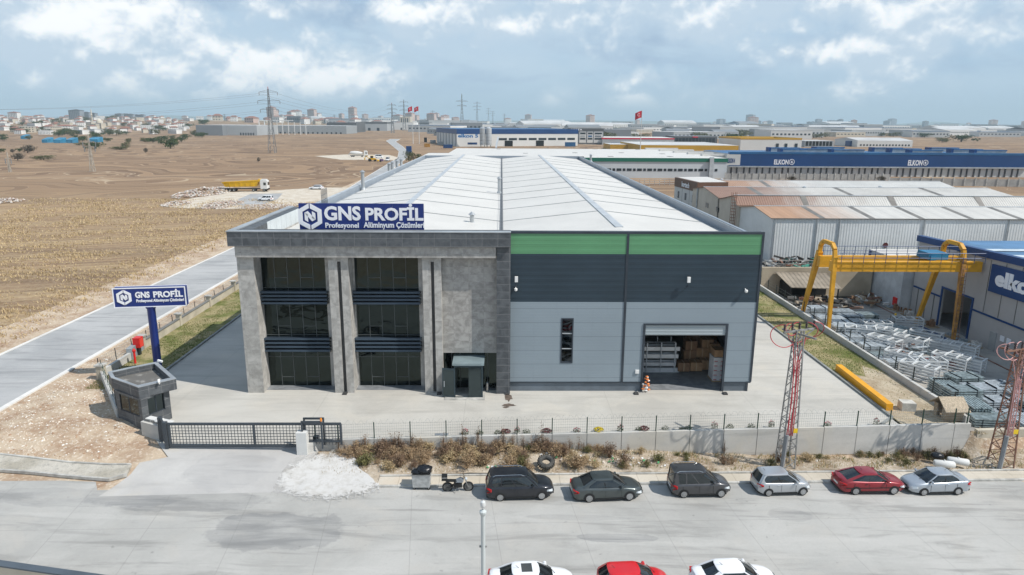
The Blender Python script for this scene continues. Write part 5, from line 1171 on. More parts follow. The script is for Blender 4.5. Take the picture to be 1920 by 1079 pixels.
for q in ((x0-.05, x1+.05, yy-.05, yy-.0), (x0-.05, x1+.05, yy+.96, yy+1.0), (x0-.05, x0, yy, yy+.96), (x1, x1+.05, yy, yy+.96)): mb.box(*q, z0+1.12, z0+1.18)
mb.build('rim', M_STEEL, DU)
for x in (x0+.12, x1-.12):
    for y in (yy+.15, yy+.8): MB().lathe([(.09, -.03), (.09, .03)], (x, y, z0+.09), 10, 'Y').build('castor', M_TYRE, DU); 
mb = MB()
for x in (x0+.12, x1-.12):
    for y in (yy+.15, yy+.8): mb.box(x-.03, x+.03, y-.05, y+.05, z0+.1, z0+.22)
mb.build('castor_fork', M_STEEL, DU)
M_BAG = mat('black_bag', (.012, .013, .016), .28, bump=1, bs=5)
def bag(cx, cy, cz, r, seed, label):
    rr = random.Random(seed); mb = MB(); n, k = 16, 9; vs = []
    for j in range(k+1):
        ph = math.pi*j/k
        for i in range(n):
            an = 2*math.pi*i/n; d = r*(1+.22*noise.noise(Vector((math.cos(an)*1.5+seed, math.sin(an)*1.5, ph*1.3)))+.1*noise.noise(Vector((math.cos(an)*5, math.sin(an)*5+seed, ph*4))))
            vs.append((cx+math.cos(an)*math.sin(ph)*d*1.2, cy+math.sin(an)*math.sin(ph)*d, cz+math.cos(ph)*d*.62))
    fs = [(j*n+i, j*n+(i+1) % n, (j+1)*n+(i+1) % n, (j+1)*n+i) for j in range(k) for i in range(n)]
    o = mb.add(vs, fs).build('rubbish_bag', M_BAG, smooth=True); tag(o, label, 'rubbish bag')
xm_ = (x0+x1)/2; bag(x0+.32, yy+.45, z0+1.18, .33, 1, 'smaller black rubbish bag on the left in the metal container'); bag(x1-.40, yy+.5, z0+1.34, .46, 5, 'bulging black rubbish bag on the right in the metal container')
# motorcycle, facing right
p = G(858, 922, st(-3)); zz = st(p.x); MO = thing('motorcycle', 'grey and black motorcycle with black top box beside the container', 'motorcycle', (p.x, p.y+.1, zz), SL)
def mw(x): 
    w_ = MB(); n = 20; r = .31
    for k in range(n):
        a, b = 2*math.pi*k/n, 2*math.pi*(k+1)/n; w_.tube((x+math.cos(a)*r, 0, r+math.sin(a)*r), (x+math.cos(b)*r, 0, r+math.sin(b)*r), .055, n=6)
    o = w_.build('wheel', M_TYRE, MO, local=True); w_ = MB()
    for k in range(5): a = 2*math.pi*k/5; w_.beam((x, 0, r), (x+math.cos(a)*.26, 0, r+math.sin(a)*.26), .03)
    w_.lathe([(.27, -.02), (.27, .02), (.25, .02), (.25, -.02)], (x, 0, r), 18, 'Y'); w_.lathe([(.06, -.06), (.06, .06)], (x, 0, r), 10, 'Y'); w_.build('rim', M_STEEL, o, local=True)
mw(-.68); mw(.72)
mb = MB(); mb.beam((.72, -.09, .31), (.48, -.09, .95), .05); mb.beam((.72, .09, .31), (.48, .09, .95), .05); mb.build('fork', M_STEEL, MO, local=True)
mb = MB(); mb.prism([(-.25, -.14), (.3, -.14), (.3, .14), (-.25, .14)], .3, .62); mb.beam((-.68, -.08, .31), (-.1, -.1, .5), .06); mb.beam((-.68, .08, .31), (-.1, .1, .5), .06); mb.tube((-.1, -.18, .3), (-.75, -.2, .42), .05); mb.build('engine', M_BLK, MO, local=True)
mb = MB(); mb.add([(-.12, -.13, .68), (.36, -.12, .66), (.42, -.1, .86), (.2, -.13, .96), (-.1, -.1, .84), (-.12, .13, .68), (.36, .12, .66), (.42, .1, .86), (.2, .13, .96), (-.1, .1, .84)], [(0, 1, 2, 3, 4), (9, 8, 7, 6, 5), (0, 5, 6, 1), (1, 6, 7, 2), (2, 7, 8, 3), (3, 8, 9, 4), (4, 9, 5, 0)]); mb.build('fuel_tank', mat('moto_grey', (.30, .33, .36), .3, .4), MO, local=True)
mb = MB(); mb.beam((-.8, 0, .80), (-.05, 0, .76), .24, .1); mb.build('seat', M_BLK, MO, local=True)
mb = MB(); mb.box(-1.06, -.68, -.2, .2, .86, 1.2); o = mb.build('top_box', M_BLK, MO, local=True); MB().box(-1.065, -.675, -.205, .205, 1.06, 1.10).build('silver_band', M_CHR, o, local=True)
mb = MB(); mb.path([(.36, -.36, 1.06), (.42, -.16, 1.02), (.46, 0, .98), (.42, .16, 1.02), (.36, .36, 1.06)], .018, 6); mb.build('handlebar', M_BLK, MO, local=True)
MB().lathe([(.1, -.05), (.12, .02), (.05, .1)], (.56, 0, .88), 10, 'X').build('headlight', M_HL, MO, local=True); MB().add([(.5, -.14, .95), (.5, .14, .95), (.36, .11, 1.28), (.36, -.11, 1.28)], [(0, 1, 2, 3)]).build('windshield', M_CARG, MO, local=True)
for s_ in (-1, 1): MB().lathe([(.02, -.02), (.07, 0), (.02, .03)], (.38, s_*.34, 1.2), 8, 'X').build('wing_mirror', M_BLK, MO, local=True)
mb = MB(); mb.beam((-.1, -.15, .32), (-.18, -.35, .02), .03); mb.build('kickstand', M_STEEL, MO, local=True)
# big tractor tyre leaning on the verge
p = G(1024, 876, -.9); TY = thing('tractor_tyre', 'big worn tractor tyre lying in the weeds behind the black carrier', 'tyre', (p.x, p.y, -.85))
mm = Matrix.Translation((p.x, p.y+.2, -.62)) @ Matrix.Rotation(math.radians(22), 4, 'X')
mb = MB(); n, k = 28, 10; vs = []
for i in range(n):
    A = 2*math.pi*i/n
    for j in range(k):
        b_ = 2*math.pi*j/k; r = .43+.17*math.cos(b_); z = .2*math.sin(b_)*(1.0); vs.append(mm @ Vector((math.cos(A)*r, math.sin(A)*r, z)))
mb.add(vs, [(i*k+j, ((i+1) % n)*k+j, ((i+1) % n)*k+(j+1) % k, i*k+(j+1) % k) for i in range(n) for j in range(k)]); mb.build('carcass', mat('dusty_rubber', (.07, .068, .062), .9, var=.3, vs=3), TY)
mb = MB()
for i in range(22):
    A = 2*math.pi*i/22; mb.beam(mm @ Vector((math.cos(A)*.59, math.sin(A)*.59, -.17)), mm @ Vector((math.cos(A+.14)*.6, math.sin(A+.14)*.6, .17)), .07, .06)
mb.build('tread', MC['dusty_rubber'], TY)
def barrel(px, py, rz, label):
    z0 = st(32)+.35; p = G(px, py, z0); mb = MB(); mm = Matrix.Rotation(rz, 3, 'Z')
    prof = [(.02, -.72), (.2, -.70), (.26, -.62), (.27, 0), (.26, .62), (.2, .70), (.02, .72)]
    mb.lathe(prof, (0, 0, 0), 14, 'X'); mb.v = [tuple(mm @ Vector(v)+Vector((p.x, p.y, z0+.12))) for v in mb.v]
    t_ = thing('plastic_tank', label, 'tank', (p.x, p.y, z0)); smooth_angle(mb.build('shell', GPm, t_), 40); mb = MB().lathe([(.07, .2), (.07, .31)], (p.x, p.y, z0+.12), 8); mb.build('cap', GPm, t_)
barrel(1770, 873, math.radians(-14), 'lower left one of two white plastic tanks lying behind the silver saloon'); barrel(1796, 868, math.radians(-22), 'upper right one of two white plastic tanks lying behind the silver saloon')
p = G(1757, 858, -1.6); bag(p.x, p.y, -1.45, .4, 9, 'black rubbish bag in the weeds beside the white tanks')
# ================================================================== neighbouring works and the industrial estate
M_WSH = ribs('white_corrugated', (.60, .62, .62), 'X', .42, .06, .55, var=.06, spec=.3)
M_BEIGE = mat('beige_wall', (.50, .45, .38), .85, var=.08, vs=.15)
M_LB = mat('pale_panel', (.50, .50, .49), .7, var=.05, vs=.1)
M_ROOFG = ribs('rusting_roof', (.50, .50, .48), 'X', .5, .05, .6, var=.07, rust=(4, 24, (.24, .12, .06)), spec=.2)
M_ROOFR = ribs('rust_brown_roof', (.50, .49, .46), 'X', .4, .05, .6, var=.09, rust=(5, 24, (.15, .065, .035)), spec=.2)
M_ROOFF = ribs('front_shed_roof', (.52, .51, .48), 'X', 2.4, .05, .6, var=.04, rust=(4, 18, (.25, .12, .05)), spec=.2)
M_TRANS = mat('dirty_translucent', (.16, .15, .135), .5, var=.2)
M_BLUE = mat('elkon_blue', (.004, .045, .16), .45, var=.06, vs=.1); M_BLUEL = mat('light_blue_roof', (.015, .10, .24), .45, var=.12, vs=.1)
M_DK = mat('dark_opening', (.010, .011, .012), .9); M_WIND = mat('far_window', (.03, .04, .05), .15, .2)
WN = 'warehouse'
# row of four gabled sheds along x; the nearest is white corrugated
sheds = [('front', 131.5, 150, 5.3, 6.5, 52, 165, M_WSH, M_ROOFF), ('second', 150, 163, 5.6, 7.5, 51.5, 165, M_BEIGE, M_ROOFR), ('third', 163, 187, 5.8, 7.2, 51.5, 123.5, M_BEIGE, M_ROOFR), ('rear', 187, 207, 5.9, 7.25, 58, 123.5, M_BEIGE, M_ROOFG)]
labs = {'front': 'long white corrugated shed with stained low roof behind the yellow gantry crane', 'second': 'beige gabled shed with rust brown roof directly behind the white corrugated shed', 'third': 'beige gabled shed with rusty roof, third row from the crane yard', 'rear': 'rearmost gabled shed with orange stained roof behind the brown lettered office'}
KS = .776
def zs_(z): return 23-(23-z)*KS
for nm, ya, yb, ze, zr, xa, xb, mw_, mr in sheds:
    ya, yb, ze, zr, xa, xb = ya*KS, yb*KS, zs_(ze), zs_(zr), xa*KS, xb*KS; zg_ = 2.6 if nm == 'front' else -1.2
    rid = {'front': 141, 'second': 152.5, 'third': 176, 'rear': 196}[nm]*KS
    t_ = thing(WN, labs[nm], 'warehouse', (xa, ya, -1))
    wl = MB().add([(xa, ya, zg_), (xa, yb, zg_), (xa, yb, ze-.1), (xa, rid, zr-.1), (xa, ya, ze-.1), (xb, ya, zg_), (xb, yb, zg_), (xb, yb, ze-.1), (xb, rid, zr-.1), (xb, ya, ze-.1)], [(0, 1, 2, 3, 4), (9, 8, 7, 6, 5), (0, 4, 9, 5), (1, 6, 7, 2)]); wl.build('wall', mw_, t_)
    mb = MB()
    for (a, za, b, zb_) in ((ya-.06, ze, rid, zr), (rid, zr, yb+.0, ze)):
        mb.add([(xa-.3, a, za), (xb+.3, a, za), (xb+.3, b, zb_), (xa-.3, b, zb_), (xa-.3, a, za-.09), (xb+.3, a, za-.09), (xb+.3, b, zb_-.09), (xa-.3, b, zb_-.09)], [(0, 1, 2, 3), (7, 6, 5, 4), (0, 4, 5, 1), (3, 2, 6, 7), (1, 5, 6, 2), (0, 3, 7, 4)])
    rf = mb.build('roof', mr, t_)
    step = {'front': 7.45, 'second': 15, 'third': 17, 'rear': 400}[nm]; x = xa+{'front': 7.0, 'second': 11, 'third': 8, 'rear': 11}[nm]
    while x < min(xb, 95)-4:
        w_ = .85 if nm == 'front' else 1.0; mb = MB(); k = 2.2
        mb.add([(x+k*.0+ (3.0 if nm == 'front' else 2), ya-.38, ze+.012), (x+w_+(3.0 if nm == 'front' else 2), ya-.38, ze+.012), (x+w_, rid-.1, zr+.012), (x, rid-.1, zr+.012)], [(0, 1, 2, 3)]) if False else mb.add([(x, ya-.05, ze+.014), (x+w_, ya-.05, ze+.014), (x+w_, rid-.15, zr+.0), (x, rid-.15, zr+.0)], [(0, 1, 2, 3)])
        mb.build('translucent_sheet', M_TRANS, rf); x += step
    MB().box(xa-.3, xb+.3, rid-.22, rid+.22, zr+.0, zr+.05).build('ridge_cap', M_ZINCL, rf)
    if nm == 'front':
        MB().box(xa-.3, xb+.3, ya-.20, ya-.065, ze-.14, ze-.01).build('gutter', M_TRANS, t_)
        for x in (40.4, 46.7, 50.1, 62.8, 75.6, 85.3): MB().tube((x+.3, ya-.12, 2.6), (x+.3, ya-.12, ze-.2), .09, n=6).build('downpipe', M_ZINC, t_)
        p = V(1660, 460, ya); MB().lathe([(.38, -.06), (.38, .0)], (p.x, ya-.02, p.z), 16, 'Y').build('round_plate', mat('brown_plate', (.10, .02, .02), .6), t_)
        p = V(1870, 459, ya); MB().box(p.x-.8, p.x+.8, ya-.06, ya-.0, p.z-.5, p.z+.5).build('window', M_WIND, t_)
        MB().box(xa-.35, xa-.30, ya, rid, ze-.3, ze).build('verge', M_ZINCL, t_) if False else None
    if nm == 'second':
        p = G(1412, 405, 0)
    if nm == 'third':
        for px, py in ((1330, 386), (1386, 405)): yy_ = 134.3 if px < 1340 else 127.5; MB().box(xa-.06, xa, yy_-.9, yy_+.9, 6.9, 7.8).build('window', M_WIND, t_)
        MB().tube((xa-.15, 141, -1), (xa-.15, 141, 10), .18, n=8).build('downpipe', M_ZINC, t_); MB().tube((xa-.15, 127, -1), (xa-.15, 127, 9.5), .1, n=8).build('downpipe', M_TRANS, t_)
    if nm in ('third', 'rear'):
        for px, py in (((1508, 357), (1650, 356)) if nm == 'third' else ((1353, 342), )):
            p = G(px, py, 10.2); MB().lathe([(.22, -.3), (.22, .4), (.4, .45), (.4, .65), (.1, .8)], (p.x, p.y, p.z), 10).build('roof_vent', M_ZINCL, t_)
# rusty access ladder at the corner
LD = thing('access_ladder', 'rusty caged ladder at the corner of the beige second shed', 'ladder', (39.6, 117, 0)); mb = MB()
for y in (116.6, 117.4): mb.tube((39.6, y, 0), (39.6, y, 11.6), .05, n=4); mb.tube((39.0, y, 2), (39.0, y, 11.6), .04, n=4)
for i in range(22): z = .3+i*.5; mb.tube((39.6, 116.6, z), (39.6, 117.4, z), .03, n=4); (mb.path([(39.6, 116.6, z), (39.0, 116.6, z), (39.0, 117.4, z), (39.6, 117.4, z)], .03, 4) if i > 3 else None)
mb.build('ladder', M_RUST, LD)
# brown lettered office
OF = thing('office_building', 'pale two storey office with brown lettered fascia in front of the rusty sheds', 'building', (42, 148, 0))
M_BRN = mat('brown_fascia', (.13, .075, .05), .6, var=.08)
c0, c1 = V(1268, 336, 158), V(1309, 342, 145); zt_ = 10.85
oq = [(c1.x, 145), (47.5, 145.8), (47.5, 160.5), (c0.x, 159)]
MB().prism(oq, -1.2, zt_-2.0).build('wall', M_LB, OF); MB().prism([(q[0]+(-.12 if q[0] < 46 else 0), q[1]-.1) for q in oq], zt_-2.0, zt_).build('fascia', M_BRN, OF); MB().prism([(oq[0][0]+.4, oq[0][1]+.4), (47.2, 146.2), (47.2, 160.1), (oq[3][0]+.4, 158.7)], zt_+.003, zt_+.05).build('roof', M_ROOFW, OF)
d = (Vector((*oq[3], 0))-Vector((*oq[0], 0))); L_ = d.length; d.normalize(); nrm = Vector((-d.y, d.x, 0))
nrm = -nrm if nrm.x > 0 else nrm
for i, k in enumerate((.16, .48, .8)):
    for z in (4.4, 7.2): c = Vector((*oq[0], 0))+d*L_*k+nrm*.02; MB().beam(c-d*.5+Vector((0, 0, z+.0)), c+d*.5+Vector((0, 0, z)), .08, 1.5).build('window', M_WIND, OF)
mb = MB()
for k in (.32, .64): c = Vector((*oq[0], 0))+d*L_*k+nrm*.01; mb.beam(c+Vector((0, 0, -1)), c+Vector((0, 0, 8.8)), .05)
mb.build('joint', M_PANELJ, OF)
W_id = W[OF.name]; tx = text('bortech', 0, 4.6, 0, 1.15, 0, M_LET, OF, 'letter_row', .02)
vs_o = tx.data; org = Vector((*oq[3], zt_-1.75))-d*7.2+nrm*.25
iv = W[OF.name].inverted()
for v in vs_o.vertices:
    q = W[OF.name] @ v.co; x_, y__, z_ = q.x, q.y, q.z; w__ = org-d*(x_-0)+nrm*(-y__)*1.0+Vector((0, 0, z_)); w__ = Vector((*oq[3], 0))-d*(5.0+x_)+nrm*(.2-y__)+Vector((0, 0, zt_-1.65+z_)); v.co = iv @ w__
# generic hall from a footprint
def poly_hall(name, label, cat, poly, z, mw_, mr, band=None, bh=1.2, zb_=-1.0, roof_rise=0, front=None, wins=None, wm=None, group=None, par=.0):
    t_ = thing(name, label, cat, (poly[0][0], poly[0][1], 0), 0, group)
    cx_ = sum(p[0] for p in poly)/len(poly); cy_ = sum(p[1] for p in poly)/len(poly)
    MB().prism(poly, zb_, z).build('wall', mw_, t_)
    ins = [(p[0]+(cx_-p[0])*.004, p[1]+(cy_-p[1])*.004) for p in poly]
    if roof_rise and len(poly) == 4:
        a, b, c, d_ = [Vector((*p, z+.01)) for p in poly]; m1 = (a+d_)/2+Vector((0, 0, roof_rise)); m2 = (b+c)/2+Vector((0, 0, roof_rise))
        MB().add([a, b, m2, m1, d_, c], [(0, 1, 2, 3), (3, 2, 5, 4), (0, 3, 4), (1, 5, 2)]).build('roof', mr, t_)
    else: MB().prism(ins, z+.004, z+.12).build('roof', mr, t_)
    if band:
        out = [(p[0]+(p[0]-cx_)*.004, p[1]+(p[1]-cy_)*.004) for p in poly]
        mb = MB()
        for i in range(len(out)):
            j = (i+1) % len(out); mb.prism([out[i], out[j], poly[j], poly[i]], z-bh, z+par+.02)
        mb.build('band', band, t_)
    if wins:
        (k0, k1, n, z0_, z1_, duty) = wins; a, b = Vector((*poly[0], 0)), Vector((*poly[1], 0)); dd = (b-a); ln = dd.length; nn = Vector((dd.y, -dd.x, 0)).normalized()
        for i in range(n):
            ka = k0+(k1-k0)*i/n; kb = ka+(k1-k0)/n*duty; p0 = a+dd*ka+nn*.05; p1 = a+dd*kb+nn*.05
            MB().beam(p0+Vector((0, 0, (z0_+z1_)/2)), p1+Vector((0, 0, (z0_+z1_)/2)), .16, z1_-z0_).build('window', wm or M_WIND, t_)
    return t_
def X(px, Y): return V(px, 300, Y).x
# white warehouse with green stripe right behind
M_GRN = mat('green_stripe', (.008, .13, .085), .5, var=.05); M_WP = mat('white_panel', (.52, .55, .57), .6, var=.04, vs=.08)
gr = poly_hall('warehouse', 'large white warehouse with dark green eaves stripe and a row of small windows', 'warehouse', [(X(840, 330), 296), (X(1364, 296), 296), (X(1364, 296)-4, 392), (X(840, 330), 392)], V(1200, 297, 296).z, M_WP, M_ROOFW, None, wins=None)
zg2 = V(1200, 297, 296).z
MB().box(X(840, 330)-.2, X(1364, 296)+.2, 295.7, 295.99, V(1200, 303.5, 296).z, zg2+.1).build('green_stripe', M_GRN, gr)
x = X(1130, 296); i = 0
while x < X(1358, 296)-2: w_ = 2.0 if i % 2 else 1.1; MB().box(x, x+w_, 295.9, 295.99, V(1200, 321, 296).z, V(1200, 316.3, 296).z).build('window', M_WIND, gr); x += w_+.62; i += 1
MB().box(X(1176, 296), X(1201, 296), 295.85, 295.99, -1, V(1200, 336.5, 296).z).build('door', M_ZINC, gr)
MB().box(X(1331, 295), X(1338.5, 295), 294.6, 295.6, -1, zg2+.6).build('duct', M_ZINCL, gr)
for (px, py) in ((985, 288), (1078, 287), (1024, 279), (1165, 287), (1116, 280), (1242, 289), (1196, 281), (1256, 294), (1145, 294), (905, 289), (935, 280)):
    p = G(px, py, zg2+.1); MB().box(p.x-1.1, p.x+1.1, p.y-2.0, p.y+2.0, zg2+.12, zg2+.2).build('skylight', M_TRANS, gr)
mb = MB().tube((X(1107, 300), 300, zg2), (X(1107, 300), 300, zg2+2.6), .5)
for k in range(5):
    x = X(1215, 340)+k*9; a_ = G(1240+k*28, 281+k*3.0, zg2)
    MB().box(a_.x-9, a_.x+9, a_.y-1.5, a_.y+1.5, zg2+.13, zg2+.9).build('monitor_roof', M_ROOFW, gr)
bx_ = poly_hall('annex_hall', 'plain blue grey parapet box directly behind the main white roof', 'building', [(X(793, 232), 232), (X(1095, 232), 232), (X(1095, 232), 250), (X(793, 232), 250)], V(1000, 293.5, 232).z, mat('annex_grey', (.24, .275, .31), .6, var=.04), M_ROOFW, None)
# blue numbered hall 4
E4a, E4b = X(1366, 312), 235
z4 = V(1600, 290.5, 311).z; zb4 = V(1600, 312.5, 311).z
e4 = poly_hall('blue_hall', 'long blue fronted hall lettered ELKON 4 with white bays and dark columns', 'building', [(E4a, 311), (E4b, 311), (E4b, 352), (E4a, 352)], z4, M_LB, M_BLUEL, None)
MB().box(E4a-.2, E4b, 310.2, 310.99, zb4, z4+.05).build('blue_fascia', M_BLUE, e4); MB().box(E4a-.2, E4b, 310.1, 312.5, z4+.06, z4+1.0).build('blue_eave', M_BLUEL, e4)
MB().box(E4a-.2, E4b, 310.0, 310.99, zb4-.6, zb4-.003).build('grey_rail', M_ZINC, e4)
x = E4a+.8
for i in range(58):
    if x < E4b-4: MB().box(x, x+.62, 310.7, 310.99, -1, zb4-.61).build('column', mat('dark_column', (.05, .05, .055), .6), e4)
    x += 3.2 if i % 2 else 1.8 if False else (2.55 if i % 2 == 0 else 4.7)
def e4text(px0, px1, py0, py1):
    a = V(px0, py1, 310.1); b = V(px1, py0, 310.1); w_ = b.x-a.x
    text('ELKON', a.x, a.x+w_*.72, a.z, b.z-.15, 310.15, M_LET, e4, 'letter_row', .03)
    mb = MB(); c = Vector((a.x+w_*.87, 310.1, (a.z+b.z)/2)); R_ = w_*.125
    for k in range(20): t0, t1 = 2*math.pi*k/20, 2*math.pi*(k+1)/20; mb.beam(c+Vector((math.cos(t0)*R_, 0, math.sin(t0)*R_)), c+Vector((math.cos(t1)*R_, 0, math.sin(t1)*R_)), .22)
    mb.build('number_ring', M_LET, e4); text('4', c.x-R_*.45, c.x+R_*.4, c.z-R_*.6, c.z+R_*.6, 310.15, M_LET, e4, 'numeral', .03)
e4text(1451, 1490, 299, 309); e4text(1702, 1741, 300, 311)
sgn = MB().box(X(1362, 305), X(1388, 305), 304.9, 305.1, V(1375, 310, 305).z, V(1375, 290, 305).z).build('side_sign', M_LB, e4); text('ELKON 4', X(1364, 305), X(1378, 305), V(1375, 306, 305).z, V(1375, 297, 305).z, 304.85, M_BLUE, e4, 'letter_row', .03)
for (px, py, ln) in ((1503, 285, 1), (1528, 282, 1), (1560, 287, 1), (1636, 283, 1), (1669, 285, 1), (1706, 288, 1), (1742, 283, 1), (1783, 286, 1), (1826, 288, 1), (1443, 283, 1), (1465, 286, .8)):
    p = G(px, py, z4+.5); o = MB().box(p.x, p.x+14*ln, p.y-1.5, p.y+1.5, z4+.13, z4+1.7).build('roof_monitor', M_ZINC, e4); MB().box(p.x-1.2, p.x-.02, p.y-1.9, p.y+1.9, z4+.13, z4+2.2).build('monitor_end', M_BLUE, o); MB().box(p.x, p.x+14*ln, p.y-1.8, p.y+1.8, z4+1.71, z4+2.1).build('monitor_lid', M_BLUEL, o)
# long blue hall continuing left behind the stripe
poly_hall('blue_roof_shed', 'blue roofed lean-to with dark open front between stripe warehouse and blue hall', 'shed', [(X(1366, 330), 318), (X(1398, 330), 318), (X(1398, 330), 340), (X(1366, 330), 340)], 3.2, M_DK, M_BLUEL, None)
# precast concrete fence
PF = thing('precast_fence', 'long grey precast concrete fence in front of the blue hall', 'fence', (100, 290, 0)); M_PC = mat('precast', (.36, .35, .33), .9, var=.15, vs=.3)
pa, pb, pc_ = Vector((X(1362, 291), 291, 0)), Vector((X(1672, 291), 291, 0)), None
def pfence(p, q, n, h=2.6):
    for i in range(n):
        a = p.lerp(q, i/n); b = p.lerp(q, (i+1)/n); MB().beam(a+Vector((0, 0, h/2-.2)), b+Vector((0, 0, h/2-.2)), .12, h).build('panel', M_PC, PF); MB().box(a.x-.18, a.x+.18, a.y-.25, a.y+.15, -.5, h+.2).build('post', M_KERB, PF)
pfence(pa, pb, 24); pfence(Vector((X(1672, 268), 268, 0)), Vector((X(1960, 262), 262, 0)), 14, 2.9)
# white hall fence + gate zone between sheds and green-stripe hall
FN2 = thing('yard_railing', 'thin metal railing in front of the green striped warehouse', 'fence', (60, 270, 0)); mb = MB()
for i in range(30): x = 48+i*1.9; mb.tube((x, 262, -.2), (x, 262, 2.2), .07, n=4)
for z in (.6, 1.4, 2.1): mb.tube((48, 262, z), (103, 262, z), .05, n=4)
mb.build('railing', M_ZINC, FN2)
# ------------- right hand blue trimmed works building with its big sign
EW = thing('works_building', 'pale works building with blue trim and large blue elkon sign at right edge', 'building', (55, 70, -1.5))
xw = 54.6; M_PANW = mat('precast_panel', (.40, .385, .375), .75, var=.06, vs=.2)
yA, yB = 88.7, 46.0
y1_, y2_, zd = V(1790, 560, 76).y, 0, 0
dya, dyb = 82.6, 76.9; zA = 8.1
mb = MB()
def zt_at(y): return 8.1+(88.7-y)*.0282
for a, b, z0_ in ((yA, dya, -2), (dya, dyb, 3.3), (dyb, yB, -2)): mb.add([(xw, a, z0_), (xw, b, z0_), (xw, b, zt_at(b)), (xw, a, zt_at(a)), (xw+.3, a, z0_), (xw+.3, b, z0_), (xw+.3, b, zt_at(b)), (xw+.3, a, zt_at(a))], [(0, 1, 2, 3), (7, 6, 5, 4), (0, 4, 5, 1), (1, 5, 6, 2), (3, 2, 6, 7), (3, 7, 4, 0)])
mb.box(xw+.3, 100, yA-.3, yA, -2, zA); mb.build('wall', M_PANW, EW)
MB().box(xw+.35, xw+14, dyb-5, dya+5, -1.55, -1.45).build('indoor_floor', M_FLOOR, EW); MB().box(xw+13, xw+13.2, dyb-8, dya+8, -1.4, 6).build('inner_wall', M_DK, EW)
mb = MB().add([(xw-.25, yA+.3, zt_at(yA)-.0), (xw-.25, yB, zt_at(yB)-.1), (xw-.25, yB, zt_at(yB)+.75), (xw-.25, yA+.3, zt_at(yA)+.75), (xw+.5, yA+.3, zt_at(yA)-.1), (xw+.5, yB, zt_at(yB)-.1), (xw+.5, yB, zt_at(yB)+.75), (xw+.5, yA+.3, zt_at(yA)+.75)], [(0, 1, 2, 3), (7, 6, 5, 4), (0, 4, 5, 1), (1, 5, 6, 2), (3, 2, 6, 7), (3, 7, 4, 0)]); mb.build('blue_verge', M_BLUE, EW)
M_STR = ribs('blue_white_roof', (.06, .16, .30), 'Y', 1.0, .05, .4, var=.3)
mb = MB().add([(xw+.5, yA, zt_at(yA)+.1), (xw+.5, yB, zt_at(yB)+.1), (100, yB, zt_at(yB)+.1), (100, yA, zt_at(yA)+.1)], [(0, 1, 2, 3)]); mb.build('roof', M_STR, EW)
for k in range(7): 
    y = 81-k*4.6; MB().add([(xw+3, y, zt_at(y)+.17), (xw+3, y-1.6, zt_at(y-1.6)+.17), (98, y-1.6, zt_at(y-1.6)+.17), (98, y, zt_at(y)+.17)], [(0, 1, 2, 3)]).build('rooflight', mat('rooflight', (.55, .62, .66), .3, var=.2, vs=.5), EW)
mb = MB()
for q in ((dya+.12, dya-.12, -1.6, 3.5), (dyb+.12, dyb-.12, -1.6, 3.5), (dya-.12, dyb+.12, 3.3, 3.5)): mb.box(xw-.12, xw-.002, q[1], q[0], q[2], q[3])
mb.box(xw-.1, xw-.002, dya+.13, yA-.2, 2.05, 2.25); mb.box(xw-.1, xw-.002, yB, dyb-.13, 2.05, 2.25); mb.build('blue_trim', M_BLUE, EW)
mb = MB()
for y in (87.4, 85.6, 84.0): mb.box(xw-.05, xw-.002, y-.06, y+.06, -1.6, 2.0)
for i in range(10): y = 75-i*2.4; mb.box(xw-.05, xw-.002, y-.03, y+.03, 2.3, zt_at(y)-.2); 
mb.build('panel_joint', M_PANELJ, EW)
pA = 74.6
def bd(y): return zt_at(y)-.55
ds = MB().add([(xw-.2, pA, 4.9), (xw-.2, 60, 5.1), (xw-.2, 60, bd(60)), (xw-.2, pA, bd(pA)), (xw-.02, pA, 4.9), (xw-.02, 60, 5.1), (xw-.02, 60, bd(60)), (xw-.02, pA, bd(pA))], [(0, 1, 2, 3), (7, 6, 5, 4), (0, 4, 5, 1), (1, 5, 6, 2), (3, 2, 6, 7), (3, 7, 4, 0)])
text('elkon', -(pA-.9), -(pA-.9-6.4), 5.75, 7.5, xw-.21, M_LET, EW, 'letter_row', .05, axis='X', ext=.08); ds.build('sign_board', M_BLUE, EW)
p = G(1902, 645, -1.4); MB().box(xw-.08, xw-.003, 72.3, 73.3, -1.5, .6).build('door', mat('plain_door', (.30, .31, .31), .6), EW)
for y in (71.4, 70.4): MB().box(xw-.07, xw-.003, y-.3, y+.3, .0, .6).build('notice', M_LET, EW)
AN = thing('white_annex', 'lower white annex with blue edge at the far end of the works building', 'building', (54, 93, -1.5))
MB().box(53.3, 75, yA+.35, 98, -2, 5.2).build('wall', mat('annex_white', (.50, .52, .53), .7), AN); MB().box(53.15, 53.29, 97.6, 98.05, -1.6, 5.3).build('blue_edge', M_BLUE, AN); MB().box(53.2, 75.1, yA+.4, 98.1, 5.203, 5.35).build('roof', M_ROOFW, AN)
o = MB().box(53.1, 53.295, 89.6, 90.4, -.9, .2).build('fire_cabinet', M_REDP); tag(o, 'red fire cabinet on the white annex wall behind the gantry crane', 'cabinet')
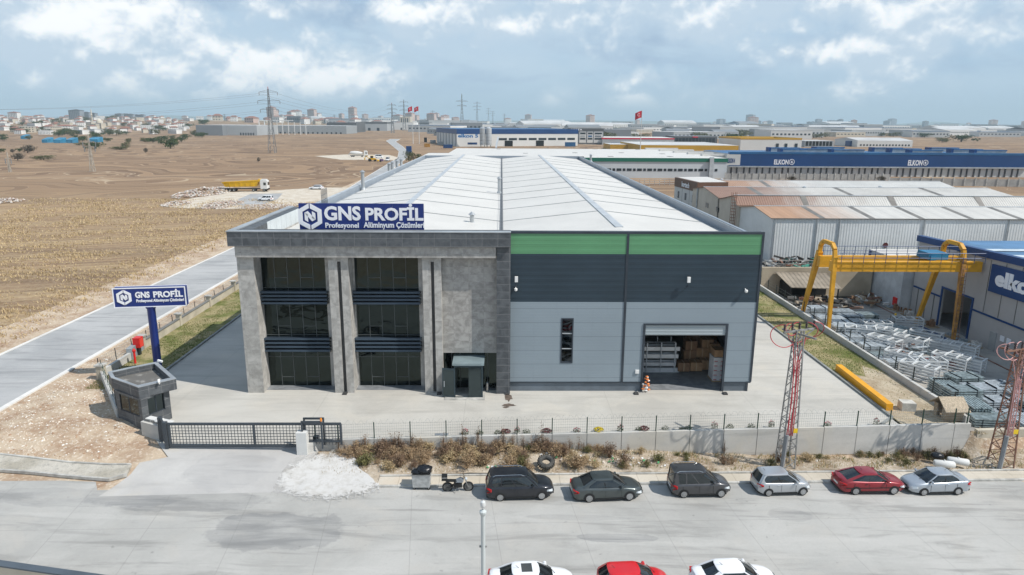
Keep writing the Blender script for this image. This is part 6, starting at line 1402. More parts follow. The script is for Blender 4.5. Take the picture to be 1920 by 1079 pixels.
# ------------- gantry crane
M_CRY = mat('gantry_yellow', (.62, .31, .02), .5, var=.14, vs=.8); M_CRD = mat('gantry_worn', (.42, .21, .05), .7, var=.3, vs=2)
CRN = thing('gantry_crane', 'yellow gantry crane spanning the steel yard with blue hoist trolley', 'crane', (44, 78, -1))
zgir = 7.2; yf_, yr_ = 76.2, 79.2
xl_, xr_ = 37.15, 52.0
mb = MB(); mb.box(xl_, 54.25, yf_-.35, yf_+.35, zgir-.45, zgir+.7); mb.build('girder', M_CRY, CRN); MB().box(xl_, 54.2, yr_-.35, yr_+.35, zgir-.55, zgir+.75).build('girder', M_CRY, CRN)
def leg(p, q, w0, w1, m_): 
    mb = MB(); p, q = Vector(p), Vector(q); d_ = (q-p).normalized(); a = Vector((1, 0, 0)); b = d_.cross(a).normalized(); vs = []
    for c, w_ in ((p, w0), (q, w1)):
        for i, j in ((-1, -1), (1, -1), (1, 1), (-1, 1)): vs.append(c+a*i*w_/2+b*j*w_/2)
    mb.add(vs, [(0, 1, 2, 3), (7, 6, 5, 4), (0, 4, 5, 1), (1, 5, 6, 2), (2, 6, 7, 3), (3, 7, 4, 0)]); return mb.build('leg', m_, CRN)
for xx, zz, m_ in ((xl_+.25, -.62, M_CRY), (xr_, -1.45, M_CRY)):
    leg((xx, yf_-.75, zz), (xx, yf_-.3, zgir+1.2), .34, .48, m_ if xx < 45 else M_CRD); leg((xx, yr_+3.6, zz), (xx, yr_+.5, zgir+1.2), .36, .60, m_)
    mb = MB(); pts = [(xx, yf_-.3, zgir+1.1), (xx, yf_-.1, zgir+2.0), (xx, yf_+.6, zgir+2.55), (xx, yr_-.3, zgir+2.55), (xx, yr_+.4, zgir+2.0), (xx, yr_+.5, zgir+1.1)]
    for a, b in zip(pts, pts[1:]): mb.beam(a, b, .40, .42)
    mb.build('portal_head', m_, CRN)
    MB().box(xx-.35, xx+.35, yf_-1.4, yr_+4.2, zz-.35, zz+.02).build('end_carriage', M_BLUE, CRN)
mb = MB()
for y in (yf_-.75, yr_+.75):
    for z in (zgir+1.2, zgir+1.75): mb.tube((xl_+.5, y, z), (54.2, y, z), .035, n=4)
    for i in range(14): x = xl_+.8+i*1.25; mb.tube((x, y, zgir+.6), (x, y, zgir+1.75), .035, n=4)
mb.build('walkway_rail', M_BLUE, CRN)
mb = MB().box(xr_-3.5, xr_-1.3, yf_+.4, yr_-.3, zgir+.8, zgir+1.55); mb.box(xr_-3.4, xr_-2.7, yf_+.3, yr_, zgir+.76, zgir+1.2); mb.build('hoist_trolley', mat('hoist_blue', (.02, .16, .30), .5, var=.15), CRN)
mb = MB()
for i in range(20): z = -1+i*.43; mb.tube((xr_-.3, yf_-1.12+i*.02, z), (xr_+.3, yf_-1.12+i*.02, z), .03, n=4)
mb.tube((xr_-.3, yf_-1.12, -1), (xr_-.3, yf_-.72, 7.6), .03, n=4); mb.tube((xr_+.3, yf_-1.12, -1), (xr_+.3, yf_-.72, 7.6), .03, n=4); mb.build('ladder', M_RUST, CRN)
struct(MB().box(37.3, 37.45, yw(38)+3, 116, -.75, -.58).build('crane_rail', M_RUST)); struct(MB().box(51.9, 52.1, yw(51)+3, 116, -1.55, -1.44).build('crane_rail', M_RUST))
# ------------- beige retaining wall and lean-to in front of the corrugated shed
zbw = V(1500, 505, 95).z
BW = MB().box(37.1, 53.0, 96, 96.6, -1.2, 3.0).build('beige_wall', mat('stained_beige', (.36, .30, .22), .9, var=.15, vs=.3, col2=(.46, .39, .29))); tag(BW, 'stained beige retaining wall behind the steel yard', 'wall')
struct(MB().box(37.1, 80, 96.6, 116, -1.2, 2.6).build('upper_terrace', M_PLOT))
SH = thing('lean_to_shed', 'old open lean-to with rusty tin roof against the beige wall', 'shed', (41, 92, -.8))
mb = MB().add([(39.6, 91.6, 1.2), (46.6, 91.6, 1.0), (46.2, 95.9, 2.3), (38.9, 95.9, 2.4)], [(0, 1, 2, 3)]); mb.v += [(v[0], v[1], v[2]-.1) for v in mb.v]; mb.f += [(7, 6, 5, 4), (0, 4, 5, 1), (1, 5, 6, 2), (3, 7, 4, 0)]; mb.mi += [0]*4; mb.build('roof', ribs('tin_roof', (.26, .22, .17), 'X', .6, .05, .7, var=.3), SH)
mb = MB().box(39.7, 39.9, 91.8, 95.8, -.9, 1.2); mb.box(39.9, 46.4, 95.6, 95.8, -.9, 1.9); mb.box(43, 43.15, 91.8, 91.95, -1, 1.1); mb.box(46.2, 46.35, 91.8, 91.95, -1, .95); mb.build('wall', M_DK, SH)
# railing and scrap on the terrace
TR = thing('terrace_railing', 'thin blue grey railing along the top of the beige wall', 'railing', (45, 96.3, 3)); mb = MB()
for i in range(18): x = 37.6+i*.95; mb.tube((x, 96.3, 3.0), (x, 96.3, 4.0), .04, n=4)
for z in (3.5, 4.0): mb.tube((37.4, 96.3, z), (53.4, 96.3, z), .03, n=4)
mb.build('railing', M_STEEL, TR)
rr = random.Random(21)
SCM = [M_DK, M_RUST, mat('scrap_green', (.05, .22, .17), .6, var=.3), M_STEEL, mat('scrap_dark', (.06, .055, .05), .8, var=.4), M_ZINC]
def scrap(n, x0, x1, y0, y1, z0, s, label, name='scrap_heap', mats=SCM, hh_=1.0):
    mb = MB()
    for i in range(n):
        c = Vector((rr.uniform(x0, x1), rr.uniform(y0, y1), z0+rr.random()**2*hh_)); a = rr.uniform(0, 3.14); e = rr.uniform(-.3, .3); L = rr.uniform(.3, s)
        mb.m(rr.randrange(len(mats))); d_ = Vector((math.cos(a), math.sin(a), e))*L/2; mb.beam(c-d_, c+d_, rr.uniform(.08, .35), rr.uniform(.06, .4))
    o = mb.build(name, mats); tag(o, label, 'scrap', kind='stuff'); return o
scrap(130, 38.5, 53.5, 97.3, 101, 2.7, 2.2, 'dark and green scrap lying along the top of the beige wall', hh_=1.1)
scrap(90, 38.5, 46, 86, 91, -.6, 3.0, 'dark scrap and timber in front of the lean-to shed', mats=[M_DK, M_RUST, M_WOOD, M_STEEL, SCM[4]], hh_=.7)
scrap(50, 49, 53, 91, 95, -1.2, 1.8, 'timber and rubbish at the foot of the beige wall', mats=[M_WOOD, M_WOODR, GPm, M_RUST, M_CARD2], hh_=.8)
# ------------- steel stock
M_ST1 = mat('galv_bright', (.52, .57, .60), .35, .35, var=.25, vs=3); M_ST2 = mat('galv_dull', (.38, .43, .46), .4, .35, var=.3, vs=3); M_ST3 = mat('galv_green', (.27, .33, .34), .45, .3, var=.3, vs=3)
def bundle(x, y, L, Wd, h, rz, label, mi, grp='bundles of galvanised steel in the neighbour yard', seed=0):
    z = nb(x)+.02; t_ = thing('steel_bundle', label, 'steel bundle', (x, y, z), rz, grp); r_ = random.Random(seed)
    mb = MB(); zz = .14
    while zz < h:
        yy = -Wd/2
        while yy < Wd/2-.05: d_ = r_.uniform(-.12, .12)*min(2, L*.2); mb.box(-L/2+d_, L/2+d_*.6, yy, yy+.16, zz, zz+.10); yy += .24
        zz += .2
    mb.build('profiles', [M_ST1, M_ST2, M_ST3][mi], t_, local=True)
    mb = MB()
    for k in (-.35, 0, .35): mb.box(L*k-.06, L*k+.06, -Wd/2-.05, Wd/2+.05, 0, .138)
    mb.build('bearer', M_WOOD, t_, local=True); mb = MB()
    for k in (-.3, .3): mb.box(L*k-.015, L*k+.015, -Wd/2-.02, Wd/2+.0, .1, h+.04)
    mb.build('strap', M_DK, t_, local=True)
    return t_
NB = 'bundle of galvanised steel profiles lying in the neighbour yard'
sp_ = []
for i in range(6):
    for j in range(3): sp_.append((39.6+j*3.4+rr.uniform(-.2, .2), 74.0+i*2.0, rr.uniform(2.6, 3.4), 1.5, rr.uniform(.5, 1.3), rr.uniform(-.06, .06)))
for i in range(5): sp_.append((40.0+rr.uniform(-.3, .3), 64.5+i*1.9, rr.uniform(3.2, 4.2), 1.4, rr.uniform(.4, 1.1), rr.uniform(-.15, .15)))
for i in range(5):
    for j in range(6):
        if i < 5 and (j > 0 or i < 4): sp_.append((39.6+j*3.3+rr.uniform(-.3, .3), yw(40)+1.4+i*2.05+rr.uniform(-.1, .1), rr.uniform(2.6, 3.2), 1.5, rr.uniform(.5, 1.7), rr.choice((0, 0, .12, -.1, 1.5))))
for k, q in enumerate(sp_): bundle(*q, NB, k % 3, seed=k)
# white ladder shaped frames
M_WF = mat('white_frame', (.60, .62, .62), .5, var=.08)
fr0 = None
def frame(x, y, rz, label, s=1.0):
    global fr0
    if fr0 is None:
        t_ = thing('white_steel_frame', label, 'steel frame', (x, y, nb(x)), rz, 'white painted steel frames in the neighbour yard'); fr0 = t_
        mb = MB()
        for yy in (-.75, .75):
            for k in range(5): mb.box(-1.6, 1.6, yy-.05, yy+.05, .12+k*.3, .24+k*.3)
            for xx in (-1.6, 1.5): mb.box(xx, xx+.1, yy-.06, yy+.06, 0, 1.5)
        mb.build('side_ladder', M_WF, t_, local=True); mb = MB()
        for xx in (-1.6, -.5, .55, 1.5): mb.box(xx, xx+.12, -.69, .69, 1.38, 1.52)
        mb.beam((-1.5, -.7, 1.42), (-.4, .7, 1.42), .1); mb.build('cross_bar', M_WF, t_, local=True); return t_
    return copy_tree(fr0, loc=(x, y, nb(x)), rz=rz, label=label)
for k, (px, py, a) in enumerate(((1640, 625, .1), (1700, 612, .2), (1655, 660, 1.0), (1705, 655, .9), (1735, 640, .8), (1770, 660, .8), (1800, 662, .85), (1690, 690, .8), (1735, 702, .1), (1780, 690, .85), (1810, 690, .9), (1720, 715, .9), (1665, 640, .8), (1610, 640, .4))):
    g_ = G(px, py, -1.1); frame(g_.x, g_.y, -a, 'white ladder sided steel frame standing among others in the steel yard')
scrap(60, 41.5, 46.5, 66, 72, -.8, 1.8, 'grey and red steel parts between the white frames', mats=[M_ST1, M_ST2, M_RUST, mat('dark_red_steel', (.16, .03, .03), .6), M_ST3], hh_=.7)
scrap(60, 45, 53, yw(48)+2, 60, -1.2, 1.8, 'grey steel fittings heaped between the bundles near the street', mats=[M_ST1, M_ST2, M_ST3, M_STEEL], hh_=1.2)
# crates and pallets by the works wall
for k, (px, py, c_) in enumerate(((1672, 578, 0), (1697, 582, 1), (1712, 590, 1), (1728, 592, 2), (1742, 602, 0), (1768, 612, 1), (1786, 630, 0), (1830, 640, 0), (1845, 650, 2), (1800, 640, 0))):
    g_ = G(px, py, -1.4); x_ = min(g_.x, 53.4); lab = ['low dark pallet of steel parts near the works door', 'brown cardboard crate near the works wall', 'pale pallet of bagged goods near the works wall'][c_]
    t_ = thing('goods_pallet', lab, 'pallet', (x_, g_.y, nb(x_)), rr.uniform(-.2, .2), 'pallets of goods along the works wall')
    MB().box(-.65, .65, -.55, .55, 0, .14).build('pallet', M_WOOD, t_, local=True); h_ = (.3, .8, .6)[c_]; mb = MB()
    for q in range(10): x0_, y0_ = rr.uniform(-.55, .25), rr.uniform(-.5, .2); mb.box(x0_, x0_+rr.uniform(.2, .35), y0_, y0_+rr.uniform(.2, .35), .145, .15+h_*rr.uniform(.5, 1))
    mb.build('goods', (M_ST2, M_CARD2, M_ROOFW)[c_], t_, local=True)
g_ = G(1680, 600, -1.2); t_ = thing('pallet_truck', 'small machine with yellow cap on open paving in the steel yard', 'machine', (g_.x, g_.y, nb(g_.x)), .4)
MB().box(-1.0, 1.0, -.5, .5, .2, .5).build('deck', M_ST2, t_, local=True); mb = MB()
for x_ in (-.7, .7): mb.lathe([(.2, -.55), (.2, .55)], (x_, 0, .2), 10, 'Y')
mb.build('wheels', M_TYRE, t_, local=True); MB().box(-.7, .4, -.3, .3, .51, .9).build('load', M_STEEL, t_, local=True); MB().lathe([(.12, .9), (.14, 1.1), (.05, 1.2)], (-.2, 0, 0), 10).build('beacon', mat('yellow_cap', (.8, .5, .02), .5), t_, local=True)
# ================================================================== distant estate, field things
def far_hall(px0, px1, yb, ytop, depth, mw_, mr, name, label, band=None, bh=1.2, wins=None, rise=0, wm=None, group=None, cat='building', yaw=0.0, par=.0):
    """a hall whose front foot shows at photo row yb and whose front eave shows at row ytop"""
    pm_ = (px0+px1)/2; Y = G(pm_, yb, 0).y; g0 = far((px0-939)/1300*Y, Y) if Y > 700 else 0
    if g0: Y = G(pm_, yb, g0).y
    z = V(pm_, ytop, Y).z; a, b = X(px0, Y), X(px1, Y); dx = math.sin(yaw)*depth; wr_ = math.sin(yaw)*(b-a)
    poly = [(a, Y), (b, Y+wr_), (b-dx, Y+wr_+depth), (a-dx, Y+depth)]
    return poly_hall(name, label, cat, poly, z, mw_, mr, band, bh, -1, rise, wins=wins, wm=wm, group=group, par=par), Y, z
M_GR1 = mat('far_grey', (.20, .215, .23), .7, var=.05, vs=.02); M_GR2 = mat('far_light_grey', (.36, .38, .39), .7, var=.05, vs=.02); M_W = mat('far_white', (.62, .62, .60), .7, var=.05, vs=.02); M_RF = mat('far_roof', (.50, .50, .49), .6, var=.15, vs=.02); M_RD = mat('far_dark_roof', (.10, .105, .11), .7, var=.1, vs=.02)
M_REDB = mat('red_stripe', (.55, .02, .05), .5); M_YB = mat('yellow_band', (.48, .27, .02), .5, var=.06, vs=.05); M_TILE = mat('clay_roof', (.26, .12, .085), .8, var=.25, vs=.05); M_CRM = mat('cream_render', (.52, .47, .38), .8, var=.08, vs=.03); M_PNK = mat('pink_render', (.50, .38, .33), .8, var=.08, vs=.03); M_SK = mat('slate_block', (.24, .27, .30), .8, var=.1, vs=.05)
# blue numbered hall 5
p0, p1, p3 = V(857, 275, 655), V(1083, 274, 700), V(819, 268, 760)
z5 = V(900, 250, 658).z; q5 = [(p0.x, 655), (p1.x, 700), (p1.x+(p3.x-p0.x), 805), (p3.x, 760)]
e5 = poly_hall('blue_hall', 'white hall with blue roof edge lettered elkon 5 beyond the white warehouse', 'building', q5, z5, M_W, M_BLUEL, M_BLUE, .8, -1, 0, wins=(.33, .99, 8, 5.6, 7.6, .8), par=3.6)
mb = MB().prism([(q5[0][0]+1, q5[0][1]+1.5), (q5[1][0]-1, q5[1][1]+1.5), (q5[2][0]-1, q5[2][1]-1), (q5[3][0]+1, q5[3][1]-1)], z5+.13, z5+3.4); mb.build('raised_roof', M_BLUEL, e5)
a = V(859, 260, 655); text('elkon 5', a.x, X(897, 655), V(880, 258.5, 655).z, V(880, 251.5, 655).z, 652.5, mat('letter_blue', (.01, .16, .42), .5), e5, 'letter_row', .04, ext=.3)
MB().box(X(877, 655), X(895, 655), 654.6, 654.9, V(880, 271.5, 655).z, V(880, 267.5, 655).z).build('blue_door', M_BLUE, e5)
for k in (.36, .62):
    c = Vector((*q5[0], 0)).lerp(Vector((*q5[1], 0)), k+.02); MB().box(c.x, c.x+7.5, c.y-.3, c.y-.05, -1, 5.2).build('loading_door', M_DK, e5)
for i in range(7):
    a = Vector((*q5[0], 0)).lerp(Vector((*q5[3], 0)), (i+.3)/7); MB().box(a.x-.9, a.x-.3, a.y-.4, a.y+.4, -1, z5-.5).build('pilaster', M_GR2, e5)
for i, px in enumerate((905, 916.5)):
    c = V(px, 272, 640); t_ = thing('silo', ['left shorter steel silo beside the elkon 5 lettering', 'right bright steel silo beside the elkon 5 lettering'][i], 'silo', (c.x, 640, 0)); r = 2.6
    smooth_angle(MB().lathe([(r, 2), (r, V(px, 241, 640).z), (.5, V(px, 238, 640).z)], (c.x, 640, 0), 18).build('silo_tank', (M_ZINC, M_ZINCL)[i], t_)); mb = MB()
    for k in range(4): mb.tube((c.x+math.cos(k*1.57+.7)*2.3, 640+math.sin(k*1.57+.7)*2.3, -1), (c.x+math.cos(k*1.57+.7)*2.3, 640+math.sin(k*1.57+.7)*2.3, 2.2), .2, n=5)
    mb.build('legs', M_STEEL, t_); mb = MB()
    for z in range(3, int(V(px, 243, 640).z), 3): mb.lathe([(r+.06, z), (r+.06, z+.25)], (c.x, 640, 0), 18)
    mb.build('hoop', M_STEEL, t_)
c0, c1 = V(934, 275, 636), V(926, 262, 650); t_ = thing('conveyor', 'inclined grey conveyor beside the steel silos', 'conveyor', (c0.x, 636, 0)); MB().beam((X(930, 620), 620, 0), (X(934, 640), 640, 9), 1.4).build('conveyor_belt', M_ZINCL, t_)
# three bay dark topped block
pf = far_hall(1070, 1130, 271, 246, 30, M_GR1, M_RD, 'office_block', 'dark framed block lettered PORTA with three white window bays')[0]
Yp = pf.location.y; mb = MB(); zt2 = V(1100, 241, Yp).z
MB().box(X(1065, Yp), X(1130, Yp), Yp-.8, Yp+12, V(1100, 246, Yp).z+.13, zt2).build('dark_attic', M_RD, pf); text('PORTA', X(1069, Yp), X(1090, Yp), V(1080, 245.3, Yp).z, V(1080, 241.8, Yp).z, Yp-.95, M_LET, pf, 'letter_row', .03, ext=.3)
for i, (a, b) in enumerate(((1085, 1097.5), (1099.5, 1110.5), (1112, 1128))):
    o = MB().box(X(a, Yp), X(b, Yp), Yp-.4, Yp-.05, V(1100, 268, Yp).z, V(1100, 246.5, Yp).z).build('bay', M_W, pf)
    for (u, v) in ((249, 252), (259, 262)): MB().box(X(a+1.5, Yp), X(b-1.2, Yp), Yp-.55, Yp-.41, V(1100, v, Yp).z, V(1100, u, Yp).z).build('window', M_WIND, o)
    MB().box(X(a+2, Yp), X(b-2, Yp), Yp-.55, Yp-.41, V(1100, 257.2, Yp).z, V(1100, 254.3, Yp).z).build('sign', (M_GR2, M_BLUEL, M_GR1)[i], o)
# halls between
ye, Yy, zy = far_hall(1200, 1383, 287, 273, 95, M_YB, M_RF, 'yellow_hall', 'low hall with yellow front and pale roof right of the blue containers'); 
far_hall(1143, 1198, 281, 271.5, 40, M_YB, M_RF, 'yellow_hall', 'short stepped end of the yellow fronted hall near the flagpole')
far_hall(1128, 1262, 272, 259, 60, M_GR2, M_W, 'red_striped_hall', 'grey hall with white roof and thin red eaves stripe', band=M_REDB, bh=1.4)
dk = far_hall(1261, 1342, 270.5, 256, 40, M_RD, M_GR1, 'dark_glass_hall', 'dark glazed hall front with small red sign', wins=(.04, .96, 12, 1.5, 6.5, .85))[0]; Yd = dk.location.y; MB().box(X(1296, Yd), X(1306, Yd), Yd-.5, Yd-.1, V(1300, 258.5, Yd).z, V(1300, 256.2, Yd).z).build('red_sign', M_REDB, dk)
far_hall(1130, 1181, 262, 243, 40, M_GR1, M_GR2, 'grey_hall', 'tall plain grey hall behind the PORTA block')
wy, Yw, zw = far_hall(1386, 1500, 284, 262, 60, M_W, M_RF, 'white_hall', 'white hall with yellow eaves and three tall dark windows', band=M_YB, bh=.1, par=1.3)
for px in (1455, 1471, 1490): MB().box(X(px-2.5, Yw), X(px+2.5, Yw), Yw-.3, Yw-.05, V(px, 281, Yw).z, V(px, 269.5, Yw).z).build('window', M_WIND, wy)
far_hall(1506, 1560, 276, 264.5, 40, M_GR2, M_RF, 'unfinished_building', 'unfinished pale concrete frame building beside the white hall', wins=(.03, .97, 8, 1, 5.5, .75), wm=M_DK)
far_hall(1604, 1707, 276, 264, 50, M_W, M_RF, 'long_white_hall', 'long white hall alone in front of the brown field at right', wins=(.05, .98, 16, 1, 2.6, .5), rise=2.5)
far_hall(1590, 1606, 275, 265, 10, M_BLUE, M_BLUEL, 'blue_block', 'small blue block left of the long white hall')
far_hall(1360, 1478, 281, 273, 20, M_GR2, M_RF, 'roof_strip_hall', 'low pale hall under the yellow eaved white hall')
# left distance: grey hall, steel frames, white grey halls
far_hall(373, 422, 254, 235, 120, M_GR1, M_RF, 'grey_hall', 'dark grey windowless end of the long hall beyond the field')
far_hall(422.5, 486, 254, 235.5, 100, M_GR2, M_RF, 'grey_hall', 'light grey long hall behind the white steel frames', wins=(.5, .95, 6, .5, 4, .5))
far_hall(486.5, 652, 250, 236, 90, mat('far_hall_grey', (.29, .31, .32), .7), M_RF, 'grey_hall', 'long low grey hall with row of loading doors in the field distance', wins=(.04, .98, 18, -.5, 3.0, .35))
t0 = far_hall(616, 671, 242, 230, 90, M_RD, M_GR1, 'dark_hall', 'dark grey hall left of the black roofed hall')
far_hall(670, 728, 243, 229, 100, M_GR2, M_RD, 'black_roofed_hall', 'grey half of the black roofed hall', band=M_RD, bh=4, wins=(.1, .95, 3, .5, 7, .3))
far_hall(728.5, 777, 243, 230, 100, M_W, M_RD, 'black_roofed_hall', 'white half of the black roofed hall', wins=(.2, .8, 2, .5, 6, .2))
far_hall(777.5, 806, 242, 230, 80, M_RD, M_GR1, 'dark_hall', 'dark hall right of the flag poles')
far_hall(806, 840, 243, 231.5, 60, M_W, M_RF, 'pale_hall', 'pale hall with greenish windows behind the elkon 5 building', wins=(.05, .95, 10, 2, 9, .6))
tw = far_hall(869, 881, 247, 225, 20, M_GR2, M_RD, 'control_tower', 'square grey tower with wider top behind the blue roofed hall')[0]
far_hall(976, 989, 236, 223.5, 60, M_GR2, M_BLUEL, 'pale_warehouse', 'grey left end of the tall blue roofed box on the skyline'); far_hall(989, 1018, 237, 223.5, 60, M_W, M_BLUEL, 'pale_warehouse', 'tall white box with blue roof edge on the skyline')
for k, (px0, px1, yb, yt) in enumerate(((491, 546, 254, 226.5), )):
    Y = G(520, 253, 0).y; t_ = thing('steel_frame_structure', 'bare white portal frames standing before the grey halls', 'steel frame', (X(491, Y), Y, 0)); zt3 = V(520, 227, Y).z
    for px in (491, 501, 513, 524, 534, 545): MB().box(X(px, Y)-.5, X(px, Y)+.5, Y-.5, Y+.5, -1, zt3).build('column', M_W, t_)
    mb = MB().box(X(491, Y), X(546, Y), Y-.5, Y+.5, zt3, zt3+1.2); mb.box(X(491, Y), X(546, Y), Y+24, Y+25, zt3, zt3+1.2); mb.build('beam', M_W, t_)
    for px in (556, 567, 577): MB().box(X(px, Y)-.4, X(px, Y)+.4, Y-.5, Y+.5, -1, V(px, 229, Y).z).build('column', M_W, t_)
# procedural spread of factories to the horizon
rr = random.Random(77)
protos = []
def big(mw_, mr, w_, d, h, wn=True, rise=0):
    mb = MB(); mb.box(-w_/2, w_/2, 0, d, -2, h)
    mb.m(1)
    if rise: mb.add([(-w_/2, 0, h), (w_/2, 0, h), (w_/2, d/2, h+rise), (-w_/2, d/2, h+rise), (w_/2, d, h), (-w_/2, d, h)], [(0, 1, 2, 3), (3, 2, 4, 5), (0, 3, 5), (1, 4, 2)])
    else: mb.box(-w_/2-.2, w_/2+.2, -.2, d+.2, h, h+.5)
    if wn:
        mb.m(2); n = int(w_/6)
        for i in range(n): x = -w_/2+2+i*(w_-2)/n; mb.box(x, x+3, -.15, 0, h*.45, h*.65)
    o = mb.build('distant_factory', [mw_, mr, M_WIND]); C.objects.unlink(o); protos.append(o)
for a in ((M_W, M_RF, 60, 70, 10), (M_GR2, M_RF, 80, 60, 11), (M_GR1, M_GR2, 45, 40, 13), (M_CRM, M_RF, 50, 60, 9), (M_W, M_RF, 100, 80, 12, True, 5), (M_GR2, M_RD, 60, 50, 9, True, 3), (M_W, M_BLUEL, 70, 60, 11), (M_GR2, M_GR1, 40, 40, 10, True, 3)): big(*a)
occ = []
def place(n, y0, y1, px0, px1, src, label, cat, grp, rad, sc=(.7, 1.3), pw=1.0, yawr=.5, avoid=None, rows=None):
    k = 0; tries = 0
    while k < n and tries < n*30:
        tries += 1; yy = y0+(y1-y0)*rr.random()**pw; px = rr.uniform(px0, px1); x = (px-939)/1300*yy*1.02
        if any(abs(x-a)+abs(yy-b)*.6 < (rad+c) for a, b, c in occ): continue
        if avoid and avoid(x, yy, px): continue
        occ.append((x, yy, rad)); o = rr.choice(src).copy(); C.objects.link(o); s_ = rr.uniform(*sc); o.scale = (s_*rr.uniform(.8, 1.3), s_, s_*rr.uniform(.8, 1.2)); o.location = (x, yy, far(x, yy)); o.rotation_euler = (0, 0, rr.uniform(-yawr, yawr))
        tag(o, label, cat, grp); k += 1
DF = 'far factory among the many in the hazy estate on the skyline'
place(60, 950, 2000, 1000, 1960, protos, DF, 'factory', 'distant factories of the estate', 38, pw=.8, avoid=lambda x, y, px: (px > 1480 and y < 1150) or (px < 1250 and y < 900))
place(110, 2000, 5200, 560, 1980, protos, DF, 'factory', 'distant factories of the estate', 50, (1.0, 2.0), pw=1.2)
place(14, 1100, 2000, 800, 1010, protos, DF, 'factory', 'distant factories of the estate', 38)
# houses of the town on the left rise
hp = []
def house(mw_, mr, w_, d, h, flat_=False):
    mb = MB().box(-w_/2, w_/2, -d/2, d/2, -2, h); mb.m(1)
    if flat_: mb.box(-w_/2-.2, w_/2+.2, -d/2-.2, d/2+.2, h, h+.4)
    else: mb.add([(-w_/2-.5, -d/2-.5, h), (w_/2+.5, -d/2-.5, h), (w_/2+.5, d/2+.5, h), (-w_/2-.5, d/2+.5, h), (-w_/4, 0, h+2.4), (w_/4, 0, h+2.4)], [(0, 1, 5, 4), (1, 2, 5), (2, 3, 4, 5), (3, 0, 4)])
    mb.m(2)
    for f in range(int(h/3)):
        for i in range(int(w_/3)): x = -w_/2+1+i*3; mb.box(x, x+1.2, -d/2-.08, -d/2, 1+f*3, 2.3+f*3)
    o = mb.build('town_house', [mw_, mr, M_WIND]); C.objects.unlink(o); hp.append(o)
M_HW = mat('house_white', (.68, .68, .66), .8, var=.1, vs=.05)
for a in ((M_HW, M_TILE, 12, 10, 6), (M_CRM, M_TILE, 11, 9, 6), (M_HW, M_TILE, 14, 11, 9), (M_HW, M_RF, 12, 10, 7, True), (M_PNK, M_TILE, 12, 10, 6), (M_HW, M_TILE, 18, 12, 9), (M_CRM, M_RF, 16, 11, 9, True), (M_HW, M_GR2, 26, 12, 8, True)): house(*a)
occ = []
HL = ['white rendered house with clay roof in the distant hillside town', 'cream house with clay roof in the distant hillside town', 'three storey white house with clay roof in the distant hillside town', 'flat roofed white house in the distant hillside town', 'pink house with clay roof in the distant hillside town', 'wide white house with clay roof in the distant hillside town', 'flat roofed cream house in the distant hillside town', 'long flat roofed white building in the distant hillside town']
for i, o in enumerate(hp): place([34, 24, 40, 46, 6, 24, 24, 30][i], 930, 2250, -60, 385, [o], HL[i], 'house', 'houses of the hillside town', 6 if i < 5 else 9, (.7, 1.05), pw=.85, yawr=.9, avoid=lambda x, y, px: y < 1000+max(0, px-200)*.5)
for i, o in enumerate(hp[:6]): place(6, 1900, 3600, 370, 800, [o], 'tiny pale house on the far skyline behind the grey halls', 'house', 'houses on the far skyline', 14, (1.4, 2.6), yawr=.9)
def block(w_, d, h, mw_, mr):
    mb = MB().box(-w_/2, w_/2, -d/2, d/2, -2, h); mb.m(1); mb.box(-w_/2-.6, w_/2+.6, -d/2-.6, d/2+.6, h, h+.5); mb.add([(-w_/2-.6, -d/2-.6, h+.5), (w_/2+.6, -d/2-.6, h+.5), (w_/2+.6, d/2+.6, h+.5), (-w_/2-.6, d/2+.6, h+.5), (0, 0, h+4)], [(0, 1, 4), (1, 2, 4), (2, 3, 4), (3, 0, 4)]); mb.m(2)
    for f in range(int(h/3)):
        for i in range(int(w_/4)): x = -w_/2+1+i*4; mb.box(x, x+2, -d/2-.1, -d/2, 1+f*3, 2.4+f*3)
    o = mb.build('apartment_block', [mw_, mr, M_WIND]); C.objects.unlink(o); return o
bl = [block(26, 18, 24, M_SK, M_RD), block(22, 16, 30, M_PNK, M_TILE), block(24, 16, 24, M_HW, M_TILE), block(30, 20, 36, M_SK, M_RD)]
for i, (px, y, k, s_) in enumerate(((187, 2100, 0, 1.25), (204, 2120, 0, .95), (215, 2140, 0, .85), (262, 2500, 0, .9), (272, 2520, 0, .9), (282, 2480, 0, .85), (292, 2550, 0, .8), (301, 2530, 0, .8), (78, 1900, 2, 1.0), (10, 1700, 1, .8), (320, 2700, 2, .8), (377, 2700, 2, .8))):
    o = bl[k].copy(); C.objects.link(o); x = (px-939)/1300*y*1.02; o.location = (x, y, far(x, y)); o.scale = (s_, s_, s_*(.75 if k != 0 else .8)); tag(o, ['grey hip roofed apartment block on the left skyline', 'pinkish apartment block with clay roof at the left edge', 'white apartment block with clay roof on the left skyline'][k], 'apartment block', 'apartment blocks on the left skyline')
place(26, 3300, 5200, 520, 860, bl[1:3], 'pale pink apartment block on the hazy skyline left of the flags', 'apartment block', 'apartment blocks on the skyline', 25, (1.3, 2.0), yawr=.9)
place(26, 4200, 6500, 860, 1980, bl, 'far apartment block on the hazy skyline at right', 'apartment block', 'apartment blocks on the right skyline', 30, (1.0, 2.2), yawr=.9)
for i, (px, h_, w_) in enumerate(((1511, 10, 9), (1536, 8, 15), (1551, 10, 5))):
    Y = 5200; x = (px-939)/1300*Y*1.02; mb = MB().box(x-w_*2, x+w_*2, Y, Y+40, -5, 23+h_*4.2-13); mb.box(x-w_*1.2, x+w_*1.0, Y+5, Y+30, 20+h_*4.2-13, 26+h_*4.2-13); o = mb.build('tower_block', M_SK); tag(o, ['left slim bluish tower on the right skyline', 'broad bluish slab block between two towers on the right skyline', 'thinnest bluish tower on the right skyline'][i], 'tower block')
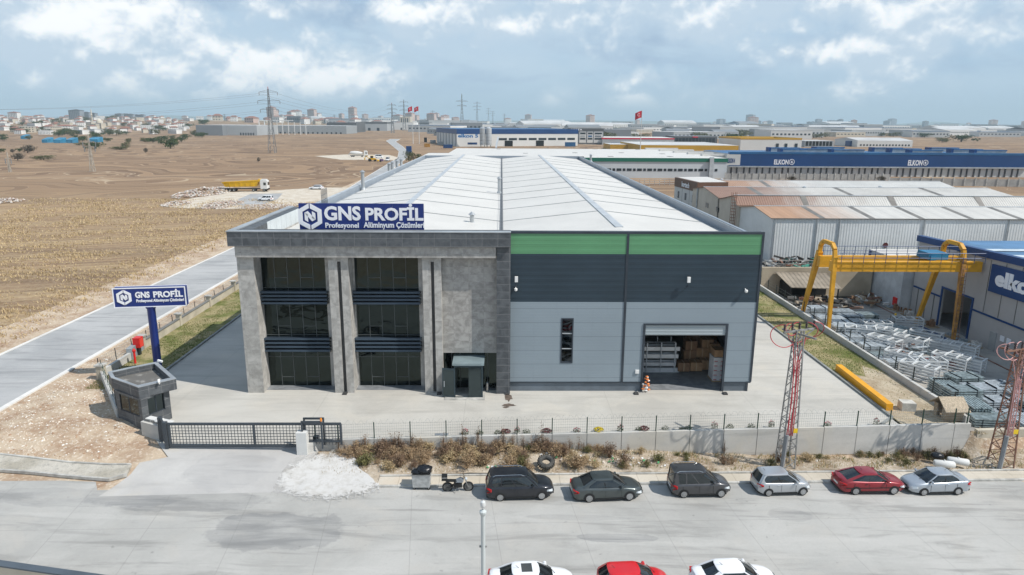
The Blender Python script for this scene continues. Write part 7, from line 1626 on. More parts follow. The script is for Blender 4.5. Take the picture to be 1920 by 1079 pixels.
yb_ = V(1126, 232, 2400); o = far_hall(752, 771, 240, 219, 60, M_CRM, M_RF, 'silo_block', 'tall pale yellow block just left of the two flags', wins=(.1, .9, 4, 5, 30, .5))
# mosque
Y = 1500; x = (213-939)/1300*Y*1.02; g_ = far(x, Y); t_ = thing('minaret', 'slim pale minaret in the hillside town', 'minaret', (x, Y, g_)); smooth_angle(MB().lathe([(1.4, -2), (1.4, 18), (2.2, 19), (1.1, 20.5), (1.1, 27), (.05, 33)], (x, Y, g_), 10).build('shaft', M_CRM, t_)); o = MB().lathe([(6, -2), (6, 4), (5.6, 7), (4, 10), (.3, 12)], (x+14, Y, g_), 14).build('mosque_dome', M_CRM); smooth_angle(o); tag(o, 'low pale dome beside the slim minaret in the hillside town', 'mosque')
# blue market tents at the foot of the town
for i, (px, w_, yb2) in enumerate(((43, 2.5, 261), (84, 2.8, 268), (107, 3.4, 268.5), (130, 3.0, 268.5), (174, 5, 267))):
    p = G(px, yb2, 0); o = MB().prism([(p.x-w_, p.y), (p.x+w_, p.y), (p.x+w_, p.y+10), (p.x-w_, p.y+10)], -1, [3, 3, 5, 5]).build('tarpaulin_shed', mat('tarp_blue', (.03, .20, .34), .5, var=.2, vs=.2)); tag(o, 'bright blue tarpaulin shed at the foot of the hillside town', 'shed', 'blue sheds below the town')
# hills on the horizon
mb = MB(); n = 90
def hl(x): return max(0, 22+75*noise.noise(Vector((x*.00028, 3, 0)))+30*noise.noise(Vector((x*.0011, 7, 0))))
xs = [-11500+23000*i/n for i in range(n+1)]
v = [(x, 11500, -5) for x in xs]+[(x, 12600, 5+max(8, hl(x))*1.25) for x in xs]+[(x, 13800, -5) for x in xs]; m_ = n+1
mb.add(v, [(k*m_+i, k*m_+i+1, (k+1)*m_+i+1, (k+1)*m_+i) for k in range(2) for i in range(n)]); struct(mb.build('hills', mat('hill_scrub', (.09, .12, .08), .95, var=.3, vs=.001), smooth=True))
# ------------------------------------------------------------------ flags, pylons
def flag(px, yb_, yt, label, w_=12, seed=0):
    Y = G(px, yb_, 0).y; x = X(px, Y); zt = V(px, yt, Y).z; t_ = thing('flagpole', label, 'flagpole', (x, Y, 0)); MB().lathe([(.35, -1), (.14, zt)], (x, Y, 0), 8).build('pole', M_W, t_)
    h = abs(V(px, yt, Y).z-V(px, yt+w_, Y).z); mb = MB(); n = 10; L = h*.85
    vs = []
    for i in range(n+1):
        for j in range(5): u, v_ = i/n, j/4; vs.append((x-u*L, Y+math.sin(u*7+seed)*.5*u, zt-.4-h*v_*.85-u*h*.28+math.sin(u*5)*.2))
    mb.add(vs, [(i*5+j, i*5+j+1, (i+1)*5+j+1, (i+1)*5+j) for i in range(n) for j in range(4)]); fl = mb.build('flag', mat('flag_red', (.50, .012, .03), .7), t_, smooth=True); c = Vector((x-L*.48, Y-.75, zt-.4-h*.52)); mb = MB(); R_ = h*.16
    for k in range(11): a0, a1 = math.radians(50+k*26), math.radians(76+k*26); mb.beam(c+Vector((math.cos(a0)*R_, 0, math.sin(a0)*R_)), c+Vector((math.cos(a1)*R_, 0, math.sin(a1)*R_)), .18*h/4)
    mb.build('crescent', M_LET, fl)
flag(775.5, 270, 199, 'left one of two red crescent flags on tall poles by the blue roofed hall', 10); flag(787, 270, 199, 'right one of two red crescent flags on tall poles by the blue roofed hall', 10, 2); flag(1199.5, 291, 207, 'single red crescent flag on a tall pole before the yellow hall', 15, 1)
M_PYL = mat('pylon_steel', (.20, .21, .22), .6, .2); M_PYR = mat('pylon_red', (.45, .06, .06), .6)
PY = []
def pylon(px, yb_, yt, label, top_red=False, r=.28, m_=None, arms=3, Y=None):
    Y = Y or G(px, yb_, 0).y; x = X(px, Y); zt = V(px, yt, Y).z; h = zt; t_ = thing('pylon', label, 'pylon', (x, Y, 0)); mb = MB(); w_ = h*.105; mp = m_ or M_PYL
    lattice(mb, x, Y, -1, h*.62, w_, w_*.32, 6, r, r*.55); lattice(mb, x, Y, h*.62, h*.97, w_*.32, w_*.12, 7, r*.8, r*.45); mb.build('tower', mp, t_); tips = []
    for k in range(arms):
        z = h*(.66+.13*k); a = h*(.17-.03*abs(k-1)); mb = MB(); mb.beam((x-a, Y, z), (x+a, Y, z), r*1.6); mb.beam((x-a, Y, z), (x, Y, z+h*.035), r); mb.beam((x+a, Y, z), (x, Y, z+h*.035), r); mb.build('arm', mp, t_); tips += [(x-a, Y, z-1), (x+a, Y, z-1)]
        for s_ in (-1, 1): MB().tube((x+s_*a, Y, z), (x+s_*a, Y, z-2.2), .2, n=5).build('insulator', M_PYL, t_)
    MB().beam((x, Y, h*.96), (x, Y, h), r*2).build('peak', M_PYR if top_red else mp, t_); PY.append(tips)
pylon(512, 287, 163, 'tallest lattice pylon standing in the ploughed field', True, .15)
pylon(738, 250, 193, 'lattice pylon with red tip left of the pale yellow block', True, .36)
pylon(760, 246, 187, 'taller grey lattice pylon directly behind the pale yellow block', False, .36)
pylon(867, 243, 176, 'tall lattice pylon behind the steel silos', False, .55, arms=2)
for i, (px, yb2, yt) in enumerate(((813, 236, 207), (895, 238, 190), (916, 234, 202), (924, 234, 208), (945.5, 234, 213), (631, 236, 215), (428, 234, 214))):
    pylon(px, yb2, yt, ['small pylon right of the two flags', 'slim tall pylon just right of the tallest skyline pylon', 'first of a close pair of small skyline pylons', 'second of a close pair of small skyline pylons', 'smallest pylon above the white blue roofed box', 'small faint pylon above the dark hall', 'small faint pylon above the long grey hall'][i], False, .7 if yb2 < 236 else .55)
M_PALE = mat('pale_pylon', (.42, .38, .32), .7)
pylon(171, 322, 252, 'beige small lattice pylon in the brown field at left', False, .10, M_PALE, 2); pylon(15, 323, 285, 'beige stub pylon at the left edge of the field', False, .10, M_PALE, 1)
mb = MB()
def wire_(a, b, sag, r):
    a, b = Vector(a), Vector(b); pts = []
    for i in range(15): k = i/14; p = a.lerp(b, k); p.z -= sag*4*k*(1-k); pts.append(p)
    mb.path(pts, r, 3)
for i in range(6): wire_(PY[0][i], PY[1][i], 12, .07)
for i in range(6): wire_(PY[0][i], (PY[0][i][0]-420, PY[0][i][1]-90, PY[0][i][2]+2), 14, .05)
o = mb.build('power_lines', M_PYL); tag(o, 'thin power lines strung from the tallest field pylon', 'power lines')
# ------------------------------------------------------------------ field things
GBX = lambda px, py: G(px, py, 0)
def truck(px0, px1, yb2, name, label, kind):
    a, b = G(px0, yb2, 0), G(px1, yb2, 0); L = (b-a).length; t_ = thing(name, label, 'truck', ((a.x+b.x)/2, a.y, 0), math.atan2(b.y-a.y, b.x-a.x)); s_ = L/2
    def wheels(xs, par=t_):
        for x in xs:
            for y in (-1.1, 1.1): o = MB().lathe([(.35, -.16), (.5, -.15), (.5, .15), (.35, .16)], (x, y, .5), 14, 'Y').build('wheel', M_TYRE, par, local=True); MB().lathe([(.28, -.18), (.28, .18)], (x, y, .5), 10, 'Y').build('rim', M_STEEL, o, local=True)
    cw = 2.3
    mb = MB(); mb.prism([(s_-cw, -1.25), (s_-.15, -1.25), (s_, -.9), (s_, .9), (s_-.15, 1.25), (s_-cw, 1.25)], .9, 3.6); mb.box(s_-cw, s_-.5, -1.1, 1.1, 3.6, 4.0); cab = mb.build('cab', M_W, t_, local=True)
    mb = MB().box(s_-.02, s_+.03, -.95, .95, 2.1, 3.1); mb.box(s_-1.3, s_-.5, -1.27, -1.24, 2.1, 3.0); mb.box(s_-1.3, s_-.5, 1.24, 1.27, 2.1, 3.0); mb.build('window', M_CARG, cab, local=True); MB().box(s_-.1, s_+.05, -1.1, 1.1, .6, 1.1).build('bumper', M_BLK, cab, local=True)
    mb = MB().box(-s_+.2, s_-.3, -.45, .45, .75, 1.05); mb.build('chassis', M_BLK, t_, local=True)
    if kind == 'dump':
        mb = MB(); x0, x1 = -s_, s_-cw-.9
        mb.add([(x0+.8, -1.0, 1.5), (x1-.6, -1.0, 1.7), (x1-.6, 1.0, 1.7), (x0+.8, 1.0, 1.5), (x0-.3, -1.3, 3.0), (x1+.5, -1.3, 3.7), (x1+.5, 1.3, 3.7), (x0-.3, 1.3, 3.0)], [(3, 2, 1, 0), (0, 1, 5, 4), (1, 2, 6, 5), (2, 3, 7, 6), (3, 0, 4, 7)]); mb.box(x0+1, x1-1, -.9, .9, 1.9, 2.0)
        mb.build('tipper_body', mat('dumper_yellow', (.72, .42, .01), .45, var=.08), t_, local=True); mb = MB()
        for k in range(7): x = x0+.4+k*(x1-x0-.6)/6; mb.beam((x, -1.08, 1.75), (x, -1.34, 3.1), .12); mb.beam((x, 1.08, 1.75), (x, 1.34, 3.1), .12)
        mb.beam((x0-.3, -1.32, 3.05), (x1+.5, -1.32, 3.72), .16); mb.build('rib', MC['dumper_yellow'], t_, local=True); MB().box(x1+.3, x1+.8, -1.2, 1.2, 3.3, 4.1).build('headboard', MC['dumper_yellow'], t_, local=True); wheels((-s_+1.0, -s_+2.2, -s_+3.4, s_-4.6, s_-1.2))
    else:
        mb = MB(); c0_, c1_ = Vector((-s_+.3, 0, 2.7)), Vector((s_-cw-.4, 0, 2.2)); k = 8
        prof = [(.5, 0), (1.0, .12), (1.25, .35), (1.25, .6), (.9, .85), (.35, 1)]
        vs = []; n_ = 14
        for r, q in prof:
            c = c0_.lerp(c1_, q)
            for i in range(n_): an = 2*math.pi*i/n_; vs.append((c.x, math.cos(an)*r, c.z+math.sin(an)*r))
        mb.add(vs, [(j*n_+i, j*n_+(i+1) % n_, (j+1)*n_+(i+1) % n_, (j+1)*n_+i) for j in range(len(prof)-1) for i in range(n_)]+[tuple(range(n_)), tuple((len(prof)-1)*n_+i for i in range(n_))]); smooth_angle(mb.build('drum', M_W, t_, local=True)); MB().beam((-s_, 0, 2.2), (-s_-.6, 0, 1.2), .5).build('chute', M_ZINC, t_, local=True); wheels((-s_+1.4, -s_+2.6, s_-3.6, s_-1.2))
truck(422, 505, 359, 'dump_truck', 'yellow tipper semi truck with white cab on the bare field', 'dump'); truck(656, 690, 294.5, 'concrete_mixer_truck', 'white concrete mixer truck on the pale field track', 'mixer')
c_ = G(498, 377, 0); car('parked_car', 'small white car parked on the rubble covered field plot', 4.3, 1.8, 1.6, mpv, (-2.1, -1.9, .4, 1.2), 2.6, P_WHITE, (c_.x, c_.y, 0), math.pi, boxy=.03, style=1)
c_ = G(593, 355.5, 0); car('parked_car', 'white estate car parked at the far edge of the rubble plot', 4.8, 1.8, 1.5, hatch, (-2.1, -1.8, .4, 1.2), 2.8, P_WHITE, (c_.x, c_.y, 0), math.pi)
c_ = G(711, 297, 0); car('parked_van', 'white van beyond the yellow loader on the field track', 5.2, 1.95, 2.3, [(-2.6, 1.3), (1.5, 1.3), (2.6, .9)], (-2.55, -2.5, 1.2, 1.9), 3.2, P_WHITE, (c_.x, c_.y, 0), .1, boxy=.15, style=1)
c_ = G(727, 302, 0); car('parked_van', 'white van facing the camera beside the side road', 4.8, 1.95, 2.2, [(-2.4, 1.2), (1.5, 1.2), (2.4, .9)], (-2.35, -2.3, 1.0, 1.7), 3.0, P_WHITE, (c_.x, c_.y, 0), -1.6, boxy=.15, style=1)
p = G(698, 303, 0); t_ = thing('backhoe_loader', 'yellow backhoe loader parked beside white vans on the field track', 'loader', (p.x, p.y, 0)); YL = MC['dumper_yellow']
MB().box(-1.8, 1.6, -.9, .9, .9, 1.9).build('body', YL, t_, local=True); MB().box(-.9, .6, -.8, .8, 1.91, 3.1).build('cab', M_CARG, t_, local=True); MB().box(-1.0, .7, -.9, .9, 3.11, 3.25).build('cab_roof', YL, t_, local=True)
for x, r in ((-1.3, .85), (1.6, .6)):
    for y in (-1, 1): MB().lathe([(r*.5, -.2), (r, -.2), (r, .2), (r*.5, .2)], (x, y, r), 14, 'Y').build('wheel', M_TYRE, t_, local=True)
mb = MB().beam((1.4, 0, 1.6), (3.2, 0, .8), .3); mb.box(3.0, 3.8, -1.2, 1.2, .2, 1.0); mb.build('bucket_arm', YL, t_, local=True); mb = MB().path([(-1.8, 0, 1.4), (-3.2, 0, 3.4), (-4.3, 0, 1.8)], .16, 5); mb.box(-4.6, -4.0, -.4, .4, 1.0, 1.8); mb.build('rear_boom', YL, t_, local=True)
p = G(704, 304, 0); t_ = thing('field_machine', 'dark small farm machine beside the backhoe loader', 'machine', (p.x+3.5, p.y, 0)); MB().box(-1, 1, -.8, .8, .5, 1.6).build('body', mat('machine_purple', (.12, .07, .16), .6), t_, local=True); MB().lathe([(.3, -.9), (.5, -.9), (.5, .9), (.3, .9)], (-.6, 0, .5), 12, 'Y').build('wheel', M_TYRE, t_, local=True)
# pale worked ground, slab and rubble
M_PLG = dirt_mat('pale_worked_ground', (.50, .43, .34), (.62, .57, .49), (.42, .34, .25)); rr2 = random.Random(31)
def patch(name, pts, m_, z=.0): struct(sheet(name, [G(a, b, 0)[:2] for a, b in pts], m_, lambda x, y: z, 25))
patch('dirt_track', ((300, 387), (360, 372), (420, 361), (520, 357), (600, 352), (672, 352), (655, 360), (625, 368), (600, 377), (560, 385), (520, 391), (430, 392), (350, 391)), M_PLG, .0)
patch('concrete_slab', ((447, 374), (470, 364), (530, 363), (520, 374), (490, 385), (440, 385)), M_ROAD, .02)
patch('pale_track', ((590, 293), (650, 290), (730, 291), (748, 296), (742, 301), (700, 300), (640, 300)), M_PLG, .0)
def heap(pts, n, hgt, s0, label, z0=0, mats=None, seed=1, name='rubble_heap'):
    r_ = random.Random(seed); mb = MB(); P_ = [G(a, b, 0) for a, b in pts]; cx_ = sum(p.x for p in P_)/len(P_); cy_ = sum(p.y for p in P_)/len(P_); rx = max(abs(p.x-cx_) for p in P_); ry = max(max(abs(p.y-cy_) for p in P_), rx*.45)
    mats = mats or [mat('rubble_pale', (.42, .38, .34), .95, var=.15), mat('rubble_pink', (.34, .25, .21), .95, var=.2), mat('rubble_light', (.55, .52, .48), .95), mat('rubble_earth', (.36, .27, .19), .95)]
    for i in range(n):
        a = r_.uniform(0, 6.28); q = math.sqrt(r_.random()); x, y = cx_+math.cos(a)*q*rx, cy_+math.sin(a)*q*ry; z = hgt*(1-q)**.8*(.6+.5*noise.noise(Vector((x*.4, y*.4, seed))))
        mb.m(r_.randrange(len(mats))); mb.rock((x, y, z), s0*r_.uniform(.5, 1.7), r_)
    o = mb.build(name, mats); tag(o, label, 'rubble', kind='stuff')
heap(((352, 362), (415, 362), (383, 352), (383, 372)), 900, 2.4, .34, 'tallest pale rubble heap left of the yellow tipper truck', seed=2)
heap(((308, 383), (352, 383), (330, 388), (330, 379)), 420, 1.3, .26, 'pinkish rubble heap at the left end of the worked plot', seed=3)
heap(((385, 384), (450, 384), (415, 393), (415, 378)), 600, 1.0, .26, 'spread of pale rubble beside the concrete slab', seed=4); heap(((440, 390), (560, 386), (500, 393), (500, 383)), 500, .5, .22, 'low line of rubble along the near edge of the slab', seed=6)
heap(((-10, 378), (24, 378), (8, 383), (8, 374)), 150, 1.0, .4, 'small pale rubble heap at the left edge of the field', seed=5)
# blue containers and stores behind the long roof
for i, (px, w_, h_, y_, m_) in enumerate(((767, 3.5, 6, 291, M_BLUE), (1050, 9, 4, 272, M_BLUEL), (1069, 10, 4, 275, M_BLUEL), (1125, 7, 4, 271, M_BLUEL), (1153, 8, 4, 276, M_BLUEL), (840, 8, 3, 278, M_BLUE), (826, 6, 3, 272, M_GR2), (812, 6, 3, 268, M_GR1), (798, 3, 5, 267, M_DK), (801, 5, 3, 276, mat('container_orange', (.4, .2, .03), .6)))):
    p = G(px, y_, 0); t_ = thing('storage_container', ['blue upright container beside the side road bend', 'bright blue container before the PORTA block', 'blue container with pale gaps before the PORTA block', 'blue container at the foot of the three white bays', 'blue container nearest the lone flagpole', 'dark blue container left of the white warehouse roof', 'grey container by the left end of the blue roofed hall', 'dark container row by the twin flagpoles', 'black kiosk under the right flag', 'orange container among grey stores by the side road'][i], 'container', (p.x, p.y, 0)); MB().box(-w_/2, w_/2, -1.3, 1.3, 0, h_).build('shell', m_, t_, local=True); mb = MB()
    for k in range(int(w_)): mb.box(-w_/2+k+.4, -w_/2+k+.5, -1.36, -1.31, .1, h_-.1)
    mb.build('rib', m_, t_, local=True)
scrap(120, X(800, 420), X(850, 420), 360, 480, 0, 5, 'jumble of pallets and parts in the yard left of the white warehouse', mats=[M_W, M_GR1, M_ZINC, M_WOOD, M_BLUE], hh_=1.5)
# ================================================================== vegetation
def leafmat(name, c1, c2, sc=3, tr=.15):
    if name in MC: return MC[name]
    m_, t, b = newmat(name); b.inputs['Roughness'].default_value = .8; b.inputs['Specular IOR Level'].default_value = .15
    oi = t.a('ObjectInfo'); g_ = t.a('NewGeometry'); tc = t.a('TexCoord').outputs['Object']; n = t.noi(tc, sc, 3)
    f = t.m('ADD', t.m('MULTIPLY', g_.outputs['Random Per Island'], .6), t.m('MULTIPLY', n, .4)); t.val(t.mix(f, c1, c2), b.inputs['Base Color']); MC[name] = m_; return m_
L_TREE = leafmat('leaf_dark', (.025, .045, .014), (.075, .105, .035), .5); L_TREE2 = leafmat('leaf_olive', (.06, .07, .03), (.14, .14, .065), .5); L_GREY = leafmat('leaf_brown', (.08, .065, .05), (.17, .145, .11), .5)
M_BARK = mat('bark', (.12, .09, .065), .95, var=.3)
def crown(n, rx, rz, leaf, rng, lumps=9, m_=None, base=.35):
    mb = MB(); cs = [(Vector((rng.gauss(0, .45)*rx, rng.gauss(0, .45)*rx, base*rz*2+rng.uniform(-.2, .75)*rz)), rng.uniform(.35, .62)) for _ in range(lumps)]
    for i in range(n):
        c, r = rng.choice(cs); d = Vector((rng.gauss(0, 1), rng.gauss(0, 1), rng.gauss(0, 1))).normalized()*(rng.random()**.45); mb.leaf(c+Vector((d.x*r*rx, d.y*r*rx, d.z*r*rz*.9)), leaf*rng.uniform(.6, 1.4), rng)
    return mb
tp = []
for k, lm in enumerate((L_TREE, L_TREE2, L_GREY, L_TREE)):
    r_ = random.Random(50+k); tr = bpy.data.objects.new('field_tree', None); C.objects.link(tr); W[tr.name] = Matrix.Identity(4)
    crown(900, 3.3, 2.6, .32, r_, 11).build('crown', lm, tr); mb = MB().tube((0, 0, -.4), (.1, 0, 2.0), .26, .18, 7)
    for q in range(6): a = q*1.05+r_.random(); mb.tube((.1, 0, 1.3+q*.1), (math.cos(a)*1.7, math.sin(a)*1.7, 3.2+r_.random()), .1, .03, 5)
    mb.build('trunk', M_BARK, tr); tp.append(tr)
def tree(px, yb_, h_px, k, label, name='field_tree', wide=1.0, grp='trees and shrubs scattered in the fields'):
    p = G(px, yb_, 0); g_ = far(p.x, p.y); s_ = h_px/1300*p.y/4.4; wide *= .75; o = copy_tree(tp[k], loc=(p.x, p.y, g_), rz=rnd.uniform(0, 6), label=label); o.scale = (s_*wide, s_*wide, s_); tag(o, None, 'tree' if 'tree' in name else 'shrub', grp); o.name = name
    for c in o.children: pass
    return o
T = [(320, 279, 17, 0, 'rounded dark tree standing alone in the middle field', 1.5), (178, 282, 16, 0, 'dark leafy tree with low dense crown near the beige pylon', 1.3), (236, 280, 13, 1, 'small olive tree right of the beige pylon', .9), (52, 287, 14, 2, 'brownish spreading tree at the left of the field', 1.7), (24, 287, 7, 2, 'smallest brown bush beside the spreading brown tree', 1.3), (37, 285, 7, 0, 'small green bush next to the spreading brown tree', 1.3), (33, 301, 13, 2, 'brown rounded bush near the left field edge', 1.6), (82, 300, 8, 1, 'long low olive bush in the field at left', 4.0), (273, 287, 9, 2, 'thin bare brown tree in the middle field', .9), (242, 268, 8, 1, 'small olive tree behind the middle hedge', 1.2), (340, 267, 10, 0, 'dark tree behind the lone field tree', 1.4), (484, 304, 8, 2, 'thin small brown tree near the tall pylon', .8), (902/4, 281, 6, 1, 'low hedge bush between two field trees', 4.5), (2, 287, 9, 0, 'dark bush cut by the left edge of the picture', 1.2), (775, 306, 20, 1, 'pale green tree beside the side road behind the roof', 1.2), (1468, 327, 17, 0, 'dark green tree in front of the blue hall', 1.1), (1656, 341, 10, 2, 'brown bare bush behind the white roofs', 1.8), (1483, 339, 8, 2, 'brown scrub along the precast fence', 2.2), (540, 251, 4, 0, 'dark hedge dot under the steel frames', 4)]
for (px, yb_, h_, k, lab, wd) in T: tree(px, yb_, h_, k, lab, wide=wd, name='field_tree' if h_ > 9 else 'field_shrub')
for k in range(4):
    for y_, x0, x1, lab in ((273, 140, 218, 'low dark hedge strip across the field behind the trees'), (266, 270, 330, 'low dark hedge strip before the far grey hall')):
        if k < 4: tree(rnd.uniform(x0, x1), y_+rnd.uniform(-1, 1), 4.5, 1, lab, 'hedge_clump', 3.5, 'hedge clumps in the fields')
for i in range(70):
    px = rnd.uniform(-20, 400); yb_ = rnd.uniform(240, 268); y = G(px, yb_, 0).y
    tree(px, yb_, rnd.uniform(5, 11), rnd.choice((0, 0, 1)), 'dark green tree among the houses of the hillside town', 'town_tree', 1.6, 'trees among the town houses')
for i in range(60):
    px = rnd.uniform(830, 1930); y = rnd.uniform(900, 2600); x = (px-939)/1300*y; o = copy_tree(tp[rnd.choice((0, 1))], loc=(x, y, 0), rz=rnd.uniform(0, 6), label='dark tree clump between the far factories'); s_ = rnd.uniform(1.2, 2.6); o.scale = (s_*1.8, s_*1.8, s_); o.name = 'far_tree'; tag(o, None, 'tree', 'trees between the far factories')
for tr in tp:
    for c in list(tr.children): bpy.data.objects.remove(c)
    bpy.data.objects.remove(tr)
# --------------------------------- stubble in the near field
r_ = random.Random(4); mb = MB()
M_STRAW = leafmat('straw', (.36, .265, .145), (.60, .47, .28), .3); M_DRYG = leafmat('dry_grass', (.28, .20, .10), (.50, .40, .22), .5); M_GRN2 = leafmat('weed_green', (.06, .085, .025), (.16, .19, .07), .6)
n = 0; ca, sa_ = math.cos(math.radians(-19)), math.sin(math.radians(-19))
while n < 21000:
    y = 58+(r_.random()**1.25)*150; x = r_.uniform(-51-y*.42, -51.6)
    if x < (0-960-30)/1300*y*1.03: continue
    if x > -54 and r_.random() < .6: continue
    rr_ = (x*-sa_+y*ca); cl = noise.noise(Vector((x*.13, y*.13, 0)))
    if r_.random() > .55+cl*1.1: continue
    if math.sin((rr_+.8*noise.noise(Vector((x*.45, y*.45, 1))))*2.6) < r_.uniform(-.9, .7): continue
    h = r_.uniform(.10, .34)*(1+.6*cl); a = r_.uniform(0, 6.28); dx, dy = math.cos(a), math.sin(a); w_ = .028+.0005*y; lx_, ly_ = r_.gauss(0, .14), r_.gauss(0, .14)
    mb.add([(x-dx*w_, y-dy*w_, -.05), (x+dx*w_, y+dy*w_, -.05), (x+lx_+dx*w_*.4, y+ly_, h)], [(0, 1, 2)]); n += 1
o = mb.build('field_stubble', M_STRAW); tag(o, kind='stuff')
# --------------------------------- dry weeds on the verge
def bush(n, r, h, rng, twigs=40):
    mb = MB()
    for i in range(twigs):
        a = rng.uniform(0, 6.28); q = rng.uniform(.1, 1); p = Vector((0, 0, 0)); tip = Vector((math.cos(a)*r*q, math.sin(a)*r*q, h*(1.15-q*.6)*rng.uniform(.6, 1.15))); mid_ = tip*.5+Vector((0, 0, h*.12)); sd = Vector((-math.sin(a), math.cos(a), 0))*.018
        mb.add([p-sd, p+sd, mid_+sd*.8, mid_-sd*.8], [(0, 1, 2, 3)]); mb.add([mid_-sd*.8, mid_+sd*.8, tip], [(0, 1, 2)])
        for k in range(n//twigs):
            u = rng.uniform(.35, 1.05); c = mid_.lerp(tip, (u-.35)/.7) if u > .35 else mid_; mb.leaf(c+Vector((rng.gauss(0, .07), rng.gauss(0, .07), rng.gauss(0, .05))), rng.uniform(.025, .06), rng)
    return mb
BR = leafmat('dry_brown', (.20, .13, .075), (.50, .37, .23), 1.2); BT = leafmat('dry_tan', (.32, .24, .13), (.60, .47, .28), 1.2); BO = leafmat('weed_olive', (.08, .085, .03), (.22, .20, .09), 1.2); BD = leafmat('dry_dark', (.11, .075, .05), (.30, .20, .13), 1.2)
bp = {}
for nm, lm, cnt, r, h in (('brown', BR, 900, .75, .85), ('tan', BT, 800, .65, .75), ('olive', BO, 800, .65, .8), ('dark', BD, 800, .7, 1.0), ('stalk', BD, 160, .4, 1.5)):
    for v in range(2):
        mb = bush(cnt, r, h, random.Random(hash(nm) % 97 if False else len(nm)*7+v), 60 if nm != 'stalk' else 16); me_o = mb.build('dry_shrub', lm); C.objects.unlink(me_o); bp.setdefault(nm, []).append(me_o)
LBL = {'brown': 'rusty brown dry bush against the concrete retaining wall', 'tan': 'straw coloured dry bush against the concrete retaining wall', 'olive': 'olive green weed bush on the verge below the retaining wall', 'dark': 'dark brown dead bush on the verge below the retaining wall', 'stalk': 'tall thin dead stalks rising against the retaining wall'}
def vz_(x, y): return hh(max(x, -13.4), y-.2)+.05
r_ = random.Random(99); cnt_ = 0
for i in range(290):
    x = r_.uniform(-12.2, 36.5) if i % 3 else r_.uniform(-11, 8)
    dens = 1 if x < 9 else (.55 if x < 20 else (.22 if x < 29 else .8))
    if r_.random() > dens: continue
    yy = yw(x)-.45-(r_.random()**1.3)*(2.6 if x < 20 else 2.2)
    if 2.0 < x < 4.2 and yy < yw(x)-.8: continue
    if x > 30.5 and yy < yw(x)-1.6: continue
    w_ = (['brown']*4+['dark']*2+['tan']*3+['stalk']*3+['olive']) if x < 9 else (['tan']*3+['olive']*3+['dark']+['stalk']+['brown']) if x < 28 else (['olive']*3+['dark']*2+['tan'])
    kd = r_.choice(w_); o = r_.choice(bp[kd]).copy(); C.objects.link(o); o.location = (x, yy, vz_(x, yy)-.03); s_ = r_.uniform(.5, 1.15)*(.98 if x < 9 else .85)
    if kd == 'stalk': o.location.y = yw(x)-.35
    o.scale = (s_*r_.uniform(.9, 1.3), s_, s_*r_.uniform(.8, 1.25)); o.rotation_euler = (0, 0, r_.uniform(0, 6.28)); tag(o, LBL[kd], 'bush', 'dry bushes along the retaining wall')
mb = MB(); mg = MB()
for i in range(9000):
    x = r_.uniform(-12.5, 50); yy = yw(x)-.25-r_.random()**1.2*3.1; z = vz_(x, yy)+.02; h = r_.uniform(.06, .3); dx = r_.gauss(0, .08)
    if noise.noise(Vector((x*.6, yy*.9, 4))) < -.12: continue
    (mg if (r_.random() < .3 and x > 5) else mb).add([(x-.025, yy, z-.05), (x+.025, yy, z-.05), (x+dx, yy+r_.gauss(0, .08), z+h)], [(0, 1, 2)])
o = mb.build('dry_grass', M_DRYG); tag(o, kind='stuff'); o = mg.build('verge_weeds', M_GRN2); tag(o, kind='stuff')
# grass tufts in the two strips and around the mound
mb = MB(); mb2 = MB()
for i in range(26000):
    if i % 2: x, y = r_.uniform(31.7, 36.4), yw(33)+.8+r_.random()**1.4*90
    else: x, y = r_.uniform(-36.5, -31.8), 57.5+r_.random()**1.4*90
    q = noise.noise(Vector((x*.3, y*.18, 9)))
    if x > 0 and y < 61.5 and r_.random() < .93: continue
    if q < -.08 and r_.random() < .85: continue
    h = r_.uniform(.04, .13); (mb if r_.random() < .25+q else mb2).add([(x-.05, y, .0), (x+.05, y, .0), (x+r_.gauss(0, .05), y, h+.02)], [(0, 1, 2)])
o = mb.build('strip_grass', leafmat('grass_green', (.045, .085, .012), (.12, .18, .04), .5)); tag(o, kind='stuff'); o = mb2.build('dry_strip_grass', leafmat('grass_dry', (.20, .19, .08), (.40, .34, .18), .5)); tag(o, kind='stuff')
# stones over the mound, the verge and the road edge
mats_ = [mat('stone_pale', (.60, .53, .44), .95, var=.15), mat('stone_brown', (.34, .22, .14), .95, var=.2), mat('stone_white', (.70, .68, .63), .95)]
mb = MB()
for i in range(5200):
    k = r_.random()
    if k < .62:
        x, y = r_.uniform(-46, -27.5), r_.uniform(43.5, 60)
        if y < yk(x)+3.4 or (x > -30.4 and y > 50.0) or (x > -37 and y > 57) or x < -40.1 and y > 44: continue
        if x > G(262, 868, -.5).x-.3 and y < 47.8: continue
        z = gz(x, y)
    elif k < .75: x = r_.uniform(-12.5, 48); y = yw(x)-.3-r_.random()*3.2; z = vz_(x, y)
    elif k < .92: y = 58+r_.random()**1.5*90; x = -51.8-abs(r_.gauss(0, 3)); z = -.05
    else: y = 62+r_.random()**1.5*70; x = r_.uniform(-40.2, -37.9); z = -.05
    mb.m(r_.choice((0, 0, 1, 2))); mb.rock((x, y, z), r_.uniform(.02, .10)*(1.5 if r_.random() < .06 else 1), r_)
o = mb.build('stones', mats_); tag(o, kind='stuff')
mb = MB(); 
for i in range(60): x = r_.uniform(-2, 12); y = yw(x)-1-r_.random()*2; a = r_.uniform(0, 3); mb.m(i % 3); mb.beam((x, y, vz_(x, y)+.08), (x+math.cos(a)*.16, y+math.sin(a)*.16, vz_(x, y)+.14), .14, .03)
o = mb.build('litter', [GPm, mats_[0], mat('litter_green', (.1, .35, .15), .5)]); tag(o, kind='stuff')
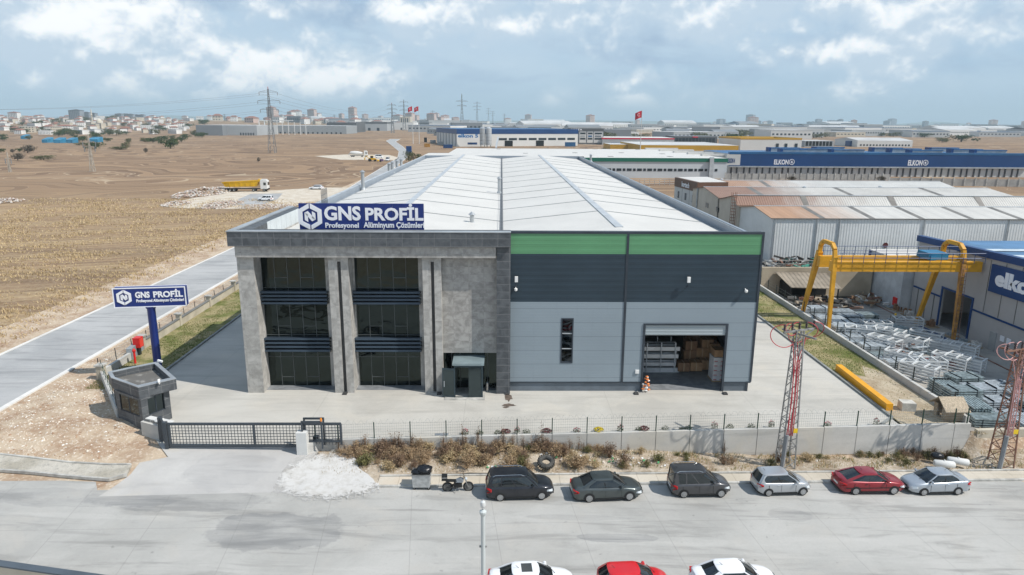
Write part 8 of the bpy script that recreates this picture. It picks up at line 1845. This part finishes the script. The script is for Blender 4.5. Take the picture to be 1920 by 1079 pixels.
# flowering shrubs behind the mesh fence
M_PK = mat('petal_pink', (.50, .10, .14), .7, var=.2); M_YL = mat('petal_yellow', (.80, .62, .01), .7); M_DR = mat('petal_dark_red', (.17, .02, .03), .7, var=.3)
FL = [(872, 815, 'pink'), (899, 816, 'green'), (934, 816, 'green'), (948, 815, 'dark'), (969, 815, 'rose'), (987, 815, 'green'), (1025, 815, 'dark'), (1082, 814, 'pink'), (1123, 814, 'yellow'), (1164, 814, 'rose'), (1198, 812, 'green'), (1210, 814, 'dark'), (1249, 812, 'green'), (1282, 811, 'flat'), (1293, 811, 'green'), (1342, 810, 'rose'), (1372, 810, 'green'), (1412, 808, 'green'), (1450, 808, 'rose'), (1555, 804, 'pink'), (1645, 801, 'rose')]
for i, (px, py, kd) in enumerate(FL):
    p = G(px, py, 0); p.y = max(p.y, yw(p.x)+.3); t_ = thing('garden_shrub', {'pink': 'small pink flowered shrub behind the mesh fence', 'green': 'small plain green shrub behind the mesh fence', 'dark': 'round dark red shrub behind the mesh fence', 'rose': 'upright rose bush with pink blooms behind the mesh fence', 'yellow': 'bright yellow flowering cushion plant behind the mesh fence', 'flat': 'flat dark green plant behind the mesh fence'}[kd], 'shrub', (p.x, p.y, 0), 0, 'small shrubs planted behind the mesh fence')
    q = random.Random(i); h = {'dark': .35, 'yellow': .35, 'flat': .15, 'rose': .65}.get(kd, .4); r = {'dark': .38, 'yellow': .38, 'rose': .25}.get(kd, .3); mb = MB(); mf = MB()
    for k in range(170): a = q.uniform(0, 6.28); u = q.random()**.5; v = q.random(); mb.leaf((math.cos(a)*u*r, math.sin(a)*u*r, .04+h*v*(1.1-u*.5)), .05, q)
    for k in range({'dark': 200, 'yellow': 260, 'pink': 26, 'rose': 22}.get(kd, 0)): a = q.uniform(0, 6.28); u = q.random()**.5; mf.leaf((math.cos(a)*u*r, math.sin(a)*u*r, .06+h*(1.15-u*.5)*q.uniform(.75, 1.05)), .06, q)
    mb.build('foliage', L_TREE if kd != 'flat' else BO, t_, local=True)
    if mf.v: mf.build('flowers', {'dark': M_DR, 'yellow': M_YL}.get(kd, M_PK), t_, local=True)
